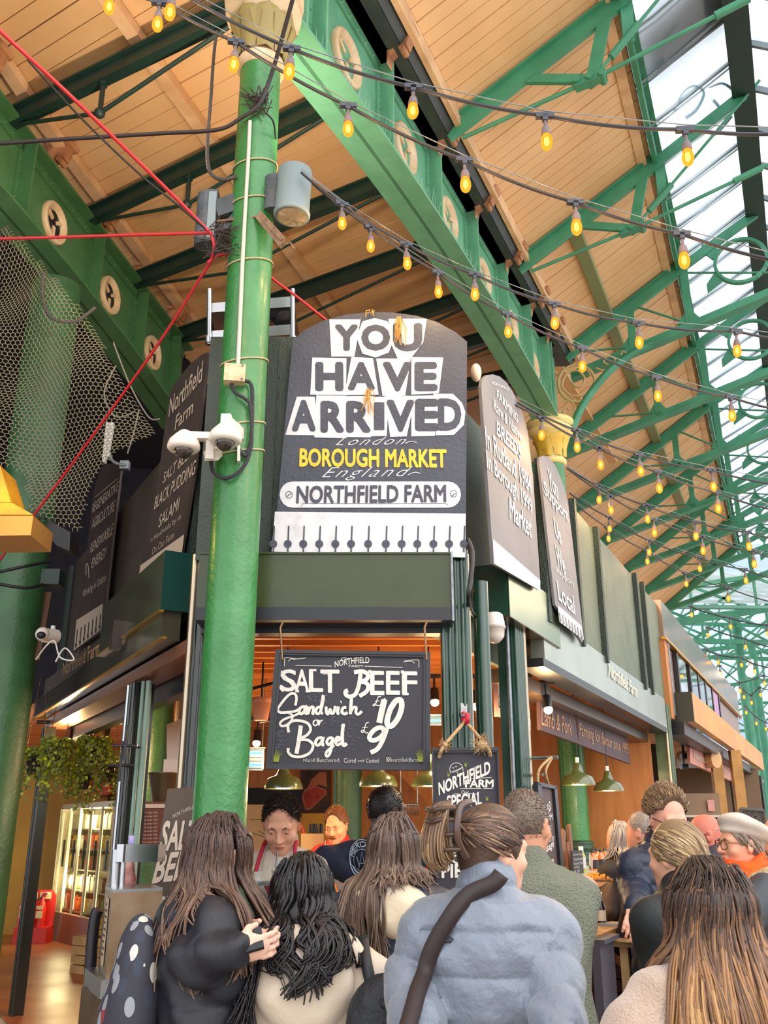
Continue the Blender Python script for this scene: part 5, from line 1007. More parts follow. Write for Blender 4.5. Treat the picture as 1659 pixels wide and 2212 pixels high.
# ------------------------------------------------------------ hanging chalk boards
CHB = mat('chalkboard_black', '#2e2d35', .6, col2='#282730', nscale=4); CHF = mat('chalkboard_frame', '#24242b', .35); CHW = mat('chalk_white', '#dcd7cf', .7, col2='#c2bdb6', nscale=30, lo=.4, hi=.75); CHG = mat('chalk_smudge', '#45464f', .8)
GRASS = mat('chalk_grass_green', '#8a9430', .7); JUTE = mat('jute_rope', '#b4946a', .9, bump=1, bscale=60)
def frame_board(P, q, fw, t, th=.03, off=0):
    q = [np.array(p, float) for p in q]; c = sum(q)/4; b = M(); b.prism([P.at(*p, off) for p in q], -P.n*th); b.build('board', CHB, t)
    b = M()
    for k, (s0, dp) in enumerate(((fw, .012), (fw*.62, .02))):
        inn = [p+(c-p)/np.linalg.norm(c-p)*s0*1.3 for p in q]
        for i in range(4):
            j = (i+1) % 4; b.prism([P.at(*z, off) for z in (q[i], q[j], inn[j], inn[i])], P.n*dp)
    b.build('moulded_frame', CHF, t)
zt = lambda x, y: (380+x/2.676, 1300+y/2.676)
PB = YPlane(4.76)
sbd = thing('hanging_chalkboard', 'large framed black board chalked with salt beef prices, hanging in the front opening', 'sign board', PB.at(750, 1665))
frame_board(PB, [zt(578, 280), zt(1470, 293), zt(1468, 975), zt(522, 967)], 14, sbd)
w = M(); kw = dict(off=.004)
put_text(w, 'NORTHFIELD', PB, zt(918, 380), zt(1118, 355), zt(918, 345), bold=.01, arc=.25, **kw); put_text(w, 'FARM', PB, zt(1000, 378), zt(1078, 378), zt(1000, 364), **kw)
for L in ([(628, 372), (628, 330), (640, 322), (700, 330), (752, 324)], [(650, 345), (665, 330), (690, 335)], [(1404, 380), (1404, 345), (1390, 336), (1320, 342)], [(1380, 355), (1360, 345), (1315, 348)], [(690, 368), (900, 372)], [(1090, 372), (1310, 380)], [(955, 342), (962, 325), (985, 325), (993, 338)]): stroke(w, [zt(*p) for p in L], 1.2, PB, .004, 4)
for ch, a, b_, lo_, hi_ in (('S', 606, 695, 515, 393), ('A', 690, 768, 516, 393), ('L', 772, 848, 518, 393), ('T', 838, 943, 522, 395), ('E', 1126, 1202, 535, 402), ('E', 1218, 1292, 533, 402), ('F', 1310, 1392, 532, 405)):
    put_text(w, ch, PB, zt(a, lo_), zt(b_, lo_+1), zt(a, hi_), bold=.018, **kw)
for L, ww in (([(1068, 405), (1060, 470), (1040, 530), (1010, 548), (985, 540), (980, 520), (995, 512)], 9), ([(1030, 408), (1075, 402), (1105, 415), (1108, 440), (1085, 458), (1062, 462)], 9), ([(1062, 462), (1098, 468), (1112, 492), (1100, 520), (1060, 545)], 9),
    ([(848, 420), (880, 425), (885, 515)], 1), ([(625, 515), (610, 500), (612, 485)], 8), ([(612, 408), (606, 398)], 4), ([(705, 478), (755, 480)], 5), ([(690, 517), (712, 517)], 5), ([(750, 517), (778, 517)], 5), ([(772, 395), (812, 395)], 5), ([(1112, 403), (1130, 403)], 6), ([(1300, 405), (1318, 405)], 6), ([(1310, 533), (1345, 533)], 5),
    ([(690, 600), (697, 560), (690, 535), (668, 530), (640, 550), (600, 600), (588, 625), (605, 640), (650, 638), (690, 632), (712, 620)], 5.5), ([(645, 640), (672, 655), (668, 685), (640, 712), (612, 718), (602, 702), (625, 680), (690, 655), (720, 640)], 5),
    ([(652, 755), (648, 715), (672, 690), (720, 688), (765, 705), (778, 740), (755, 772), (712, 795), (765, 800), (792, 830), (775, 872), (725, 895), (675, 892), (650, 870), (650, 845)], 6), ([(722, 715), (712, 790), (697, 878)], 9),
    ([(745, 605), (722, 612), (712, 635), (725, 648), (742, 632), (752, 600), (748, 640), (758, 648)], 6.5), ([(768, 605), (762, 650), (775, 615), (792, 608), (795, 625), (790, 645), (800, 648)], 6), ([(838, 608), (818, 612), (808, 635), (820, 648), (836, 632), (852, 565), (850, 545), (838, 630), (850, 648)], 6), ([(868, 605), (870, 640), (880, 648), (892, 620), (898, 645), (912, 640), (922, 602)], 6), ([(940, 605), (934, 640), (945, 648)], 6.5), ([(952, 580), (957, 578)], 6), ([(985, 610), (965, 615), (960, 638), (975, 648), (992, 640)], 6.5), ([(1015, 550), (1008, 650)], 7), ([(1010, 640), (1025, 612), (1042, 612), (1040, 640), (1055, 650), (1075, 632)], 6),
    ([(812, 682), (797, 690), (795, 708), (808, 716), (820, 700), (815, 684), (825, 688)], 3), ([(828, 684), (826, 714), (834, 692), (848, 684)], 3),
    ([(845, 785), (820, 790), (806, 815), (820, 830), (840, 812), (852, 782), (845, 822), (858, 828)], 6.5), ([(905, 785), (882, 790), (872, 812), (884, 826), (900, 808), (908, 785), (898, 850), (885, 885), (870, 892), (868, 872), (890, 850), (915, 828)], 6), ([(925, 808), (945, 798), (945, 785), (930, 785), (922, 810), (935, 828), (955, 815)], 6), ([(968, 705), (962, 760), (964, 820), (975, 830), (988, 818)], 7.5),
    ([(1205, 565), (1188, 640), (1175, 700)], 13), ([(1190, 578), (1212, 562)], 6), ([(1265, 580), (1240, 620), (1222, 680), (1225, 712), (1250, 715), (1285, 670), (1305, 610), (1300, 570), (1280, 568), (1262, 582)], 12),
    ([(1205, 750), (1190, 728), (1155, 735), (1122, 770), (1122, 795), (1150, 800), (1185, 780), (1210, 745), (1218, 735), (1195, 800), (1165, 850), (1125, 872)], 10),
    ([(1185, 548), (1170, 550), (1160, 575), (1150, 600), (1138, 598), (1150, 590), (1165, 600), (1178, 598)], 2), ([(1150, 575), (1178, 573)], 1.6), ([(1115, 698), (1100, 702), (1092, 725), (1082, 755), (1070, 748), (1085, 742), (1098, 758), (1110, 755)], 2), ([(1078, 728), (1108, 725)], 1.6)):
    stroke(w, [zt(*p) for p in L], ww, PB, .0045, 5)
for tx_, a, b_, y, h in (('Hand Butchered,', 738, 950, 930, 26), ('Cured', 972, 1040, 930, 26), ('and', 1052, 1085, 926, 16), ('Cooked', 1100, 1172, 930, 24), ('northfieldfarm', 1245, 1400, 925, 24)): put_text(w, tx_, PB, zt(a, y), zt(b_, y), zt(a, y-h), bold=-.015, **kw)
stroke(w, [zt(*p) for p in ((1218, 900), (1240, 900), (1240, 924), (1218, 924), (1218, 900))], .9, PB, .004, 0); stroke(w, [zt(1229+6*math.cos(a), 912+6*math.sin(a)) for a in np.linspace(0, 6.3, 10)], .9, PB, .004, 0)
w.build('white_lettering', CHW, sbd)
s_ = M()
for i in range(240):
    x, y = random.choice([(760+120*random.random(), 560+18*random.gauss(0, 1)), (600+50*random.gauss(0, .5), 790+30*random.gauss(0, 1)), (860+70*random.gauss(0, 1), 700+25*random.gauss(0, 1)), (1000+40*random.gauss(0, .6), 770+40*random.gauss(0, 1)), (900+60*random.gauss(0, 1), 850+12*random.gauss(0, 1))]); r = random.uniform(4, 9)
    poly(s_, [zt(x+r*math.cos(a), y+r*.8*math.sin(a)) for a in np.linspace(0, 2*math.pi, 7, False)], PB, .0018+.000004*i)
tag(s_.build('chalk_smudges', CHG, sbd), 'rubbed grey chalk smudges', None, None, 'stuff')
g = M()
for x0 in (580, 1415):
    for k in range(9): stroke(g, [zt(x0+3*(k-4), 925), zt(x0+5*(k-4), 890), zt(x0+8*(k-4)+random.uniform(-3, 3), 850+6*abs(k-4))], (1.6, .4), PB, .004, 3)
g.build('painted_grass', GRASS, sbd)
for x, lab in ((603, 'left'), (1437, 'right')):
    b = M(); p, q = PB.at(*zt(x+12, 335), .02), PB.at(*zt(x, 150), .02); b.rod(p, q, .006); b.rod(q, q+Vector((.012, 0, .03)), .006); tag(b.build('hanging_hook', mat('hook_brass_brown', '#8a6a48', .45, .6)), f'{lab} brown metal hook holding the salt beef board', 'hook')
# narrow board on the corner post
z6 = lambda x, y: (900+x/5.53, 1450+y/5.53)
PC = YPlane(4.62)
ob = thing('hanging_chalkboard', 'narrow framed black board about specials on a jute rope at the corner post', 'sign board', PC.at(1010, 1960))
frame_board(PC, [z6(182, 918), z6(972, 910), (1086, 1985), (938, 1985)], 9, ob)
w = M()
put_text(w, 'NORTHFIELD', PC, z6(268, 1480), z6(880, 1215), z6(262, 1335), bold=.035, **kw); put_text(w, 'FARM', PC, z6(582, 1385), z6(914, 1383), z6(585, 1298), bold=.035, **kw); put_text(w, 'Our', PC, z6(535, 1468), z6(622, 1466), z6(535, 1425), **kw); put_text(w, 'SPECIAL', PC, z6(365, 1640), z6(778, 1590), z6(362, 1490), bold=.03, **kw)
for tx_, bl, br, tl, bo in (('HANDMADE', (968, 1772), (1060, 1772), (968, 1764), .0), ('EACH DAY', (955, 1843), (1040, 1843), (955, 1834), .0), ('PORK', (962, 1866), (1040, 1866), (962, 1846), .02), ('PIES', (955, 1896), (1015, 1894), (955, 1868), .03)): put_text(w, tx_, PC, bl, br, tl, bold=bo, **kw)
stroke(w, [z6(475+80*math.cos(a), 1172+78*math.sin(a)) for a in np.linspace(2.5, 6.6, 14)], 1.2, PC, .004, 0)
for L in ([(415, 1200), (470, 1185), (540, 1150), (520, 1170), (480, 1195), (495, 1225)], [(430, 1215), (470, 1190)], [(425, 1150), (437, 1157), (448, 1150)], [(460, 1135), (470, 1142), (480, 1134)], [(640, 1280), (895, 1270)], [(520, 1403), (775, 1400)], [(800, 1402), (910, 1400)], [(440, 1470), (500, 1462)], [(640, 1462), (720, 1470)], [(490, 1630), (560, 1620)]): stroke(w, [z6(*p) for p in L], 1.1, PC, .004, 4)
w.build('white_lettering', CHW, ob); g = M()
for x0, y0 in ((585, 1140), (380, 1260), (345, 1590), (840, 1545)):
    for k in range(4): stroke(g, [z6(x0+4*(k-1.5), y0), z6(x0+12*(k-1.5), y0-50)], (1.3, .4), PC, .004, 0)
g.build('painted_grass', GRASS, ob)
rpt = thing('jute_rope', 'knotted jute rope holding the narrow specials board from the red hook', 'rope', PC.at(1005, 1555)); b = M(); top = aY(1005, 1558, 4.78); b.tube(smooth_line([PC.at(*z6(268, 1030), .02), PC.at(*z6(330, 890), .03), top]), .009, 6); b.tube(smooth_line([PC.at(*z6(882, 1010), .02), PC.at(*z6(830, 890), .03), top]), .009, 6); b.build('rope', JUTE, rpt)
b = M()
for cx_, cy_, r_ in ((338, 885, .03), (785, 885, .05)):
    c = PC.at(*z6(cx_, cy_), .03); b.ball(c, r_*.55, 10, 6)
    for i in range(70): v = Vector((random.gauss(0, 1), random.gauss(0, .5), random.gauss(0, 1))).normalized(); b.tube([c, c+v*r_*random.uniform(.7, 1.3)], .0016, 3, False)
tag(b.build('frayed_knots', JUTE, rpt), 'frayed pale knots', None, None, 'stuff')
hk = thing('red_hook', 'red dipped steel hook on the corner post', 'hook', aY(1003, 1560, 4.82)); b = M(); b.beam(aY(1002, 1520, 4.97), aY(1002, 1545, 4.95), .035, .012, (0, 1, 0)); b.beam(aY(1002, 1541, 4.97), aY(1002, 1545, 4.82), .03, .012); b.build('steel_strap', GALV, hk); b = M(); b.tube(smooth_line([aY(1002, 1540, 4.86), aY(1002, 1556, 4.83), aY(1006, 1562, 4.78), aY(1010, 1556, 4.74), aY(1010, 1541, 4.74)]), .013, 8); b.build('red_sleeve', mat('hook_red', '#c21f35', .35), hk)
# sausage roll board at the right post
z4 = lambda x, y: (900+x/3.318, 1300+y/3.318)
RP_ = Plane(FR.a, FR.b)
sr = thing('hanging_chalkboard', 'narrow brown board about sausage rolls hanging on the right post', 'sign board', FR.at(1190, 1980, .08))
panel(FR, [z4(850, 1310), z4(972, 1330), (1218, 2000), (1168, 2000)], mat('chalkboard_brown', '#54423f', .6), 'board', .09, .02, sr)
b = M()
for q in ([z4(835, 1290), z4(862, 1310), (1172, 2000), (1160, 2000)], [z4(955, 1328), z4(975, 1332), (1220, 2000), (1212, 2000)], [z4(835, 1290), z4(972, 1320), z4(972, 1345), z4(838, 1318)]): b.prism([FR.at(*p, .08) for p in q], FR.n*.03)
b.build('frame', CHF, sr); w = M()
for tx_, bl, br, tl, bo in (('NORTHFIELD', (878, 1620), (965, 1480), (868, 1560), .02), ('FARM', (918, 1562), (972, 1562), (918, 1518), .02), ('HANDMADE', (885, 1638), (965, 1636), (885, 1625), 0), ('FLAKEY PASTRY', (882, 1722), (985, 1720), (882, 1678), .0), ('Sausage', (895, 1840), (985, 1770), (890, 1770), .02), ('Rolls', (920, 1960), (1000, 1950), (915, 1850), .02)): put_text(w, tx_, FR, z4(*bl), z4(*br), z4(*tl), bold=bo, shear=.15 if tx_ in ('Sausage', 'Rolls') else 0, off=.094)
stroke(w, [z4(890+10*math.cos(a), 1440+16*math.sin(a)) for a in np.linspace(0, 6.3, 10)], 1, FR, .094, 0); stroke(w, [z4(880, 1610), z4(968, 1606)], .8, FR, .094, 0); stroke(w, [z4(905, 1800), z4(905, 1850), z4(925, 1870)], 2, FR, .094); w.build('white_lettering', CHW, sr)
b = M(); t0 = FR.at(*z4(905, 1118), .03); b.tube(smooth_line([FR.at(*z4(868, 1320), .1), FR.at(*z4(880, 1200), .1), t0+FR.n*.06, FR.at(*z4(925, 1210), .1), FR.at(*z4(952, 1330), .1)]), .009, 6); tag(b.build('jute_rope', JUTE), 'jute rope loop holding the sausage roll board', 'rope')
b = M(); b.rod(t0-FR.n*.15, t0+FR.n*.1, .012); b.rod(FR.at(*z4(905, 1238), -.1), FR.at(*z4(905, 1238), .08), .011); tag(b.build('bolt_pegs', GALV), 'two steel bolts sticking out of the right post', 'bolt')
# leaning board on the left
zs = lambda x, y: (280+x/2.86, 1700+y/2.86)
PLn = YPlane(4.95)
lbd = thing('leaning_chalkboard', 'tall slanted chalk board lettered salt beef behind the woman in black', 'sign board', aY(340, 2200, 4.95))
panel(PLn, [(362, 1704), (418, 1700), (410, 2000), (350, 2300), (262, 2300), (300, 2080)], mat('chalkboard_warm', '#5c4c3e', .6, col2='#4c3f36', nscale=4), 'board', .02, .03, lbd)
w = M()
for tx_, bl, br, tl, bo in (('NORTHFIELD', (265, 195), (400, 130), (268, 170), 0), ('SALT', (185, 390), (400, 385), (215, 215), .03), ('BEEF', (140, 590), (380, 560), (185, 420), .03), ('SANDWICH', (105, 810), (330, 800), (120, 680), .02), ('or', (0, 1320), (60, 1290), (5, 1260), .0)): put_text(w, tx_, PLn, zs(*bl), zs(*br), zs(*tl), bold=bo, off=.024)
stroke(w, [zs(*p) for p in ((95, 1320), (60, 1370), (50, 1440), (75, 1475), (105, 1420), (118, 1350), (98, 1318))], 4, PLn, .024); stroke(w, [zs(*p) for p in ((20, 1310), (40, 1300), (55, 1270))], 3, PLn, .024); w.build('cream_lettering', PWD, lbd)
# inner banners on the right
BNR = mat('banner_plum', '#54393c', .6, col2='#4a3236', nscale=3)
for q, tx_, tb, lab in (([(1074, 1462), (1116, 1482), (1113, 1560), (1076, 1548)], 'antas', ((1080, 1530), (1113, 1535), (1080, 1496)), 'plum banner end reading antas seen beside the slim green post'), ([(1166, 1507), (1241, 1541), (1250, 1607), (1168, 1577)], 'Lamb & Pork', ((1170, 1566), (1236, 1590), (1170, 1528)), 'plum banner lettered lamb and pork over the right counter'), ([(1247, 1543), (1355, 1595), (1363, 1651), (1250, 1607)], 'Farming for flavour since 1995', ((1252, 1597), (1357, 1637), (1252, 1561)), 'plum banner lettered farming for flavour over the right counter')):
    t = thing('hanging_banner', lab, 'banner', FR.at(*q[3], -.4)); panel(FR, q, BNR, 'board', -.35, .03, t); w = M(); put_text(w, tx_, FR, *tb, off=-.345); w.build('gilt_lettering', mat('banner_gilt', '#c08f68', .6), t)
b = M()
for x, y0, y1 in ((1238, 1505, 1545), (1245, 1505, 1545), (1352, 1555, 1597), (1168, 1490, 1510)): b.rod(FR.at(x, y1, -.36), FR.at(x, y0, -.36), .006, 5)
tag(b.build('banner_hooks', GALV), 'thin hooks and strings holding the plum banners', 'hook')
# pendants and spots
SHD = mat('enamel_olive', '#4f5a34', .25, coat=.6); SHI = mat('enamel_inner', '#f3dfa0', .4)
pp = thing('pendant_lamp', 'x', 'pendant lamp', (0, 0, 0), 'enamel pendant lamps')
b = M(); b.lathe([(.15, 0), (.148, .02), (.125, .075), (.06, .1), (.045, .13), (.028, .19), (.0, .2)], (0, 0, 0), 26); b.build('shade', SHD, pp)
b = M(); b.lathe([(.146, .002), (.12, .07), (.03, .1), (0, .1)], (0, 0, 0), 26); b.build('inner_shade', SHI, pp)
b = M(); b.ball((0, 0, .05), .032, 12, 8); b.build('bulb', emit('pendant_bulb', '#ffd98a', 12), pp); b = M(); b.rod((0, 0, .19), (0, 0, .24), .018, 8); b.build('cap', WHT, pp)
b = M(); b.rod((0, 0, .24), (0, 0, 1.36), .006, 5); b.build('flex', BLK, pp)
for i, (px, py, Y, lab, kw_) in enumerate(((612, 1704, 7.4, 'olive enamel pendant lamp below the left corner of the salt beef board', 45), (817, 1699, 7.4, 'olive enamel pendant lamp above the man in the navy sweatshirt', 45), (930, 1699, 7.4, 'olive enamel pendant lamp half hidden by the narrow specials board', 45), (1250, 1696, 8.6, 'olive enamel pendant lamp over the right counter, nearer the sausage roll board', 45), (1315, 1709, 9.6, 'olive enamel pendant lamp over the right counter, glowing yellow, further along', 45))):
    o = pp if i == 0 else copy_tree(pp); o.location = aY(px, py, Y); tag(o, lab); light('POINT', 'pendant_light', o.location+Vector((0, 0, -.03)), kw_*.28, (1, .68, .36), .06)
pp2 = None
sp = thing('track_spotlight', 'x', 'spotlight', (0, 0, 0), 'track spotlights in the stall'); b = M(); b.cyl((0, 0, 0), (.0, -.05, -.1), .035, 14); b.rod((0, 0, 0), (0, 0, .1), .01); b.box((0, 0, .11), (.14, .03, .03)); b.build('head', JET, sp); b = M(); b.ball((0, -.052, -.105), .034, 12, 8); b.build('lamp', emit('spot_lamp', '#fff0a8', 30), sp)
for i, (px, py, Y, lab, E_) in enumerate(((153, 1577, 9.6, 'lit track spotlight between the two hanging plants', 60), (232, 1573, 9.6, 'lit track spotlight above the right hanging plant', 60), (557, 1580, 8.4, 'lit track spotlight left of the salt beef board', 55), (1028, 1495, 6.6, 'dark spotlight between the corner post and the slim green post', 30), (1180, 1505, 7.2, 'dark spotlight under the slats beside the lamb and pork banner', 40), (938, 1490, 7.5, 'dark spotlight right of the salt beef board', 40))):
    o = sp if i == 0 else copy_tree(sp); o.location = aY(px, py, Y); tag(o, lab); light('POINT', 'spot_light', o.location+Vector((0, -.08, -.19)), E_*.48, (1, .62, .28), .06)
b = M(); b.rod(aY(80, 1560, 9.6), aY(290, 1562, 9.6), .018); b.rod(aY(560, 1560, 8.4), aY(590, 1555, 8.4), .016); tag(b.build('light_track', JET), 'black lighting track under the timber slats', 'light track')
ft = aY(565, 1520, 6.8); tag(M().lathe([(.05, -.12), (.068, .0), (.075, .0), (.075, .04), (.06, .04)], ft, 18).build('flowerpot_lamp', mat('pot_pink_glow', '#e0906a', .6)), 'terracotta flowerpot lamp hanging left of the salt beef board', 'lamp'); b = M(); b.rod(ft+Vector((-.1, 0, .1)), ft+Vector((.12, 0, .16)), .012); b.rod(ft+Vector((0, 0, .04)), ft+Vector((0, 0, .3)), .008); tag(b.build('lamp_arm', JET), 'black bar carrying the flowerpot lamp', 'bar')
for px, py, Y, wd, lab in ((546, 1640, 9, .2, 'blue glowing insect killer right of the front column'), (941, 1556, 8, .16, 'blue glowing insect killer right of the salt beef board')):
    t = thing('insect_killer', lab, 'insect trap', aY(px, py, Y)); c = aY(px, py, Y); h_ = .18 if wd > .18 else .06; b = M(); b.box(c+Vector((0, .05, 0)), (wd, .06, h_+.02)); b.box(c+Vector((wd*.5, 0, 0)), (.02, .06, h_)); b.box(c+Vector((0, 0, h_/2+.01)), (wd*1.2, .08, .012)); [b.rod(c+Vector((dx, .05, h_/2)), Vector((c.x+dx, c.y+.05, 3.24)), .005, 5) for dx in (-wd*.4, wd*.4)]; b.build('casing', GALV, t)
    b = M(); [b.rod(c+Vector((-wd*.45, 0, dz)), c+Vector((wd*.4, 0, dz)), .011, 8) for dz in ((-.05, .055) if wd > .18 else (0,))]; b.build('blue_tube', emit('uv_tube', '#2aa8ff', 6), t)
    b = M(); [b.box(c+Vector((0, -.02, -h_*.45+h_*.9*i/5)), (wd*.9, .006, .008)) for i in range(6)]; b.build('grille', mat('grille_teal', '#5d8a94', .5), t)
# hanging ivy
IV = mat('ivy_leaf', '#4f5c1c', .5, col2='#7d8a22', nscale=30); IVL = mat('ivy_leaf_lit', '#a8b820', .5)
def ivy(px, py, Y, n, lab, seed, trails):
    rs_ = random.Random(seed); c = aY(px, py, Y); t = thing('hanging_plant', lab, 'plant', c)
    M().lathe([(.05, -.16), (.075, 0), (.08, 0), (.075, -.02)], c, 16).build('pot', mat('pot_black', '#211d1a', .6), t)
    b = M(); [b.rod(c+Vector((x, 0, 0)), c+Vector((x*.3, 0, .75)), .004, 4) for x in (-.09, .09)]; b.build('cords', mat('plant_cord', '#6b4a2a', .8), t)
    b = M(); st = M()
    for k in range(trails):
        a = rs_.uniform(0, 6.28); L = rs_.uniform(.1, .34)*(1.35 if k % 4 == 0 else 1); P = [c+Vector((math.cos(a)*.08, math.sin(a)*.08, .02)), c+Vector((math.cos(a)*.11, math.sin(a)*.1, .06)), c+Vector((math.cos(a)*.13, math.sin(a)*.12, -L*.4)), c+Vector((math.cos(a)*.125+rs_.uniform(-.03, .03), math.sin(a)*.12, -L))]
        S = smooth_line(P, 5); st.tube(S, .003, 3, False)
        for q in S:
            for _ in range(2):
                q2 = Vector(q)+Vector((rs_.uniform(-.04, .04), rs_.uniform(-.04, .04), rs_.uniform(-.03, .03))); s = rs_.uniform(.018, .034); u_ = Vector((rs_.uniform(-1, 1), rs_.uniform(-.6, .1), rs_.uniform(-1, .2))).normalized(); v_ = u_.cross(Vector((rs_.uniform(-.3, .3), -1, .4))).normalized()
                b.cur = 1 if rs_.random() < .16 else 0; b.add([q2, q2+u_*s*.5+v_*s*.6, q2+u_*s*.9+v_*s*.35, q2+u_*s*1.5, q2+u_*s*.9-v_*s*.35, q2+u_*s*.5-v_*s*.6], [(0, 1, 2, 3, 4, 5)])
    b.build('foliage', [IV, IVL], t); st.build('stems', mat('ivy_stem', '#5a4a1c', .7), t)
ivy(125, 1615, 9.0, 0, 'trailing ivy in a black pot hanging left of the red sign', 1, 26); ivy(205, 1610, 9.2, 0, 'bushy trailing ivy hanging in front of the red sign', 2, 34); ivy(182, 1668, 9.2, 0, 'small low ivy pot overlapping the corner of the red sign', 3, 9); ivy(232, 1652, 9.3, 0, 'small ivy pot beside the steel strip of the left post', 4, 12); ivy(74, 1635, 9.1, 0, 'sunlit yellow green ivy cut by the left door jamb', 5, 14)
# ------------------------------------------------------------ left station, crates
st = thing('hand_wash_station', 'steel hand washing station with brass tinted front left of the woman in black', 'sink unit', aY(250, 2150, 4.5)); A = lambda x, y, Y=4.3: aY(x, y, Y)
f0, f1_, f2_ = Vector((-1.29, 4.62, 1.36)), Vector((-1.16, 4.28, 1.36)), Vector((-.98, 4.42, 1.36)); b = M(); b.prism([f0, f1_, f2_, f0+(f2_-f1_)], (0, 0, -.33)); b.build('cabinet', mat('steel_brown_reflect', '#a7917a', .3, .6, col2='#8c6f4c', nscale=5), st)  # brown in the cabinet's steel colour stands for reflected surroundings
b = M(); e = Vector((0, 0, .012)); b.prism([f0+e*.0, f1_+e*.0, f2_, f0+(f2_-f1_)], e); b.build('top_plate', STEEL, st)
b = M(); g0 = f0+Vector((-.05, -.03, -.33)); g1 = f1_+Vector((.0, -.06, -.33)); g2 = f2_+Vector((.05, -.02, -.33)); b.prism([g0, g1, g2, g0+(g2-g1)], (0, 0, -.07)); b.build('drip_tray', STEEL, st)
b = M(); nfr = (f1_-f0).cross(Vector((0, 0, 1))).normalized(); nfr = nfr if nfr.y < 0 else -nfr; cc = f0+(f1_-f0)*.55+nfr*.004
b.obox(cc+Vector((0, 0, -.3))-(f1_-f0)*.13, (f1_-f0)*.3, nfr*.002, (0, 0, .27)); b.build('notice_sheet', mat('notice_tan', '#b7a184', .6), st)
b = M(); 
for k in range(9): b.obox(cc+nfr*.003+Vector((0, 0, -.06-.025*k))-(f1_-f0)*.08, (f1_-f0)*(.2 if k % 3 else .12), nfr*.001, (0, 0, .008))
b.build('notice_lines', DKB, st)
b = M(); h0, h1, h2 = f0+Vector((.1, -.1, .12)), f1_+Vector((.05, .05, .12)), f2_+Vector((.02, .03, .12)); b.obox(A(252, 1862, 4.45), A(340, 1862, 4.6)-A(252, 1862, 4.45), (0, .16, 0), (0, 0, .075)); b.obox(A(250, 1862, 4.44), (.03, 0, 0), (0, .05, 0), (0, 0, .075)); b.build('splash_hood', STEEL, st)
b = M(); b.rod(A(246, 1925, 4.5), A(251, 1835, 4.5), .02, 8); b.rod(A(262, 1925, 4.5), A(268, 1835, 4.5), .012, 8); b.build('uprights', STEEL, st)
b = M(); b.box((-1.15, 4.5, .48), (.26, .26, .96), .6); b.build('pedestal', mat('station_brown', '#5a4630', .5, col2='#3c3020', nscale=5), st)
b = M(); b.tube(smooth_line([A(190, 2212, 4.7), A(197, 2060, 4.7), A(205, 1985, 4.7), A(212, 1965, 4.7)]), .03, 6); b.build('black_skirt_edge', JET, st)
b = M(); b.sheet([[A(x+2*math.sin(y*.1), y, 4.7+.01*math.sin(x)) for x in (269, 275, 281, 287, 291)] for y in (1862, 1880, 1900, 1925)]); tag(b.build('tea_towel', mat('towel_pinkish', '#d9a8a0', .8, col2='#b03a3a', nscale=12), solid=.006), 'pink and red tea towel hanging under the steel splash hood', 'towel')
b = M(); b.sheet([[A(x, y, 4.72) for x in (278, 284, 290)] for y in (1805, 1815, 1832)]); tag(b.build('folded_cloth', mat('cloth_lilac', '#a79ad0', .8), solid=.01), 'lilac and blue cloth tucked behind the splash hood', 'cloth')
def crate(c, sx, sy, sz, m, lab, n=4, rz=0):
    t = thing('slatted_crate', lab, 'crate', c); R = Matrix.Rotation(rz, 3, 'Z'); b = M(); h = sz/n
    for k in range(n):
        for (ox, oy, w_, d_) in ((0, -sy/2, sx, .015), (0, sy/2, sx, .015), (-sx/2, 0, .015, sy), (sx/2, 0, .015, sy)): o = R@Vector((ox, oy, 0)); b.box(Vector(c)+o+Vector((0, 0, h*(k+.5))), (w_, d_, h*.88), rz)
    b.build('slats', m, t); b = M(); b.box(Vector(c)+Vector((0, 0, .02)), (sx, sy, .03), rz); b.build('base', m, t); return t
CRT = mat('crate_wood', '#bfa172', .7, col2='#a88858', nscale=6)
p = aZ(190, 2105, 0); crate(p+Vector((.15, .1, 0)), .6, .5, .42, CRT, 'pale slatted wooden crate behind the hand washing station', 4, -.6); crate(p+Vector((.3, .15, .42)), .5, .4, .2, mat('crate_yellow', '#b08a3c', .6), 'small yellow crate with a black bag stacked on the wooden crate', 3, -.6)
b = M(); b.ball(p+Vector((.25, .0, .66)), (.14, .1, .08), 12, 8); tag(b.build('black_bag', mat('bag_plastic_black', '#17171a', .3, bump=1, bscale=15)), 'crumpled black bag in the small yellow crate', 'bag')
# ------------------------------------------------------------ right counter
def F(Y, z, off): return FR.y(Y, z, off)
dc = thing('display_counter', 'glass fronted hot food display counter along the right opening', 'counter', F(7.6, 0, -.3))
b = M(); b.obox(F(6.45, 0, -.05), FR.d*2.7, -FR.n*.6, (0, 0, .96)); b.build('cabinet', mat('counter_orange', '#a8623a', .5), dc)
b = M(); b.obox(F(6.45, 1.3, .0), FR.d*2.7, -FR.n*.6, (0, 0, .02)); b.build('top_shelf', mat('shelf_glass_green', '#b0b8a8', .2), dc)
CG = glass('counter_glass', (225, 235, 240), .2, .05, .15); b = M(); b.obox(F(6.45, .97, .0), FR.d*2.7, -FR.n*.008, (0, 0, .33)); b.build('glass_front', CG, dc)
b = M(); [b.obox(F(6.47+.88*k, .96, .005), FR.d*.02, -FR.n*.02, (0, 0, .35)) for k in range(4)]; b.build('frame', STEEL, dc)
b = M(); b.obox(F(6.5, .965, -.05), FR.d*2.6, -FR.n*.5, (0, 0, .01)); b.build('hot_plate', mat('hot_plate_copper', '#d9764a', .35), dc); light('AREA', 'display_heat_light', F(7.7, 1.28, -.3), 14, (1, .5, .2), .3, F(7.7, .9, -.3), 2.2)
RO = mat('pastry_golden', '#c9873a', .55, col2='#a8642a', nscale=14, bump=.5, bscale=40)
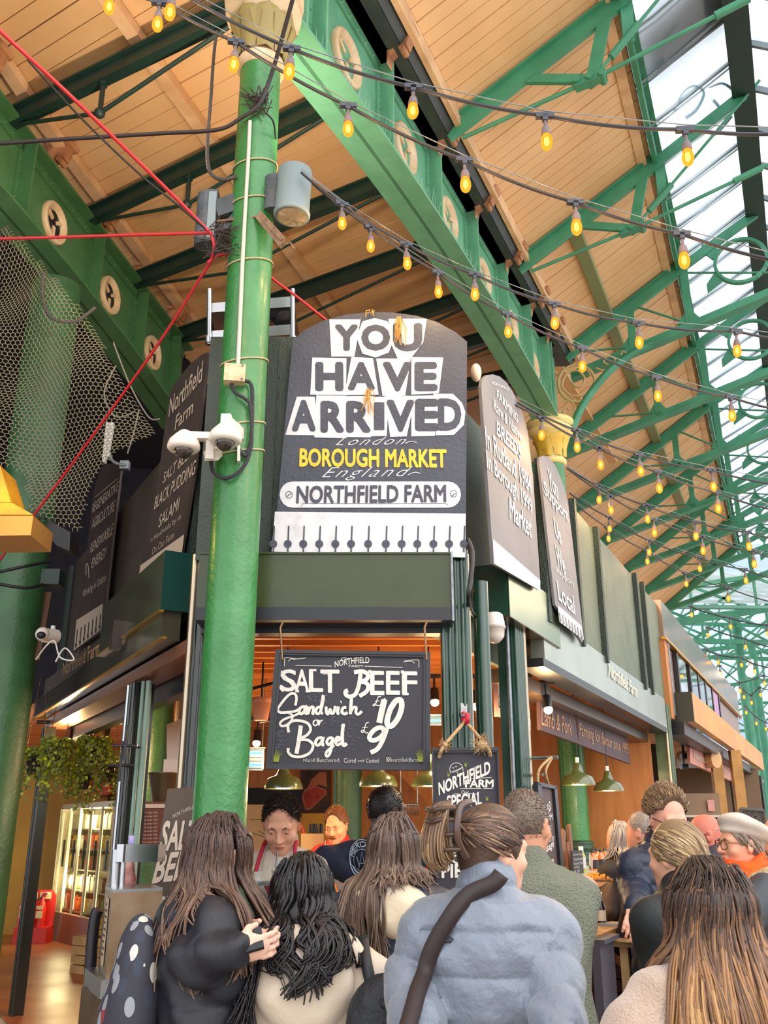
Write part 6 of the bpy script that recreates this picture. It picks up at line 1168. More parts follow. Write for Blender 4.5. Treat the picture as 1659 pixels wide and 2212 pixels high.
for i in range(9):
    c = F(6.75+.25*i, 1.01, -.2-.06*(i % 2)); b = M(); b.tube([c-FR.n*.07, c-FR.n*.05, c+FR.n*.05, c+FR.n*.07], [.02, .035, .035, .02], 10); tag(b.build('sausage_roll', RO), f'{ORD[i]} golden sausage roll behind the counter glass, counted from the sausage roll board', 'sausage roll', 'sausage rolls in the display')
# table, tray, bottles
tb = thing('side_table', 'small table edge under burlap in front of the display counter', 'table', F(6.9, 0, .25)); b = M(); b.obox(F(6.5, .93, .02), FR.d*1.15, FR.n*.42, (0, 0, .03)); b.build('tabletop', CRT, tb); [M().obox(F(Y, 0, o), FR.d*.05, FR.n*.05, (0, 0, .93)).build('leg', CRT, tb) for Y, o in ((6.52, .05), (7.45, .05), (6.52, .36), (7.45, .36))]
brl = M(); BUR = mat('burlap', '#b59468', .95, col2='#96754c', nscale=25, bump=1, bscale=160)
rows = []
for i in range(13):
    t = i/12; row = []
    for j in range(25):
        s = j/24; Y = 6.45+1.25*s; z = .965+.004*math.sin(9*s) if t < .35 else .965-(t-.35)*1.2*(.45+.55*math.sin(.8+s*6.0)**2+(.5 if .3 < s < .5 else 0)); o = -.02+.5*min(t/.35, 1)+(0 if t < .35 else .025*math.sin(s*26)+.03*(t-.35)); row.append(F(Y, z, o))
    rows.append(row)
brl.sheet(rows); tag(brl.build('burlap_cloth', BUR, solid=.006), 'ragged burlap cloth draped over the table below the drinks', 'cloth')
b = M(); b.obox(F(6.1, .975, .1), FR.d*1.45, FR.n*.22, (0, 0, .05)); tag(b.build('wooden_tray', mat('tray_wood', '#9b7040', .5, col2='#805828', nscale=7, stretch=(1, 1, 6))), 'brown wooden tray carrying the five drink bottles', 'tray')
for i, (px, col, lab, lc_) in enumerate(((1223, '#d8d0b8', 'clear bottle with white label, first on the wooden tray', '#f0eee8'), (1243, '#d9c832', 'yellow lemonade bottle on the wooden tray', '#c9c640'), (1260, '#c42a24', 'red drink bottle on the wooden tray', '#f0c8c0'), (1278, '#5a2418', 'dark red brown bottle on the wooden tray', '#e8dcc0'), (1298, '#2a1620', 'almost black bottle at the far end of the wooden tray', '#e8dcc0'))):
    r = FR.at(px, 1960, .2); c = Vector((r.x, r.y, 1.025)); t = thing('drink_bottle', lab, 'bottle', c, 'drink bottles on the wooden tray'); M().lathe([(.028, 0), (.03, .01), (.03, .11), (.013, .16), (.012, .19)], c, 16).build('bottle', mat('drink_'+col[1:], col, .08, coat=1), t)
    M().lathe([(.0135, .188), (.0135, .205), (0, .205)], c, 12).build('cap', WHT, t); b = M(); b.lathe([(.0305, .03), (.0305, .095)], c, 16, cap=False); b.build('label', mat('label_'+lc_[1:], lc_, .6), t)
for i, (px, py, off) in enumerate(((1283, 1868, -.12), (1300, 1869, -.12), (1318, 1869, -.12), (1336, 1870, -.12), (1292, 1866, -.24), (1309, 1867, -.24), (1327, 1868, -.24))):
    r = FR.at(px, py, off); c = Vector((r.x, r.y, 1.32)); t = thing('sauce_bottle', f'{ORD[i]} orange chilli sauce bottle with black label on the display counter, '+('front row' if i < 4 else 'back row'), 'bottle', c, 'orange sauce bottles on the display counter')
    M().lathe([(.036, 0), (.038, .01), (.038, .085), (.015, .12), (.014, .135)], c, 14).build('bottle', mat('sauce_orange', '#d2641e', .15, coat=1), t); M().lathe([(.016, .132), (.016, .155), (0, .155)], c, 12).build('cap', JET, t); M().lathe([(.0385, .012), (.0385, .08)], c, 14, cap=False).build('label', mat('label_black', '#1c1a1c', .5), t)
r = FR.at(1257, 1868, -.1); c = Vector((r.x, r.y, 1.32)); t = thing('relish_bottle', 'white capped green and white relish bottle on the display counter', 'bottle', c); M().lathe([(.032, 0), (.032, .12), (.018, .14)], c, 14).build('bottle', mat('relish_green', '#a9b04a', .4), t); M().lathe([(.018, .138), (.018, .185), (0, .185)], c, 12).build('cap', WHT, t); M().lathe([(.0325, .03), (.0325, .11)], c, 14, cap=False).build('label', PW, t)
r = FR.at(1232, 1868, -.12); c = Vector((r.x, r.y, 1.32)); t = thing('chalk_tag', 'small black price tag on a wooden paddle beside the relish bottle', 'price tag', c); b = M(); b.obox(c+FR.n*.04-FR.d*.12, FR.d*.3, FR.n*.01, (0, 0, .16)); b.build('slate', CHB, t); w = M(); o = c+FR.n*.053-FR.d*.1
for k, s_ in enumerate(('Garlic & Thyme', 'infused butter', 'basted for', 'melting', '9.50')): put_text(w, s_, None, o+Vector((0, 0, .12-.028*k)), o+FR.d*(.26 if k < 3 else .15)+Vector((0, 0, .12-.028*k)), o+Vector((0, 0, .142-.028*k)))
w.build('chalk_writing', CHW, t); b = M()
for dx, h_, tl in ((-.16, .3, .1), (.14, .34, -.05), (.02, .22, 0)): b.beam(c+FR.d*dx-FR.n*.02, c+FR.d*(dx+tl)-FR.n*.02+Vector((0, 0, h_)), .07, .02, FR.n)
b.build('paddle', mat('paddle_wood', '#7a4a2c', .5), t)
r = FR.at(1337, 1840, -.2); t = thing('marrow_sign', 'white card lettered bone on a black rounded holder above the sauce bottles', 'sign', r); b = M(); c = Vector((r.x, r.y, 1.32)); b.obox(c-FR.d*.01, FR.d*.02, FR.n*.02, (0, 0, .25)); b.lathe([(.1, 0), (.1, .012)], c+Vector((0, 0, .3))-FR.n*.01, 20, axis=FR.n); b.build('holder', JET, t)
b = M(); b.obox(c-FR.d*.08+FR.n*.03+Vector((0, 0, .2)), FR.d*.16, FR.n*.006, (0, 0, .09)); b.obox(c-FR.d*.05+FR.n*.03+Vector((0, 0, .08)), FR.d*.1, FR.n*.006, (0, 0, .11)); b.build('card', PW, t); w = M(); o = c-FR.d*.07+FR.n*.038+Vector((0, 0, .215)); put_text(w, 'BONE', None, o, o+FR.d*.14, o+Vector((0, 0, .06)), bold=.03); o = o+FR.n*.0+Vector((0, 0, .1))+FR.d*.02; w.build('black_lettering', JET, t); w = M(); put_text(w, 'SPRING', None, o, o+FR.d*.1, o+Vector((0, 0, .022)), bold=.02); w.build('white_lettering', PW, t)
r = FR.at(1292, 1892, .12); c = Vector((r.x, r.y, 1.25)); t = thing('crackling_bowl', 'white bowl heaped with golden fried pieces on a steel stand', 'bowl', c); M().lathe([(.05, 0), (.11, .05), (.115, .05), (.1, .045), (.04, .01)], c, 20).build('bowl', WHT, t)
b = M()
for i in range(70): a = random.uniform(0, 6.28); q = random.random()**.5*.1; b.ball(c+Vector((q*math.cos(a), q*math.sin(a), .05+.04*(1-q/.1)+random.uniform(-.01, .01))), (random.uniform(.01, .02), random.uniform(.008, .016), random.uniform(.008, .014)), 6, 4)
tag(b.build('fried_pieces', mat('crackling_gold', '#e09a2a', .5, col2='#c27a1c', nscale=30), t), None, None, None, 'stuff'); b = M(); b.rod(c-Vector((0, 0, .24)), c, .03, 10); b.lathe([(.09, -.25), (.09, -.23)], c, 16); b.build('steel_stand', STEEL, t)
r = FR.at(1232, 1893, .1); c = Vector((r.x, r.y, 1.27)); tag(M().lathe([(.05, 0), (.15, .025), (.155, .03), (.14, .028)], c, 22).build('white_plate', WHT), 'shallow white sample plate on the counter edge', 'plate')
for px, py, off, rz, lab in ((1276, 1868, .1, .5, 'tilted cream price card behind the bowl of fried pieces'), (1336, 1955, .22, .4, 'cream price card in front of the display glass')):
    p = FR.at(px, py, off); b = M(); b.prism([p+FR.d*a+Vector((0, 0, z)) for a, z in ((-.05, .0), (.03, -.04), (.06, .03), (-.02, .08))], FR.n*.004); tag(b.build('price_card', PWD), lab, 'card')
r = FR.at(1333, 1998, .3); c = Vector((r.x, r.y, .985)); b = M(); b.lathe([(.13, 0), (.14, .03), (.12, .06), (.0, .065)], c, 4, smooth=False); tag(b.build('foil_tray', mat('foil_grey', '#9aa0a6', .35, .6)), 'grey foil food tray beside the drink bottles', 'tray')
for z, lab in ((0.3, 'lower dark red plastic drinks crate under the burlap table'), (.56, 'upper dark red plastic drinks crate under the burlap table')): crate(F(6.85, z, .22), .34, .4, .24, mat('crate_dark_red', '#5a1f20', .5), lab, 3, aR)
b = M(); b.obox(F(6.1, 0, .3), FR.d*.36, FR.n*.05, (0, 0, 1.0)); b.obox(F(6.1, .985, .26), FR.d*.4, FR.n*.12, (0, 0, .025)); tag(b.build('menu_stand', mat('stand_charcoal', '#4a4650', .6)), 'charcoal grey board stand beside the man in the olive jumper', 'stand')
# ------------------------------------------------------------ people: smooth-union bodies meshed by surface nets
from mathutils.bvhtree import BVHTree
def nets(Fd, org, h):
    nx, ny, nz = Fd.shape; S = Fd < 0; cnt = np.zeros((nx-1, ny-1, nz-1), np.int8); sl = lambda i, n: slice(i, n-1+i)
    for i in (0, 1):
        for j in (0, 1):
            for k in (0, 1): cnt += S[sl(i, nx), sl(j, ny), sl(k, nz)]
    mask = (cnt > 0) & (cnt < 8); idx = -np.ones(mask.shape, np.int64); n = int(mask.sum()); idx[mask] = np.arange(n); C = np.argwhere(mask)
    pos = np.zeros((n, 3)); num = np.zeros(n)
    cs = [(i, j, k) for i in (0, 1) for j in (0, 1) for k in (0, 1)]
    val = {c: Fd[C[:, 0]+c[0], C[:, 1]+c[1], C[:, 2]+c[2]] for c in cs}
    for a in cs:
        for ax in range(3):
            if a[ax]: continue
            b = list(a); b[ax] = 1; b = tuple(b); fa, fb = val[a], val[b]; x = (fa < 0) != (fb < 0); t = np.where(x, fa/(fa-fb+1e-12*(fa == fb)), 0)
            p = np.tile(np.array(a, float), (n, 1)); p[:, ax] += t; pos[x] += p[x]; num[x] += 1
    V = (C+pos/num[:, None])*h+org; faces = []
    for ax in range(3):
        o1, o2 = [(1, 2), (2, 0), (0, 1)][ax]; sh = [slice(None)]*3; A = [slice(None)]*3; B = [slice(None)]*3; A[ax] = slice(0, -1); B[ax] = slice(1, None)
        for q in (o1, o2): A[q] = B[q] = slice(1, -1)
        sa, sb = S[tuple(A)], S[tuple(B)]; E = np.argwhere(sa != sb)
        if not len(E): continue
        inn = sa[E[:, 0], E[:, 1], E[:, 2]]; base = E.copy(); base[:, o1] += 1; base[:, o2] += 1
        def cell(d1, d2): q = base.copy(); q[:, o1] += d1; q[:, o2] += d2; return idx[q[:, 0], q[:, 1], q[:, 2]]
        q = np.stack([cell(-1, -1), cell(0, -1), cell(0, 0), cell(-1, 0)], 1); q[~inn] = q[~inn][:, ::-1]; faces.append(q)
    return V, np.concatenate(faces)
def rot(rx=0, ry=0, rz=0): return np.array(Matrix.Rotation(rz, 3, 'Z')@Matrix.Rotation(ry, 3, 'Y')@Matrix.Rotation(rx, 3, 'X'))
class Sdf:
    def __init__(s): s.p = []
    def cap(s, a, b, ra, rb=None, k=.03, q=None, op='u'): s.p.append(('c', np.array(a, float), np.array(b, float), ra, ra if rb is None else rb, k, q, op)); return s
    def ell(s, c, r, R=None, k=.03, op='u', q=None): s.p.append(('e', np.array(c, float), np.array(r, float), R, None, k, q, op)); return s
    def loft(s, rings, k=.03, q=None, op='u', sq=2.0): s.p.append(('l', np.array(rings, float), None, sq, None, k, q, op)); return s   # rings: z, rx, ry, cx, cy
    def box(s, c, r, R=None, k=.0, op='i', rnd=.01): s.p.append(('b', np.array(c, float), np.array(r, float), R, rnd, k, None, op)); return s
    def bounds(s, pad):
        lo, hi = np.full(3, 9.), np.full(3, -9.)
        for t in s.p:
            if t[7] != 'u': continue
            a, b = s.bb(t); lo = np.minimum(lo, a); hi = np.maximum(hi, b)
        return lo-pad, hi+pad
    def bb(s, t):
        if t[0] == 'c': r = max(t[3], t[4]); return np.minimum(t[1], t[2])-r, np.maximum(t[1], t[2])+r
        if t[0] == 'l': g = t[1]; return np.array([(g[:, 3]-g[:, 1]).min(), (g[:, 4]-g[:, 2]).min(), g[:, 0].min()]), np.array([(g[:, 3]+g[:, 1]).max(), (g[:, 4]+g[:, 2]).max(), g[:, 0].max()])
        r = max(t[2]) if t[3] is not None else t[2]; return t[1]-r, t[1]+r
    def mesh(s, h, amp=0, sp=.09, noise=0, nf=14., zcut=None):
        lo, hi = s.bounds(.04+amp+noise); n = np.ceil((hi-lo)/h).astype(int)+1; Fd = np.full(n, .2, np.float32); Q = np.zeros(n, np.float32) if amp else None
        ax = [lo[i]+h*np.arange(n[i]) for i in range(3)]
        for t in s.p:
            k = t[5]; a, b = s.bb(t); a = a-k-.03; b = b+k+.03
            if t[7] == 'i': i0, i1 = np.zeros(3, int), n
            else: i0 = np.maximum(0, np.floor((a-lo)/h).astype(int)); i1 = np.minimum(n, np.ceil((b-lo)/h).astype(int)+1)
            if (i1 <= i0).any(): continue
            sl = tuple(slice(i0[i], i1[i]) for i in range(3)); X, Y, Z = np.meshgrid(*[ax[i][sl[i]].astype(np.float32) for i in range(3)], indexing='ij', sparse=True); qv = None
            if t[0] == 'c':
                A, ba = t[1], t[2]-t[1]; L = max(1e-9, ba@ba); tt = np.clip(((X-A[0])*ba[0]+(Y-A[1])*ba[1]+(Z-A[2])*ba[2])/L, 0, 1)
                d = np.sqrt((X-A[0]-tt*ba[0])**2+(Y-A[1]-tt*ba[1])**2+(Z-A[2]-tt*ba[2])**2)-(t[3]+(t[4]-t[3])*tt); qv = tt*math.sqrt(L) if t[6] != 'z' else np.broadcast_to(Z, d.shape)
            elif t[0] == 'l':
                g = t[1][np.argsort(t[1][:, 0])]; z = ax[2][sl[2]]; f = [np.interp(z, g[:, 0], g[:, i]).astype(np.float32)[None, None, :] for i in range(1, 5)]
                e = t[3]; d = ((np.abs((X-f[2])/f[0])**e+np.abs((Y-f[3])/f[1])**e)**(1/e)-1)*np.minimum(f[0], f[1]); zz = z[None, None, :].astype(np.float32)
                d = np.maximum(d, np.maximum(g[0, 0]-zz, zz-g[-1, 0])); qv = np.broadcast_to(zz, d.shape)
            else:
                x, y, z = X-t[1][0], Y-t[1][1], Z-t[1][2]
                if t[3] is not None: R = t[3]; x, y, z = (x*R[0, 0]+y*R[1, 0]+z*R[2, 0], x*R[0, 1]+y*R[1, 1]+z*R[2, 1], x*R[0, 2]+y*R[1, 2]+z*R[2, 2])
                r = t[2]
                if t[0] == 'e':
                    k0 = np.sqrt((x/r[0])**2+(y/r[1])**2+(z/r[2])**2); k1 = np.sqrt((x/r[0]**2)**2+(y/r[1]**2)**2+(z/r[2]**2)**2); d = k0*(k0-1)/np.maximum(k1, 1e-6)
                else:
                    q = [np.abs(v)-rr+t[4] for v, rr in zip((x, y, z), r)]; d = np.sqrt(sum(np.maximum(v, 0)**2 for v in q))+np.minimum(np.maximum(np.maximum(q[0], q[1]), q[2]), 0)-t[4]
                qv = np.broadcast_to(Z, d.shape)
            cur = Fd[sl]
            if t[7] == 'u':
                if amp and t[6] is not False: Q[sl] = np.where(d < cur, qv+(0 if t[6] in (None, 'z') else t[6]), Q[sl])
                hh = np.maximum(k-np.abs(cur-d), 0)/max(k, 1e-6); Fd[sl] = np.minimum(cur, d)-hh*hh*k*.25
            elif t[7] == 's': hh = np.maximum(k-np.abs(cur+d), 0)/max(k, 1e-6); Fd[sl] = np.maximum(cur, -d)+hh*hh*k*.25
            else: Fd[sl] = np.maximum(cur, d)
        X, Y, Z = np.meshgrid(*[a.astype(np.float32) for a in ax], indexing='ij', sparse=True)
        if amp: Fd -= amp*(np.abs(np.sin(math.pi*(Q+.006*np.sin(X*23)*np.sin(Y*19+X*9)*.5)/sp))**.3-.7)
        if noise: Fd -= noise*(np.sin(X*nf+2*np.sin(Z*nf*.6)+Y*7)*np.sin(Z*nf*1.1+1.5*np.sin(Y*nf+X*5))+.5*np.sin(X*nf*2.1+Z*nf*1.7+Y*nf))
        if zcut is not None: Fd = np.maximum(Fd, zcut-Z)
        Fd[0] = Fd[-1] = .05; Fd[:, 0] = Fd[:, -1] = .05; Fd[:, :, 0] = Fd[:, :, -1] = .05
        return nets(Fd, lo, h)
def mesh_np(name, V, Fq, m, parent=None, mi=None, label=None, kind=None):
    me = bpy.data.meshes.new(name); n, k = len(V), len(Fq); me.vertices.add(n); me.vertices.foreach_set('co', np.asarray(V, np.float32).ravel())
    me.loops.add(4*k); me.polygons.add(k); me.loops.foreach_set('vertex_index', np.asarray(Fq, np.int32).ravel()); me.polygons.foreach_set('loop_start', np.arange(0, 4*k, 4, dtype=np.int32))
    me.polygons.foreach_set('use_smooth', np.ones(k, bool)); ms = m if isinstance(m, list) else [m]
    for q in ms: me.materials.append(q)
    if mi is not None: me.polygons.foreach_set('material_index', np.asarray(mi, np.int32))
    me.update(calc_edges=True); me.validate(); o = bpy.data.objects.new(name, me); COL.objects.link(o)
    if parent is not None: o.parent = parent; o['_w'] = (0., 0., 0.)
    return tag(o, label, None, None, kind)
LIP = mat('lip_rose', '#b5695c', .4)
def cloth(name, a, b=None, rough=.75, sc=6, bump=.35, bs=14, **k): return mat(name, a, rough, col2=b or a, nscale=sc, bump=bump, bscale=bs, **k)
class Person:
    def __init__(s, label, x, y, H, yaw, head=(0, 0, 0), skin='#d9a283', hs=1.0, arms=None, wide=1.0, lean=0, face=True, h=.0065):
        s.t = thing('person', label, 'person', (x, y, 0)); s.t.rotation_euler = (0, 0, yaw); s.M = Matrix.Translation((x, y, 0))@Matrix.Rotation(yaw, 4, 'Z'); s.I = s.M.inverted(); s.k = k = H/1.70; s.w = wide
        s.skin = mat('skin_'+skin[1:], skin, .5, col2=skin, nscale=4); s.LY = lean; s.solids = []; s.bvs = []
        P = lambda x_, y_, z_: np.array((x_*k, y_*k+lean*max(0, z_*k-.95), z_*k)); s.P = P
        s.hR = rot(-head[1], head[2], head[0]); s.hs = hs*k; s.piv = P(0, .0, 1.485); s.hc = s.piv+s.hR@np.array((0, .018, .085))*s.hs
        s.sh = {e: P(e*.168*wide, -.005, 1.35) for e in (-1, 1)}; arms = arms or {}; s.el, s.wr, s.hd = {}, {}, {}
        for e in (-1, 1):
            a = arms.get(e); s.el[e] = s.loc(a[0]) if a else P(e*.235*wide, -.03, 1.1); s.wr[e] = s.loc(a[1]) if a else P(e*.21*wide, .1, .88); s.hd[e] = a[2] if a and len(a) > 2 else None
        s.body(h, face)
    def loc(s, p): return np.array(s.I@Vector(p))
    def H_(s, v): return s.hc+s.hR@(np.array(v)*s.hs)
    def body(s, h, face):
        b = Sdf(); k, P, w = s.k, s.P, s.w; R, q = s.hR, s.hs
        b.ell(P(0, 0, 1.24), np.array((.16*w, .1, .2))*k, k=.06).ell(P(0, .0, 1.05), np.array((.14*w, .1, .17))*k, k=.06).ell(P(0, -.01, .93), np.array((.16*w, .11, .13))*k, k=.06)
        b.cap(s.sh[-1], s.sh[1], .055*k, k=.06); b.cap(P(0, -.015, 1.38), s.piv+R@np.array((0, -.005, .02))*q, .06*k, .05*k, k=.04)
        for e in (-1, 1):
            b.cap(s.sh[e], s.el[e], .05*k, .04*k); b.cap(s.el[e], s.wr[e], .042*k, .027*k); s.hand(b, e)
            b.cap(P(e*.085, 0, .92), P(e*.095, .02, .5), .08*k, .055*k, k=.04); b.cap(P(e*.095, .02, .5), P(e*.1, -.02, .09), .055*k, .036*k); b.cap(P(e*.1, -.03, .055), P(e*.115, .13, .035), .042*k, .032*k)
        E = lambda c, r, kk=.02, op='u', RR=None: b.ell(s.H_(c), np.array(r)*q, R if RR is None else R@RR, k=kk*q, op=op)
        E((0, -.008, .025), (.076, .097, .098)); E((0, .03, -.045), (.06, .066, .078), .04); E((0, .07, -.095), (.026, .022, .022), .035); E((0, -.02, -.05), (.05, .06, .06), .04)
        if face:
            b.cap(s.H_((-.04, .083, .022)), s.H_((.04, .083, .022)), .012*q, k=.02*q)
            for e in (-1, 1): E((e*.033, .1, .004), (.019, .013, .011), .012, 's'); E((e*.042, .066, -.03), (.024, .022, .022), .02); E((e*.012, .1, -.034), (.011, .012, .009), .008); E((e*.033, .083, .003), (.014, .012, .011), .006)
            b.cap(s.H_((0, .094, .008)), s.H_((0, .116, -.03)), .007*q, .011*q, k=.014*q); E((0, .092, -.06), (.024, .012, .006), .008); E((0, .09, -.07), (.021, .012, .007), .008)
            E((0, .108, -.0655), (.024, .006, .0018), .003, 's')
        for e in (-1, 1): E((e*.079, -.008, -.008), (.009, .021, .034), .008, 'u', rot(0, e*.15, -e*.45)); E((e*.089, -.002, -.004), (.006, .011, .02), .006, 's', rot(0, 0, -e*.45))
        V, Fq = b.mesh(h); c = V[Fq].mean(1); l = ((c-s.hc)@s.hR)/q; lip = (np.abs(l[:, 0]) < .02) & (l[:, 1] > .088) & (np.abs(l[:, 2]+.0655) < .0075-.15*np.abs(l[:, 0])) if face else np.zeros(len(Fq), bool)
        s.b = mesh_np('body', V, Fq, [s.skin, LIP], s.t, lip.astype(int))
        if face:
            for nm, rr, mm, dy in (('eyes', .0105, mat('eye_white', '#d8cfc8', .2), .0845), ):
                for e in (-1, 1):
                    m = M(); m.ball(s.H_((e*.033, dy, .003)), rr*q, 12, 8); o_ = s.kid(m, 'eye', mm)
                    m = M(); m.ball(s.H_((e*.033, dy+.0075, .002)), .0048*q, 8, 6); s.kid(m, 'pupil', mat('pupil_dark', '#1c130e', .1), None, None, o_)
    def hand(s, b, e):
        k = s.k; W = s.wr[e]; d = W-s.el[e]; d = d/np.linalg.norm(d); g = s.hd[e] or {}
        if 'd' in g: d = np.array(s.I.to_3x3()@Vector(g['d'])); d /= np.linalg.norm(d)
        n = np.array(s.I.to_3x3()@Vector(g['n'])) if 'n' in g else np.array((-e*.8, 0., -.3)); n = n-d*(n@d); n /= np.linalg.norm(n); a = np.cross(d, n); th = g.get('th', e)   # n: out of the palm; a: across
        curl = g.get('curl', .5); Rm = np.stack([a, d, n], 1); b.ell(W+d*.05*k, np.array((.041, .055, .017))*k, Rm, k=.015); b.cap(W, W+d*.03*k, .026*k, .026*k, k=.02)
        for i, (o, L) in enumerate(((-.03, .062), (-.01, .075), (.011, .07), (.03, .056))):
            p = W+d*.088*k+a*o*k*-th; r = .0088*k; an = .25*curl
            for j, f in enumerate((.45, .32, .25)): an += curl*.75; v = d*math.cos(an)+n*math.sin(an); p2 = p+v*L*f*1.15*k; b.cap(p, p2, r, r*.9, k=.006); p = p2; r *= .9
        p = W+d*.03*k-a*-th*-.034*k*-1; p = W+d*.025*k+a*th*.03*k
        p2 = p+(d*.55+a*th*.6+n*.45)*.035*k; p3 = p2+(d*.8+a*th*.05+n*.55*(1+curl*.4))*.032*k; b.cap(p, p2, .013*k, .011*k, k=.012); b.cap(p2, p3, .0105*k, .0085*k, k=.006)
    def kid(s, m, name, mt, label=None, kind=None, parent=None):
        me = bpy.data.meshes.new(name); me.from_pydata(m.v, [], m.f); ms = mt if isinstance(mt, list) else [mt]
        for q in ms: me.materials.append(q)
        me.polygons.foreach_set('use_smooth', m.sm)
        if len(ms) > 1: me.polygons.foreach_set('material_index', m.mi)
        me.update(); o = bpy.data.objects.new(name, me); COL.objects.link(o); o.parent = parent or s.t; o['_w'] = (0., 0., 0.); return tag(o, label, None, None, kind)
    # ---- clothes
    def torso_rings(s, g, z0=.78, hip=1.0):
        k, w = s.k, s.w; R = []
        for z, rx, ry, cy in ((z0, .165*hip, .125*hip, -.005), (.93, .17*hip, .125*hip, -.005), (1.05, .158, .115, .0), (1.2, .17, .12, .0), (1.3, .175, .118, -.005), (1.38, .15, .1, -.012), (1.43, .09, .08, -.012)):
            R.append((z*k, rx*w*k+g, ry*k+g, 0, cy*k+s.LY*max(0, z*k-.95)))
        return R
    def jacket(s, mt, g=.03, sl=.068, cuff=.05, amp=0, sp=.09, noise=.004, nf=14, z0=.8, collar=.05, ch=.06, h=.009, name='jacket', hip=1.0, smooth=.05, sleeve_q=.03):
        j = Sdf(); k = s.k; j.loft(s.torso_rings(g, z0, hip), k=smooth)
        j.cap(s.sh[-1]*np.array((.8, 1, 1)), s.sh[1]*np.array((.8, 1, 1)), (.044*k+g*.7), k=.05, q='z')
        for e in (-1, 1):
            j.cap(s.P(0, -.01, 1.41), s.sh[e]*np.array((.8, 1, 1)), .055*k+g*.6, .04*k+g*.7, k=.04, q='z')
            d = s.wr[e]-s.el[e]; wend = s.wr[e]-d/np.linalg.norm(d)*.005; up = s.sh[e]+(s.el[e]-s.sh[e])*.06
            j.cap(up, s.el[e], sl*1.06*k, sl*.98*k, k=.028, q=sleeve_q); j.cap(s.el[e], wend, sl*.98*k, cuff*k, k=.02, q=sleeve_q+.2)
        if collar: a = s.P(0, -.012, 1.41); j.cap(a, a+(s.piv-a)*.45+np.array((0, -.01, ch*.4)), .075*k+g*.5, .07*k+g*.3, k=.04, q=False); j.cap(s.piv+np.array((0, .0, .03)), s.piv+np.array((0, .01, .2)), .058*k, .062*k, k=.012, op='s')
        V, Fq = j.mesh(h, amp, sp, noise, nf); s.jk = mesh_np(name, V, Fq, mt, s.t); s.jm = (V, Fq); s._bv = None; s.solid(V, Fq); return s.jk
    def hit(s, px, py, off=.006):
        if s._bv is None: V = [s.M@Vector(v) for v in s.jm[0]]; s._bv = BVHTree.FromPolygons(V, s.jm[1].tolist())
        d = Vector(ray(px, py)).normalized(); r = s._bv.ray_cast(Vector((0, 0, EYE)), d)
        return (r[0]+r[1]*off) if r[0] is not None else None
    def trousers(s, mt, h=.012):
        j = Sdf(); k, P = s.k, s.P
        for e in (-1, 1): j.cap(P(e*.085, 0, .92), P(e*.095, .02, .5), .1*k, .075*k, k=.05); j.cap(P(e*.095, .02, .5), P(e*.1, -.02, .1), .075*k, .06*k, k=.03)
        j.ell(P(0, -.01, .92), np.array((.175, .13, .12))*k, k=.05); V, Fq = j.mesh(h, noise=.003); mesh_np('trousers', V, Fq, mt, s.t)
        j = Sdf()
        for e in (-1, 1): j.cap(P(e*.1, -.04, .05), P(e*.118, .14, .04), .05*k, .042*k); 
        j.box((0, 0, .55), (1, 1, .55)); V, Fq = j.mesh(.01); mesh_np('shoes', V, Fq, mat('shoe_black', '#1d1b1b', .5), s.t)
    # ---- hair
    def shorthair(s, mts, thick=.012, low=-.045, front=.055, n=700, L=.03, back=-.09, top=0, sweep=None, rf=.55, fz=.07):
        q, R = s.hs, s.hR; j = Sdf(); j.ell(s.H_((0, -.008, .025+top*.4)), np.array((.076+thick, .097+thick, .1+thick+top))*q, R)
        j.box(s.H_((0, -.12, .03+low*.0)), np.array((.2, .12+.055, .2))*q, R, op='i')
        V, Fq = j.mesh(.006); l = ((V-s.hc)@R)/q
        keep = lambda l_: (l_[:, 2] > low+np.where(np.abs(l_[:, 0]) > .055, .02, 0)+.9*np.maximum(0, l_[:, 1]+.005)) & ((l_[:, 1] < front) | (l_[:, 2] > fz)) & (l_[:, 2] > back)
        kv = keep(l); Fq = Fq[kv[Fq].all(1)]; m = M(); hh = mesh_np('hair', V, Fq, mts[0], s.t)
        m = M(); P = V[kv]; rs = np.random.default_rng(len(P)); c = s.H_((0, -.008, .025))
        for i in rs.choice(len(P), min(n, len(P)), False):
            p = P[i]; d = (p-c); d /= np.linalg.norm(d); fw = s.hR@np.array((.15*rs.normal(), -.2 if (p-s.hc)@s.hR[:, 1] < 0 else .55, -.35+.5*(top > 0))); fw = s.hR@np.array(sweep)+d*0 if sweep else fw; v = d*rf+fw*.7+rs.normal(size=3)*.16; v /= np.linalg.norm(v); m.cur = int(rs.integers(len(mts)))
            m.tube([p-d*.004, p+v*L*.5*q, p+(v*L+fw*L*.3)*q], [.0012+.1*L, .001+.08*L, .0006], 3, False)
        s.kid(m, 'hair_tufts', mts, None, 'stuff', hh); return hh
    def push(s, p, mar=.008):
        for V, Fq in s.solids:
            pass
        for bv in s.bvs:
            r = bv.find_nearest(Vector(p), .12)
            if r[0] is not None:
                d = (Vector(p)-r[0]).dot(r[1])
                if d < mar: p = np.array(r[0]+r[1]*mar)
        return p
    def solid(s, V, Fq): s.solids.append((V, Fq)); s.bvs.append(BVHTree.FromPolygons([Vector(v) for v in V], Fq.tolist()))
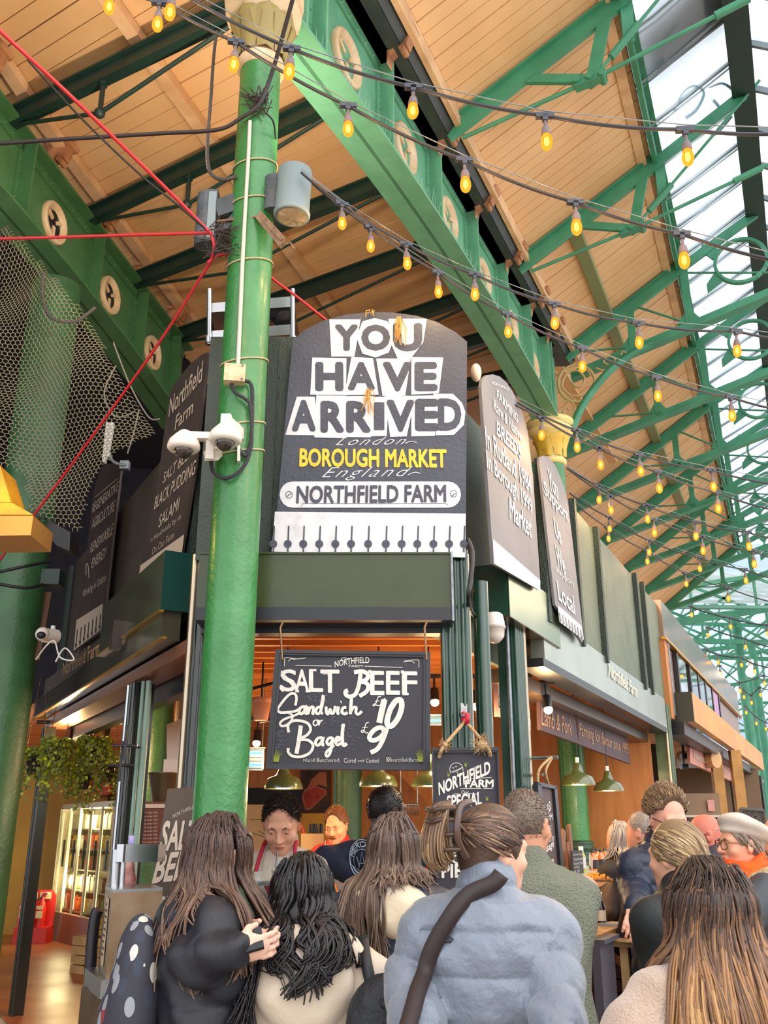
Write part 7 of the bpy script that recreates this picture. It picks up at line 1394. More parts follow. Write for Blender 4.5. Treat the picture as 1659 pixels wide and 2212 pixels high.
    def locks(s, paths, mts, rad=.012, shade=None, wave=0, wf=2, flat=.6, name='hair', seg=5, tip=.25, jit=.5, ph=None, n=5):
        m = M(); rs = random.Random(len(paths))
        for ip, pa in enumerate(paths):
            L = smooth_line(pa, seg); k = len(L); pz = ph[ip] if ph else (rs.uniform(0, 6.28), rs.uniform(0, 6.28)); dirv = np.array((math.cos(pz[1]), math.sin(pz[1]), 0)); side = np.array((-dirv[1], dirv[0], 0)); rr = rad*rs.uniform(.7, 1.25); Q = []
            for i, p in enumerate(L):
                t = i/(k-1); a = wave*max(0, t-.2)*1.4; q = p+dirv*a*math.sin(wf*6.28*t+pz[0])+side*a*math.cos(wf*6.28*t+pz[0])*.7
                if s.bvs and p[2] < s.hc[2]-.06: q = s.push(q, .006+rr*.6+(ip % 5)*.004)
                Q.append(q)
            for _ in range(3): Q = [Q[0]]+[(Q[i-1]+2*Q[i]+Q[i+1])/4 for i in range(1, k-1)]+[Q[-1]]
            R_ = [rr*(.55+.45*min(1, 4*i/(k-1)))*(1-(1-tip)*max(0, (i/(k-1)-.55)/.45)**1.5) for i in range(k)]; o = len(m.f); m.tube(Q, R_, n, False, True, flat); jt = rs.gauss(0, jit)
            for f in range(o, len(m.f)):
                t = min(1, (f-o)/n/(k-1)); v = (shade(t) if shade else 1)+jt; m.mi[f] = max(0, min(len(mts)-1, int(round(v))))
        return s.kid(m, name, mts)
    def scalp(s, th, z, ext=.012, fall=False):     # th from back (0) to the sides, z head-frame height
        c = max(-.999, min(.999, (z-.025)/(.1+ext))); r = math.sqrt(1-c*c); r = max(r, .97) if z < .025 and fall else r; return s.H_((math.sin(th)*(.078+ext)*r, -.008-math.cos(th)*(.098+ext)*r, z))
    def longhair(s, mts, length=.42, n=420, spread=2.0, shade=None, wave=.012, wf=2, part=0., vol=.016, rad=.0062, back=.05, tip=.25, curl_in=0, mass=True, front=.25, jit=.4, clumps=60, cs=.012, drift=0, lenvar=.28, tr=None, dv=(0, 0)):
        rs = random.Random(n); paths = []; ph = []; lo_, hi_ = tr or (-spread, spread); CL = [(rs.uniform(lo_, hi_), rs.uniform(1-lenvar, 1.06), rs.uniform(0, 6.28), rs.uniform(0, 6.28), rs.gauss(0, 1)) for _ in range(clumps)]
        for i in range(n):
            cth, cl_, p0, p1, cg = CL[i % clumps]; th = cth+rs.gauss(0, .07); th = max(lo_, min(hi_, th)); z0 = .085+rs.uniform(-.05, .045); ex = vol+rs.uniform(-.007, .009); of = np.array((rs.gauss(0, cs), rs.gauss(0, cs*.7), 0))
            pa = [s.H_((part*.03+.01*(1 if th > 0 else -1)+.01*rs.gauss(0, 1), -.01+.05*abs(th)/spread-.03*rs.random(), .122+ex*.7)) if rs.random() < .65 else s.scalp(th*.75, z0, ex)]
            pa += [s.scalp(th*.85, .065, ex), s.scalp(th*.95, .0, ex+.002, True), s.scalp(th, -.05, ex+.002, True)]; e = pa[-1]; ln = length*cl_*rs.uniform(.93, 1.03); out = np.array((math.sin(th)*.03, -math.cos(th)*back*(1 if abs(th) < 1.3 else .2), 0)); out[1] += -.02 if abs(th) < 1.5 else front*.12
            for f in (.35, .7, 1.0): pa.append(e+out*min(1, f*1.6)*s.k+of*min(1, .4+f)+np.array((cg*.02*f-math.sin(th)*curl_in*f+drift*f*f+dv[0]*f, dv[1]*f, -(ln-.05)*f*s.k)))
            paths.append(pa); ph.append((p0, p1))
        if mass:
            j = Sdf(); R, q = s.hR, s.hs; j.ell(s.H_((0, -.012, .025)), np.array((.076+vol*.3, .097+vol*.3, .099+vol*.35))*q, R, k=.02); zt = s.hc[2]-.03*q
            for f, rx in ((.0, .062), (.3, .058), (.55, .045)): c = s.H_((0, -.06, -.02)); j.ell(c+np.array((0, -back*min(1, f*1.6)*.8, -length*.8*f)), np.array((rx+vol*.3, .022+vol*.3, .09))*s.k, k=.03)
            j.ell(s.H_((0, .085, -.03)), np.array((.075, .075, .11))*q, R, k=.02, op='s'); V, Fq = j.mesh(.009, noise=.003, nf=30); mesh_np('hair_mass', V, Fq, mts[min(1, len(mts)-1)] if not shade else mts[0], s.t)
        return s.locks(paths, mts, rad, shade, wave, wf, tip=tip, jit=jit, ph=ph)
    def gathered(s, mts, goal, n=320, lo=-.06, rad=.0055, vol=.008, shade=None, jit=.6, sw=2.3, fr=.07):
        g = s.H_(goal); rs = random.Random(n); paths = []; gl = np.array(goal)
        j = Sdf(); R, q = s.hR, s.hs; j.ell(s.H_((0, -.012, .025)), np.array((.077+vol, .098+vol, .1+vol))*q, R); j.ell(s.H_((0, -.05, -.045)), np.array((.058, .05, .045))*q, R, k=.03); j.ell(s.H_((0, .1, -.035)), np.array((.09, .085, .1))*q, R, k=.01, op='s')
        for e in (-1, 1): j.ell(s.H_((e*.085, .0, -.05)), np.array((.03, .045, .055))*q, R, k=.01, op='s')
        V, Fq = j.mesh(.006); hm = mesh_np('hair', V, Fq, mts[1], s.t)
        for i in range(n):
            th = rs.uniform(-sw, sw); z = .11-abs(th)/sw*.05+rs.uniform(-.09, .02) if abs(th) < 1.8 else rs.uniform(.02, .1); z = max(lo, z); a = s.scalp(th, z, vol+.002)
            al = ((a-s.hc)@s.hR)/s.hs
            if al[1] > fr and al[2] < .06: continue
            pa = [a]
            for f in (.33, .66):
                m_ = al+(gl-al)*f; v = (m_-np.array((0, -.01, .02)))/np.array((.079+vol, .1+vol, .102+vol)); L = np.linalg.norm(v)
                if L < 1.02: m_ = np.array((0, -.01, .02))+v/L*np.array((.079+vol, .1+vol, .102+vol))*1.02
                pa.append(s.H_(m_))
            pa.append(g+np.array((rs.gauss(0, .008), rs.gauss(0, .008), rs.gauss(0, .008)))); paths.append(pa)
        s.locks(paths, mts, rad, shade, .0, name='hair_strands', jit=jit, tip=.8); return hm
    def brows(s, mt, w=.0045):
        m = M()
        for e in (-1, 1): m.tube([s.H_((e*x, y, z)) for x, y, z in ((.016, .096, .021), (.032, .095, .026), (.048, .082, .021))], [w*.8, w, w*.5], 6)
        s.kid(m, 'eyebrows', mt)
    def glasses(s, mt, sz=1.0, sq=2.0):
        m = M()
        for e in (-1, 1):
            L = []
            for a in np.linspace(0, 2*math.pi, 21):
                c_, s_ = math.cos(a), math.sin(a); L.append(s.H_((e*.034+abs(c_)**.6*np.sign(c_)*.025*sz, .109-.25*abs(e*.034+c_*.025)*.5, -.002+abs(s_)**.6*np.sign(s_)*.021*sz)))
            m.tube(L, .0026*s.hs, 6); m.tube([s.H_((e*.058, .1, .006)), s.H_((e*.076, .06, .008)), s.H_((e*.084, -.01, .004))], .0022*s.hs, 6)
        m.tube([s.H_((-.01, .108, .004)), s.H_((0, .111, .007)), s.H_((.01, .108, .004))], .0022*s.hs, 6); return s.kid(m, 'glasses', mt)
def ribbon(name, P, pts, wpx, m, label, cat, off=.012, th=.004, extra_start=None, extra_end=None, base=None):
    L = [q for q in (P.hit(*p, off) for p in smooth_line(pts, 5)) if q is not None]
    for _ in range(12): L = L[:1]+[(L[i-1]+L[i]*2+L[i+1])/4 for i in range(1, len(L)-1)]+L[-1:] if len(L) > 2 else L
    if extra_start: L = [Vector(q) for q in extra_start]+L
    if extra_end: L = L+[Vector(q) for q in extra_end]
    b = M(); vs = []
    for i, p in enumerate(L):
        d = (L[min(i+1, len(L)-1)]-L[max(i-1, 0)]).normalized(); vd = (Vector((0, 0, EYE))-p).normalized(); s_ = d.cross(vd).normalized()*wpx/2; vs += [p-s_, p+s_]
    b.add(vs, [(2*i, 2*i+1, 2*i+3, 2*i+2) for i in range(len(L)-1)], True); return tag(b.build(name, m, solid=th), label, cat)
def yaw_deg(a): return math.radians(a)
# ------------------------------------------------------------ the crowd
def hairm(pre, cols, rough=.42): return [mat(f'hair_{pre}_{"abcdef"[i]}', c, rough, bump=.15, bscale=90, spec=.45) for i, c in enumerate(cols)]
JEANS = cloth('jeans_dark', '#2a3040'); BLKT = cloth('trousers_black', '#1d1c20')
# woman in the pale blue puffer
p = Person('woman in pale blue puffer seen from behind, hair twisted up in a claw clip', .30, 2.9, 1.68, -.12, head=(-.95, .05, .03), skin='#dca78c', arms={-1: (aY(893, 2120, 2.9), aY(905, 2290, 2.65)), 1: (aY(1195, 2105, 2.82), aY(1215, 2290, 2.6))}, wide=1.02, h=.005); BW = p
p.jacket(mat('puffer_pale_blue', '#78818f', .36, col2='#707988', nscale=3, bump=.45, bscale=28, sheen=.3), g=.045, sl=.083, cuff=.068, amp=.015, sp=.112, noise=.004, nf=26, z0=.82, ch=.09, h=.0065); p.trousers(BLKT)
HB = hairm('brown', ['#35251d', '#4c372b', '#6b5040', '#8f7355', '#ad8f6a'])
p.gathered(HB[:4], (.0, -.112, .06), 420, vol=.012, shade=lambda t: 1.4+.8*t, jit=.7)
m = M(); rs = random.Random(3); g = p.H_((0, -.115, .06)); bk = p.hR@np.array((0, -1, 0)); upv = np.array((0, 0, 1)); sd = np.cross(bk, upv)
paths = []
for i in range(220):
    a = rs.uniform(-1, 1); b_ = rs.uniform(-.3, 1); paths.append([g+upv*.02*a, g+bk*.045+upv*(.05+.02*b_)+sd*.04*a, g+bk*(.085+.02*b_)+upv*(.03-.05*b_)+sd*.055*a, g+bk*(.075+.03*b_)-upv*(.05+.05*b_)+sd*.045*a, g+bk*(.05+.02*b_)-upv*(.09+.05*max(0, b_)*rs.random())+sd*.03*a])
p.locks(paths, HB, .0048, lambda t: 1.4+1.6*t, .004, 1, name='hair_bun', jit=.7)
m = M(); q0 = p.H_((.03, -.12, .055))
for s_ in (-1, 1):
    m.tube(smooth_line([g+bk*.0+upv*.07+sd*(.05*s_), g+bk*.05+upv*.05+sd*(.072*s_), g+bk*.06-upv*.03+sd*(.072*s_), g+bk*.02-upv*.08+sd*(.055*s_)]), .011, 8)
    for z in (.05, .02, -.02, -.06): m.tube([g+bk*.05+upv*z+sd*.072*s_, g+bk*.095+upv*(z-.004)+sd*.035*s_, g+bk*.1+upv*(z-.01)], .007, 6)
p.kid(m, 'claw_clip', mat('tortoise_brown', '#4a3226', .25, coat=.5), 'brown tortoiseshell claw clip'); p.brows(HB[0])
ribbon('crossbody_strap', p, [(1075, 1890), (1062, 1915), (1020, 1938), (985, 1975), (950, 2030), (925, 2085), (908, 2130), (898, 2170), (890, 2215), (880, 2260)], .046, mat('strap_dark_brown', '#2c1f1f', .6), 'wide dark brown bag strap across the back of the pale blue puffer', 'bag strap', off=.02)
b = M(); c0 = [p.hit(x, y, .004) for x, y in ((961, 2032), (968, 2023), (981, 2030), (975, 2036), (963, 2037))]
if all(c0): b.tube(c0+[c0[0]], .0012, 4); b.tube([p.hit(965, 2036, .004), p.hit(970, 2028, .004), p.hit(972, 2035, .004), p.hit(977, 2029, .004)], .0012, 4); p_ = b.v; p.kid(M().add([p.I@Vector(v) for v in b.v], b.f), 'logo_print', JET)
# man in the olive jumper
p = Person('man with buzz cut in olive knitted jumper, seen from behind beside the sausage roll board', .52, 3.62, 1.76, -.1, head=(-.45, -.02, 0), skin='#c98f70', arms={-1: (aY(1000, 2100, 3.6), aY(1010, 2180, 3.9)), 1: (aY(1212, 2120, 3.5), aY(1190, 2080, 3.78), {'curl': .9})}, wide=1.12)
p.jacket(mat('jumper_olive_knit', '#7d8171', .9, col2='#747867', nscale=3, bump=.9, bscale=130), g=.02, sl=.066, cuff=.042, noise=.004, nf=15, z0=.85, ch=.02); p.trousers(JEANS)
p.shorthair(hairm('buzz', ['#6b5a4e', '#7d6c60', '#5a4a40']), .004, low=-.06, n=1500, L=.006)
b = M(); b.beam(aY(1178, 2080, 3.74), aY(1216, 2046, 3.74), .022, .003, (0, 1, .3)); tag(b.build('wooden_fork', mat('birch_pale', '#e6cf9c', .6)), 'pale wooden fork held by the man in the olive jumper', 'fork')
# curly haired woman
p = Person('woman with long black curls in cream hooded puffer jacket, seen from behind', -.265, 3.25, 1.53, .12, head=(.05, .08, 0), arms={-1: (aY(540, 2140, 3.2), aY(575, 2230, 3.45)), 1: (aY(808, 2130, 3.2), aY(790, 2240, 3.4))}, wide=1.0, face=False); CW = p
CRW = mat('puffer_cream', '#d8c8b4', .5, col2='#d0bfa9', nscale=3, bump=.3, bscale=16, sheen=.3)
p.jacket(CRW, g=.055, sl=.088, cuff=.07, amp=.009, sp=.2, noise=.010, nf=16, z0=.75, ch=.05, h=.009); p.trousers(BLKT)
j = Sdf(); a = p.P(.01, -.15, 1.30); j.ell(a, (.15, .085, .15), k=.05).ell(p.P(0, -.08, 1.42), (.13, .08, .07), k=.05); j.ell(p.P(0, -.05, 1.47), (.085, .075, .08), k=.03, op='s'); V, Fq = j.mesh(.009, noise=.006, nf=22); mesh_np('hood', V, Fq, CRW, p.t)
HK = hairm('black', ['#0d0b0d', '#171316', '#221c1f', '#30282b'], .3)
p.solid(V, Fq); p.longhair(HK, .29, 460, 1.8, wave=.036, wf=2.6, vol=.026, rad=.0075, back=.1, tip=.4, curl_in=.055, jit=.6, part=.3, clumps=42, cs=.008, lenvar=.4)
paths = []; rs = random.Random(11)
for i in range(90): a = p.H_((-.07, -.03, .02+rs.uniform(-.06, .06))); paths.append([a, a+np.array((-.05, -.03, -.1)), a+np.array((-.09+rs.gauss(0, .02), -.12, -.24)), a+np.array((-.12+rs.gauss(0, .025), -.19, -.38-rs.uniform(0, .08)))])
p.locks(paths, HK, .0055, None, .025, 2.0, name='hair_curls', tip=.4, ph=[(i // 9, i // 9*1.7) for i in range(90)])
ribbon('bag_strap', p, [(757, 1985), (770, 2000), (785, 2050), (797, 2100), (808, 2150), (815, 2200)], .035, BLK, 'black shoulder bag strap on the cream puffer', 'bag strap', off=.012)
b = M(); c = aY(835, 2215, 3.05); b.ball(c, (.12, .08, .14), 18, 12); b.ball(c+Vector((.05, -.02, .05)), (.09, .07, .09), 14, 10); b.tube(smooth_line([aY(815, 2150, 3.02), aY(830, 2170, 2.98), aY(850, 2165, 3.0)]), .012, 6); tag(b.build('shoulder_bag', mat('bag_navy_black', '#15181f', .6, bump=1, bscale=18)), 'slouchy black shoulder bag hanging beside the cream puffer', 'bag')
# hooded woman in navy puffer
p = Person('woman with long brown hair over a cream hood and navy puffer, seen from behind', .03, 3.75, 1.67, -.1, head=(-.12, -.05, .05), arms={-1: (aY(790, 2080, 3.75), aY(800, 2160, 3.95)), 1: (aY(940, 2080, 3.7), aY(935, 2160, 3.95))}, face=False)
p.jacket(mat('puffer_navy_gloss', '#1f2a3c', .33, col2='#1a2436', nscale=3, bump=.5, bscale=16), g=.05, sl=.085, cuff=.065, amp=.008, sp=.12, noise=.006, nf=18, z0=.85, ch=.03, h=.009); p.trousers(cloth('trousers_beige', '#b5a792'))
HOOD = cloth('hoodie_cream', '#dccbb0', rough=.9); j = Sdf(); j.ell(p.P(.01, -.11, 1.385), (.145, .085, .07), rot(-.5, .12, 0), k=.03).ell(p.P(.03, -.15, 1.33), (.1, .05, .06), k=.04).ell(p.P(0, .0, 1.40), (.12, .11, .05), k=.04); j.ell(p.P(.0, -.02, 1.49), (.1, .1, .085), k=.03, op='s'); V, Fq = j.mesh(.008, noise=.006, nf=20); mesh_np('hood', V, Fq, HOOD, p.t)
HB2 = hairm('mousy', ['#3a2c25', '#54423a', '#6f5a4d', '#8b7462'])
p.solid(V, Fq); p.longhair(HB2, .44, 330, 2.0, tr=(-2.0, -.1), shade=lambda t: 1.0+1.2*t, wave=.016, wf=1.4, vol=.013, back=.08, jit=.6, part=.2, mass=False); p.longhair(HB2, .15, 260, 2.0, tr=(-.2, 1.7), shade=lambda t: 1.0+1.2*t, wave=.01, vol=.013, back=.04, jit=.6, part=.2, mass=False); p.longhair(HB2, .42, 150, 2.0, tr=(1.45, 2.05), shade=lambda t: 1.0+1.2*t, wave=.016, wf=1.4, vol=.013, back=.08, jit=.6, part=.2, mass=False, clumps=20)
j = Sdf(); j.ell(p.H_((0, -.012, .02)), np.array((.084, .104, .108))*p.hs, p.hR); j.ell(p.H_((0, .1, -.03)), np.array((.075, .085, .11))*p.hs, p.hR, op='s'); V, Fq = j.mesh(.008); mesh_np('hair_cap', V, Fq, HB2[1], p.t)
# woman in black with backpack
p = Person('long haired woman in short black jacket and plaid skirt beside the column, holding a phone', -.555, 3.2, 1.66, -1.3, head=(.62, .12, .05), skin='#e0b09a', arms={1: (aY(420, 2075, 3.0), aY(505, 2050, 2.95), {'d': (1, .25, .05), 'n': (-.25, .95, .25), 'curl': .55}), -1: (aY(500, 2075, 3.5), aY(520, 2035, 3.12), {'d': (1, -.2, .05), 'n': (-.2, -.95, .25), 'curl': .55})}, h=.005); P1 = p
p.jacket(cloth('jacket_black_nylon', '#191b24', '#15161e', .55), g=.04, sl=.078, cuff=.055, amp=.009, sp=.14, noise=.011, nf=21, z0=.97, ch=.02, h=.008, hip=1.0)
j = Sdf(); j.ell(p.P(0, -.105, 1.385), (.125, .065, .08), rot(-.5, 0, 0), k=.03).ell(p.P(0, -.02, 1.42), (.11, .095, .045), k=.04); j.ell(p.P(0, -.02, 1.5), (.08, .08, .07), k=.03, op='s'); V2, F2 = j.mesh(.009, noise=.005); mesh_np('hood', V2, F2, MATS['jacket_black_nylon'], p.t)
PLD = bpy.data.materials.new('skirt_plaid'); PLD.use_nodes = True; N = PLD.node_tree.nodes; L_ = PLD.node_tree.links; bs = N['Principled BSDF']; bs.inputs['Roughness'].default_value = .9
tc = N.new('ShaderNodeTexCoord'); sx = N.new('ShaderNodeSeparateXYZ'); L_.new(tc.outputs['Object'], sx.inputs[0]); prev = None
for ax_, f in ((2, 14.), (0, 16.)):
    w1 = N.new('ShaderNodeMath'); w1.operation = 'MULTIPLY'; w1.inputs[1].default_value = f; L_.new(sx.outputs[ax_], w1.inputs[0]); w2 = N.new('ShaderNodeMath'); w2.operation = 'FRACT'; L_.new(w1.outputs[0], w2.inputs[0]); w3 = N.new('ShaderNodeMath'); w3.operation = 'LESS_THAN'; w3.inputs[1].default_value = .1; L_.new(w2.outputs[0], w3.inputs[0])
    if prev: mxx = N.new('ShaderNodeMath'); mxx.operation = 'MAXIMUM'; L_.new(prev.outputs[0], mxx.inputs[0]); L_.new(w3.outputs[0], mxx.inputs[1]); prev = mxx
    else: prev = w3
mc = N.new('ShaderNodeMixRGB'); mc.inputs[1].default_value = srgb('#23232c'); mc.inputs[2].default_value = srgb('#8f857a'); L_.new(prev.outputs[0], mc.inputs[0]); L_.new(mc.outputs[0], bs.inputs[0])
j = Sdf(); j.loft([(.42*p.k, .3, .26, 0, 0), (.7*p.k, .24, .2, 0, 0), (1.0*p.k, .17, .13, 0, 0)]); V, Fq = j.mesh(.012, noise=.01, nf=20); mesh_np('skirt', V, Fq, PLD, p.t)
HB3 = hairm('chestnut', ['#2f1f19', '#463129', '#5d4438', '#7d604c', '#a08468'])
p.longhair(HB3, .34, 700, 2.5, tr=(-1.6, 2.5), dv=(.03, .07), vol=.018, shade=lambda t: .8+2.2*t*t, wave=.014, wf=1.3, back=.0, jit=.5, part=-.2, front=.5, lenvar=.2)
ph = thing('phone', 'dark phone held in both hands by the woman in the black jacket', 'phone', aY(540, 2045, 2.98)); b = M(); b.obox(aY(531, 2062, 2.93), (.05, .02, .012), (-.015, .04, .05), (.0, -.008, .008)); b.build('body', mat('phone_black', '#111318', .15), ph)
bp = thing('backpack', 'dark floral backpack with teal strap on the woman in black', 'backpack', P1.M@Vector(P1.P(0, -.25, 1.0))); j = Sdf(); j.ell(P1.P(-.02, -.21, 1.19), (.13, .075, .2), k=.05).ell(P1.P(-.02, -.235, 1.08), (.13, .08, .14), k=.06); V, Fq = j.mesh(.01, noise=.004)
FLO = bpy.data.materials.new('floral_fabric'); FLO.use_nodes = True; N = FLO.node_tree.nodes; L_ = FLO.node_tree.links; bs = N['Principled BSDF']; bs.inputs['Roughness'].default_value = .8; vo = N.new('ShaderNodeTexVoronoi'); vo.inputs['Scale'].default_value = 26; vo.inputs['Randomness'].default_value = .9; tc = N.new('ShaderNodeTexCoord'); mp = N.new('ShaderNodeMapping'); mp.inputs['Scale'].default_value = (1, 1, .55); L_.new(tc.outputs['Object'], mp.inputs[0]); L_.new(mp.outputs[0], vo.inputs[0])
lt = N.new('ShaderNodeMath'); lt.operation = 'LESS_THAN'; lt.inputs[1].default_value = .42; L_.new(vo.outputs['Distance'], lt.inputs[0]); cr = N.new('ShaderNodeValToRGB'); cr.color_ramp.interpolation = 'CONSTANT'; el = cr.color_ramp.elements; el[0].color = srgb('#c9c4bb'); el[1].position = .4; el[1].color = srgb('#8d8f96'); e3 = el.new(.62); e3.color = srgb('#8a2f34'); e4 = el.new(.75); e4.color = srgb('#353a48'); L_.new(vo.outputs['Color'], cr.inputs[0])
mc = N.new('ShaderNodeMixRGB'); mc.inputs[1].default_value = srgb('#33323c'); L_.new(lt.outputs[0], mc.inputs[0]); L_.new(cr.outputs[0], mc.inputs[2]); L_.new(mc.outputs[0], bs.inputs[0])
o = mesh_np('bag_body', V, Fq, FLO); o.parent = bp; bp.rotation_euler = P1.t.rotation_euler; Lc = P1.P(0, -.25, 1.0); o.data.vertices.foreach_set('co', (np.asarray(V)-Lc).astype(np.float32).ravel()); o.data.update(); o['_w'] = (0, 0, 0)
L = [q for q in (P1.hit(*z, .012) for z in smooth_line([(338, 1960), (355, 1925), (385, 1905), (415, 1900), (432, 1912), (440, 1940)], 4)) if q]
if len(L) > 2: b = M(); b.tube([(P1.I@q)-Vector(Lc) for q in L], .014, 6, flat=.4); P1.kid(b, 'strap', mat('strap_teal', '#5f8f92', .6), 'teal strap', parent=bp)
# near woman at the right
p = Person('nearest woman, long ombre hair and cream fluffy coat, lower right corner', .80, 2.45, 1.53, .1, head=(.15, .02, 0), arms={-1: (aY(1370, 2250, 2.4), aY(1380, 2330, 2.6)), 1: (aY(1690, 2220, 2.4), aY(1680, 2330, 2.6))}, face=False)
p.jacket(mat('coat_fluffy_cream', '#c3ab98', .95, col2='#b39985', nscale=12, bump=.6, bscale=160, sheen=.6), g=.06, sl=.09, cuff=.07, noise=.006, nf=22, z0=.7, ch=.06); p.trousers(BLKT)
HO = hairm('ombre', ['#2e211b', '#49352a', '#6e4f38', '#9a7048', '#b98f5c', '#cfab7a'])
p.longhair(HO, .58, 1300, 2.2, shade=lambda t: .6+4.2*max(0, t-.18), wave=.022, wf=1.1, vol=.032, rad=.0046, back=.1, tip=.5, jit=.6, part=.1, front=.4, clumps=70, cs=.014)
class OnBody:                       # drawing surface: the jacket's skin as seen at a photo pixel
    def __init__(s, p): s.p = p
    def at(s, x, y, off=0): return s.p.hit(x, y, off) or aY(x, y, s.p.t.location.y)
# man in the red apron
p = Person('man in red apron and pale fleece looking down behind the counter', -.56, 5.42, 1.80, math.pi-.08, head=(.06, .5, .0), skin='#e0a184', hs=1.14, arms={1: (aY(553, 1955, 5.25), aY(592, 1962, 5.02), {'curl': .8}), -1: (aY(697, 1955, 5.25), aY(645, 1975, 5.02), {'curl': .8})}, h=.005)
p.jacket(cloth('fleece_stone', '#cdc3b4', '#c1b7a8', .85), g=.022, sl=.066, cuff=.045, noise=.005, nf=17, z0=.82, collar=0); p.trousers(BLKT)
j = Sdf(); k = p.k; a = p.P(0, -.01, 1.425); j.cap(a, p.P(0, .0, 1.475), .085*k, .083*k, k=.03); j.cap(p.P(0, .01, 1.4), p.P(0, .02, 1.6), .066*k, .07*k, k=.008, op='s'); j.box(p.P(0, .12, 1.47), (.012, .1, .1), k=0, op='s'); V, Fq = j.mesh(.006); mesh_np('zip_collar', V, Fq, mat('fleece_collar_taupe', '#a89c8c', .8), p.t)
b = M(); b.tube([p.P(0, .127, 1.42), p.P(0, .148, 1.33), p.P(0, .152, 1.2)], .005, 5); p.kid(b, 'zip', GALV)
j = Sdf(); j.loft(p.torso_rings(.036, .75)); j.box(p.P(0, .22, 1.0), np.array((.125, .2, .265))*k, op='i'); V, Fq = j.mesh(.008, noise=.003); APR = cloth('apron_crimson', '#b3183a', '#a01432', .7); mesh_np('apron', V, Fq, APR, p.t)
b = M()
for e in (-1, 1): b.tube([p.push(np.array(q), .006) for q in smooth_line([p.P(e*.11, .155, 1.26), p.P(e*.1, .15, 1.34), p.P(e*.085, .1, 1.43), p.P(e*.08, .02, 1.475), p.P(e*.06, -.06, 1.48)], 4)], .012, 6, flat=.4)
p.kid(b, 'apron_straps', APR); HD = hairm('dark', ['#3a2f2a', '#4a3e37', '#5a4c43']); p.shorthair(HD, .006, low=-.02, n=2400, L=.014, top=.005, sweep=(0, .5, .25), rf=.3); p.brows(HD[0])
# man in red jacket with a moustache
p = Person('man with moustache in red jacket working at the back of the stall', -.385, 8.3, 1.80, math.pi-.35, head=(-.0, .3, 0), skin='#e8a67c', hs=1.05, arms={1: (aY(700, 1850, 8.2), aY(722, 1868, 7.95)), -1: (aY(775, 1850, 8.2), aY(750, 1872, 7.95))})
p.jacket(mat('puffer_red', '#c4261c', .5, col2='#b52018', nscale=5), g=.03, sl=.07, amp=.008, sp=.06, z0=.8, ch=.03); p.trousers(BLKT); HG = hairm('ginger', ['#6b3f22', '#8a5a34']); p.shorthair(HG, .008, low=-.02, n=700, L=.016, top=.008, sweep=(.4, -.3, .2), rf=.3); p.brows(HG[0])
b = M(); b.tube([p.H_(q) for q in ((-.03, .093, -.062), (-.012, .112, -.051), (0, .114, -.052), (.012, .112, -.051), (.03, .093, -.062))], [.004, .009, .008, .009, .004], 8); p.kid(b, 'moustache', HG[0])
b = M(); b.tube([p.push(np.array(q), .006) for q in smooth_line([p.P(.02, .15, 1.2), p.P(.05, .14, 1.33), p.P(.075, .05, 1.44)], 4)], .012, 6, flat=.4); p.kid(b, 'apron_strap', PWD)
# man in navy sweatshirt
p = Person('man in navy sweatshirt with round white back print, hand on hip inside the stall', .0, 5.95, 1.86, -.2, head=(-.75, .02, 0), skin='#57392c', hs=1.08, arms={-1: (aY(703, 1858, 5.9), aY(775, 1905, 5.75)), 1: (aY(885, 1880, 5.9), aY(880, 1980, 5.9))}, wide=1.05)
p.jacket(cloth('sweatshirt_navy', '#1d2740', '#18213a', .85), g=.025, sl=.07, cuff=.045, noise=.005, nf=15, z0=.8, ch=.07); p.trousers(BLKT); HN = hairm('crop', ['#141114', '#1d191b']); p.shorthair(HN, .006, low=-.055, n=900, L=.008)
OB = OnBody(p); b = M()
for r in (30, 26): stroke(b, [(783+r*.95*math.cos(a), 1856+r*1.35*math.sin(a)) for a in np.linspace(0, 6.283, 25)], 1.6, OB, .006, 0)
for i, ch in enumerate('MERCATO'):
    a = math.radians(200+23*i); q = np.array((783+22*math.cos(a)*1.0, 1856+31*math.sin(a))); u_ = np.array((-math.sin(a), math.cos(a)))*4; v_ = np.array((math.cos(a), math.sin(a)*1.2))*5; put_text(b, ch, OB, tuple(q-u_-v_), tuple(q+u_-v_), tuple(q-u_+v_), bold=.02, off=.006)
stroke(b, [(783+17*math.cos(a), 1858+23*math.sin(a)) for a in np.linspace(0, 6.283, 21)], 1.2, OB, .006, 0)
for L in ([(776, 1878), (783, 1838), (790, 1878)], [(778, 1865), (788, 1865)], [(772, 1850), (778, 1872)], [(794, 1850), (788, 1872)]): stroke(b, L, 1.4, OB, .006, 0)
p.kid(M().add([p.I@Vector(v) for v in b.v], b.f), 'back_print', mat('print_ice_blue', '#b9cbe0', .6))
# man with glasses
NVP = mat('puffer_navy_matt', '#232d42', .42, col2='#1d263a', nscale=3, bump=.4, bscale=18)
p = Person('man with swept brown hair and dark glasses in navy puffer, reaching to the counter', 1.43, 5.0, 1.82, math.pi+.25, head=(-.05, .32, 0), skin='#dda088', arms={1: (aY(1372, 1910, 5.0), aY(1377, 1958, 4.72), {'d': (-.35, -.6, -.45), 'n': (-.3, .2, -.9), 'curl': .45}), -1: (aY(1500, 1920, 5.0), aY(1480, 1990, 4.8))}, h=.005)
p.jacket(NVP, g=.04, sl=.08, cuff=.06, amp=.011, sp=.085, noise=.003, z0=.8, ch=.08, h=.007); p.trousers(JEANS); HM = hairm('tawny', ['#5a4332', '#7a5c42', '#94744f', '#a8895f']); p.shorthair(HM, .014, low=-.01, front=.075, n=2600, L=.026, top=.008, sweep=(.15, -.7, .3), rf=.3, fz=.05); p.brows(HM[0]); p.glasses(mat('glasses_dark', '#2a211c', .25), 1.05)
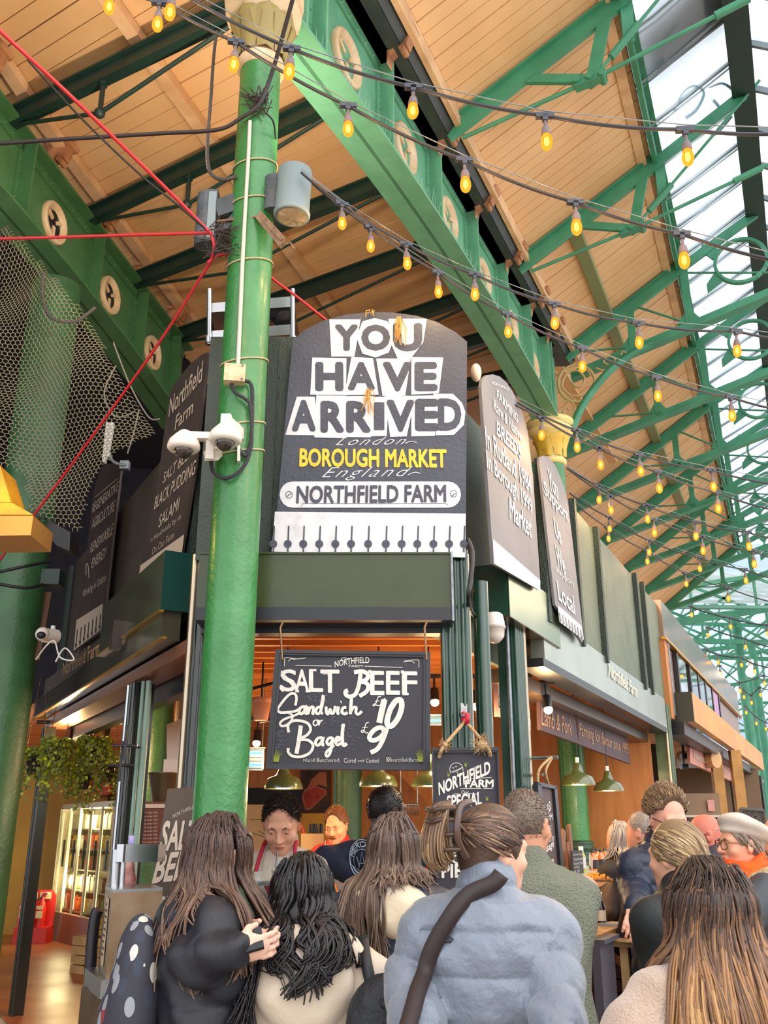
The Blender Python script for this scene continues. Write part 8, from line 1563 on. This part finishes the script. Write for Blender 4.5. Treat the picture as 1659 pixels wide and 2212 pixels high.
# blonde ponytail woman
p = Person('blonde woman with ponytail in dark coat seen from behind, facing the man with glasses', 1.09, 3.62, 1.645, .5, head=(.2, .03, 0), skin='#dda589', arms={-1: (aY(1420, 2030, 3.6), aY(1400, 2120, 3.8)), 1: (aY(1560, 2050, 3.6), aY(1580, 2140, 3.8))})
p.jacket(cloth('coat_black_green', '#1f2527', '#1a1f22', .6), g=.04, sl=.08, cuff=.06, noise=.006, nf=14, z0=.6, ch=.06); p.trousers(BLKT); HY = hairm('blonde', ['#5e4a38', '#7d654a', '#a18560', '#bfa67c', '#d2bd94'])
p.gathered(HY[:4], (.02, -.118, -.035), 420, vol=.012, shade=lambda t: 1.2+1.4*t, jit=.8); rs = random.Random(5); g = p.H_((.02, -.118, -.035)); P_ = []
for i in range(140): o = np.array((rs.gauss(0, .012), rs.gauss(0, .01), 0)); P_.append([g+o*.4, g+np.array((.02, -.05, .0))+o, g+np.array((.05, -.075, -.05))+o*1.3, g+np.array((.05, -.08, -.14))+o*1.6, g+np.array((.045, -.08, -.22-.04*rs.random()))+o])
p.locks(P_, HY, .005, lambda t: 2.2+1.2*t, .004, 1, name='ponytail', jit=.6); b = M(); c = g; b.tube([c+np.array((.018*math.cos(a), .006, .018*math.sin(a))) for a in np.linspace(0, 6.283, 14)], .008, 6); p.kid(b, 'hair_tie', mat('scrunchie_beige', '#b39d86', .8))
# woman with beret
p = Person('woman in cream beret, orange scarf and round glasses, seen in profile', 1.69, 4.62, 1.68, 1.72, head=(.0, -.02, 0), skin='#d99a7c', hs=.97, arms={1: (aY(1640, 1990, 4.75), aY(1620, 2080, 4.6)), -1: (aY(1600, 1980, 4.4), aY(1590, 2080, 4.4))}, h=.0045)
p.jacket(cloth('coat_slate', '#3b4046', '#33383e', .6), g=.045, sl=.085, cuff=.065, noise=.005, nf=13, z0=.6, ch=.02); p.trousers(BLKT)
SHP = mat('sherpa_cream', '#cdb58d', .95, col2='#b39a70', nscale=40, bump=1, bscale=110); b = Sdf()
for a in np.linspace(.5, 5.8, 15): q = p.P(.115*math.sin(a), -.02+.115*math.cos(a)*-1, 1.42+.03*math.cos(a)); b.ell(q, (.045, .045, .05), k=.03)
b.ell(p.P(.06, -.13, 1.36), (.09, .05, .08), k=.04); V, Fq = b.mesh(.007, noise=.005, nf=70); mesh_np('sherpa_collar', V, Fq, SHP, p.t)
SCF = cloth('scarf_orange', '#ef5a12', '#e04c0c', .85); b = Sdf()
for i, (z, r, w_) in enumerate(((1.45, .088, .034), (1.485, .08, .03), (1.42, .105, .036))):
    pv = None
    for a in np.linspace(0, 6.283, 14): q = p.P(r*math.sin(a)*1.05, .015+r*math.cos(a), z+.015*math.sin(a*2+i)+.012*math.cos(a)*-1); (b.cap(pv, q, w_, w_*.85, k=.008) if pv is not None else None); pv = q
for x, z0, z1 in ((.0, 1.43, 1.25), (.035, 1.42, 1.28), (-.035, 1.42, 1.27)): b.cap(p.P(x, .13, z0), p.P(x*1.3+.02, .17, z1), .032, .026, k=.01)
V, Fq = b.mesh(.006, noise=.004, nf=60); mesh_np('scarf', V, Fq, SCF, p.t)
b = Sdf(); b.ell(p.H_((.005, -.03, .078)), np.array((.128, .135, .05))*p.hs, p.hR@rot(.35, .12, 0), k=.03).ell(p.H_((0, -.015, .055)), np.array((.093, .112, .03))*p.hs, p.hR@rot(.12, 0, 0), k=.03); V, Fq = b.mesh(.006, noise=.004, nf=16); bt = mesh_np('beret', V, Fq, mat('beret_wool', '#cfc3b6', .95, col2='#c0b3a6', nscale=9, bump=.12, bscale=90), p.t)
b = M()
for q in ((.1, .04, .085), (.115, .0, .1), (.09, .07, .07), (.12, -.07, .07)): b.ball(p.H_(q), .006, 8, 6)
p.kid(b, 'pearl_studs', mat('pearl', '#f0ece4', .15), None, None, bt)
p.gathered(hairm('greyfair', ['#6a5a4e', '#8a7868', '#a39181']), (0, -.1, -.06), 160, vol=.006, jit=.7); p.glasses(mat('glasses_gold', '#7a5a34', .3, .6), 1.0); p.brows(mat('brow_grey', '#6b5c50', .6))
# people further back
p = Person('grey haired man glimpsed behind the man with glasses', 1.75, 6.6, 1.74, .7, head=(.3, 0, 0), skin='#d8957c', face=False, h=.008); p.jacket(cloth('coat_umber', '#2b2422', '#241e1c'), g=.03, z0=.7); p.trousers(BLKT); p.shorthair(hairm('grey', ['#8d8078', '#a59a92']), .004, low=-.03, n=500, L=.008)
p = Person('white haired person half hidden behind the grey haired man', 1.715, 7.1, 1.68, .6, head=(.2, 0, 0), skin='#d8957c', face=False, h=.008); p.jacket(cloth('coat_umber', '#2b2422'), g=.03, z0=.7); p.trousers(BLKT); p.longhair(hairm('white', ['#978c82', '#aba198']), .16, 160, 2.0, vol=.012)
p = Person('bald man with dark glasses and red face beyond the woman in the beret', 2.02, 6.1, 1.72, 1.35, head=(.1, .05, 0), skin='#c4705c', h=.007); p.jacket(cloth('coat_plum', '#3f3440', '#352b36'), g=.035, z0=.7); p.trousers(BLKT); p.glasses(mat('glasses_dark', '#2a211c')); p.shorthair(hairm('fringe', ['#8d6a58']), .003, low=-.05, back=-.09, n=60, L=.004, front=-.03) if False else None
j = Sdf(); j.loft(p.torso_rings(.05, 1.0)); j.box(p.P(.12, .05, 1.2), (.09, .3, .3), op='i'); V, Fq = j.mesh(.01); mesh_np('grey_lapel', V, Fq, mat('lapel_grey', '#8a8380', .8), p.t)
p = Person('person in bright blue jacket cut by the right frame edge', 2.68, 6.6, 1.72, 1.2, skin='#d8957c', h=.008); p.jacket(cloth('jacket_bright_blue', '#2b56a8', '#234a96'), g=.04, z0=.7); p.trousers(BLKT); p.shorthair(hairm('grey', ['#8d8078', '#a59a92']), .006, n=300, L=.01)
# wire fence panel behind the beret
b = M(); A = [aY(x, y, 8.5) for x, y in ((1600, 1748), (1650, 1752), (1655, 1835), (1600, 1830))]
for i in range(15): t = i/14; b.rod(A[0].lerp(A[1], t), A[3].lerp(A[2], t), .006, 4)
for i in range(13): t = i/12; b.rod(A[0].lerp(A[3], t), A[1].lerp(A[2], t), .006, 4)
for q, r_ in zip(A, A[1:]+A[:1]): b.rod(q, r_, .018, 6)
for i in range(6): q = A[0].lerp(A[2], .2+.12*i); b.tube(smooth_line([q, q+Vector((.06, 0, .06)), q+Vector((.1, 0, 0)), q+Vector((.04, 0, -.06)), q], 4), .014, 5)
b.rod(A[3]-Vector((0, 0, 1.45)), A[3], .02); b.rod(A[2]-Vector((0, 0, 1.45)), A[2], .02); tag(b.build('wire_gate', mat('gate_dark_iron', '#3f3d3a', .6)), 'dark wire mesh gate with scroll ornament behind the woman in the beret', 'gate')
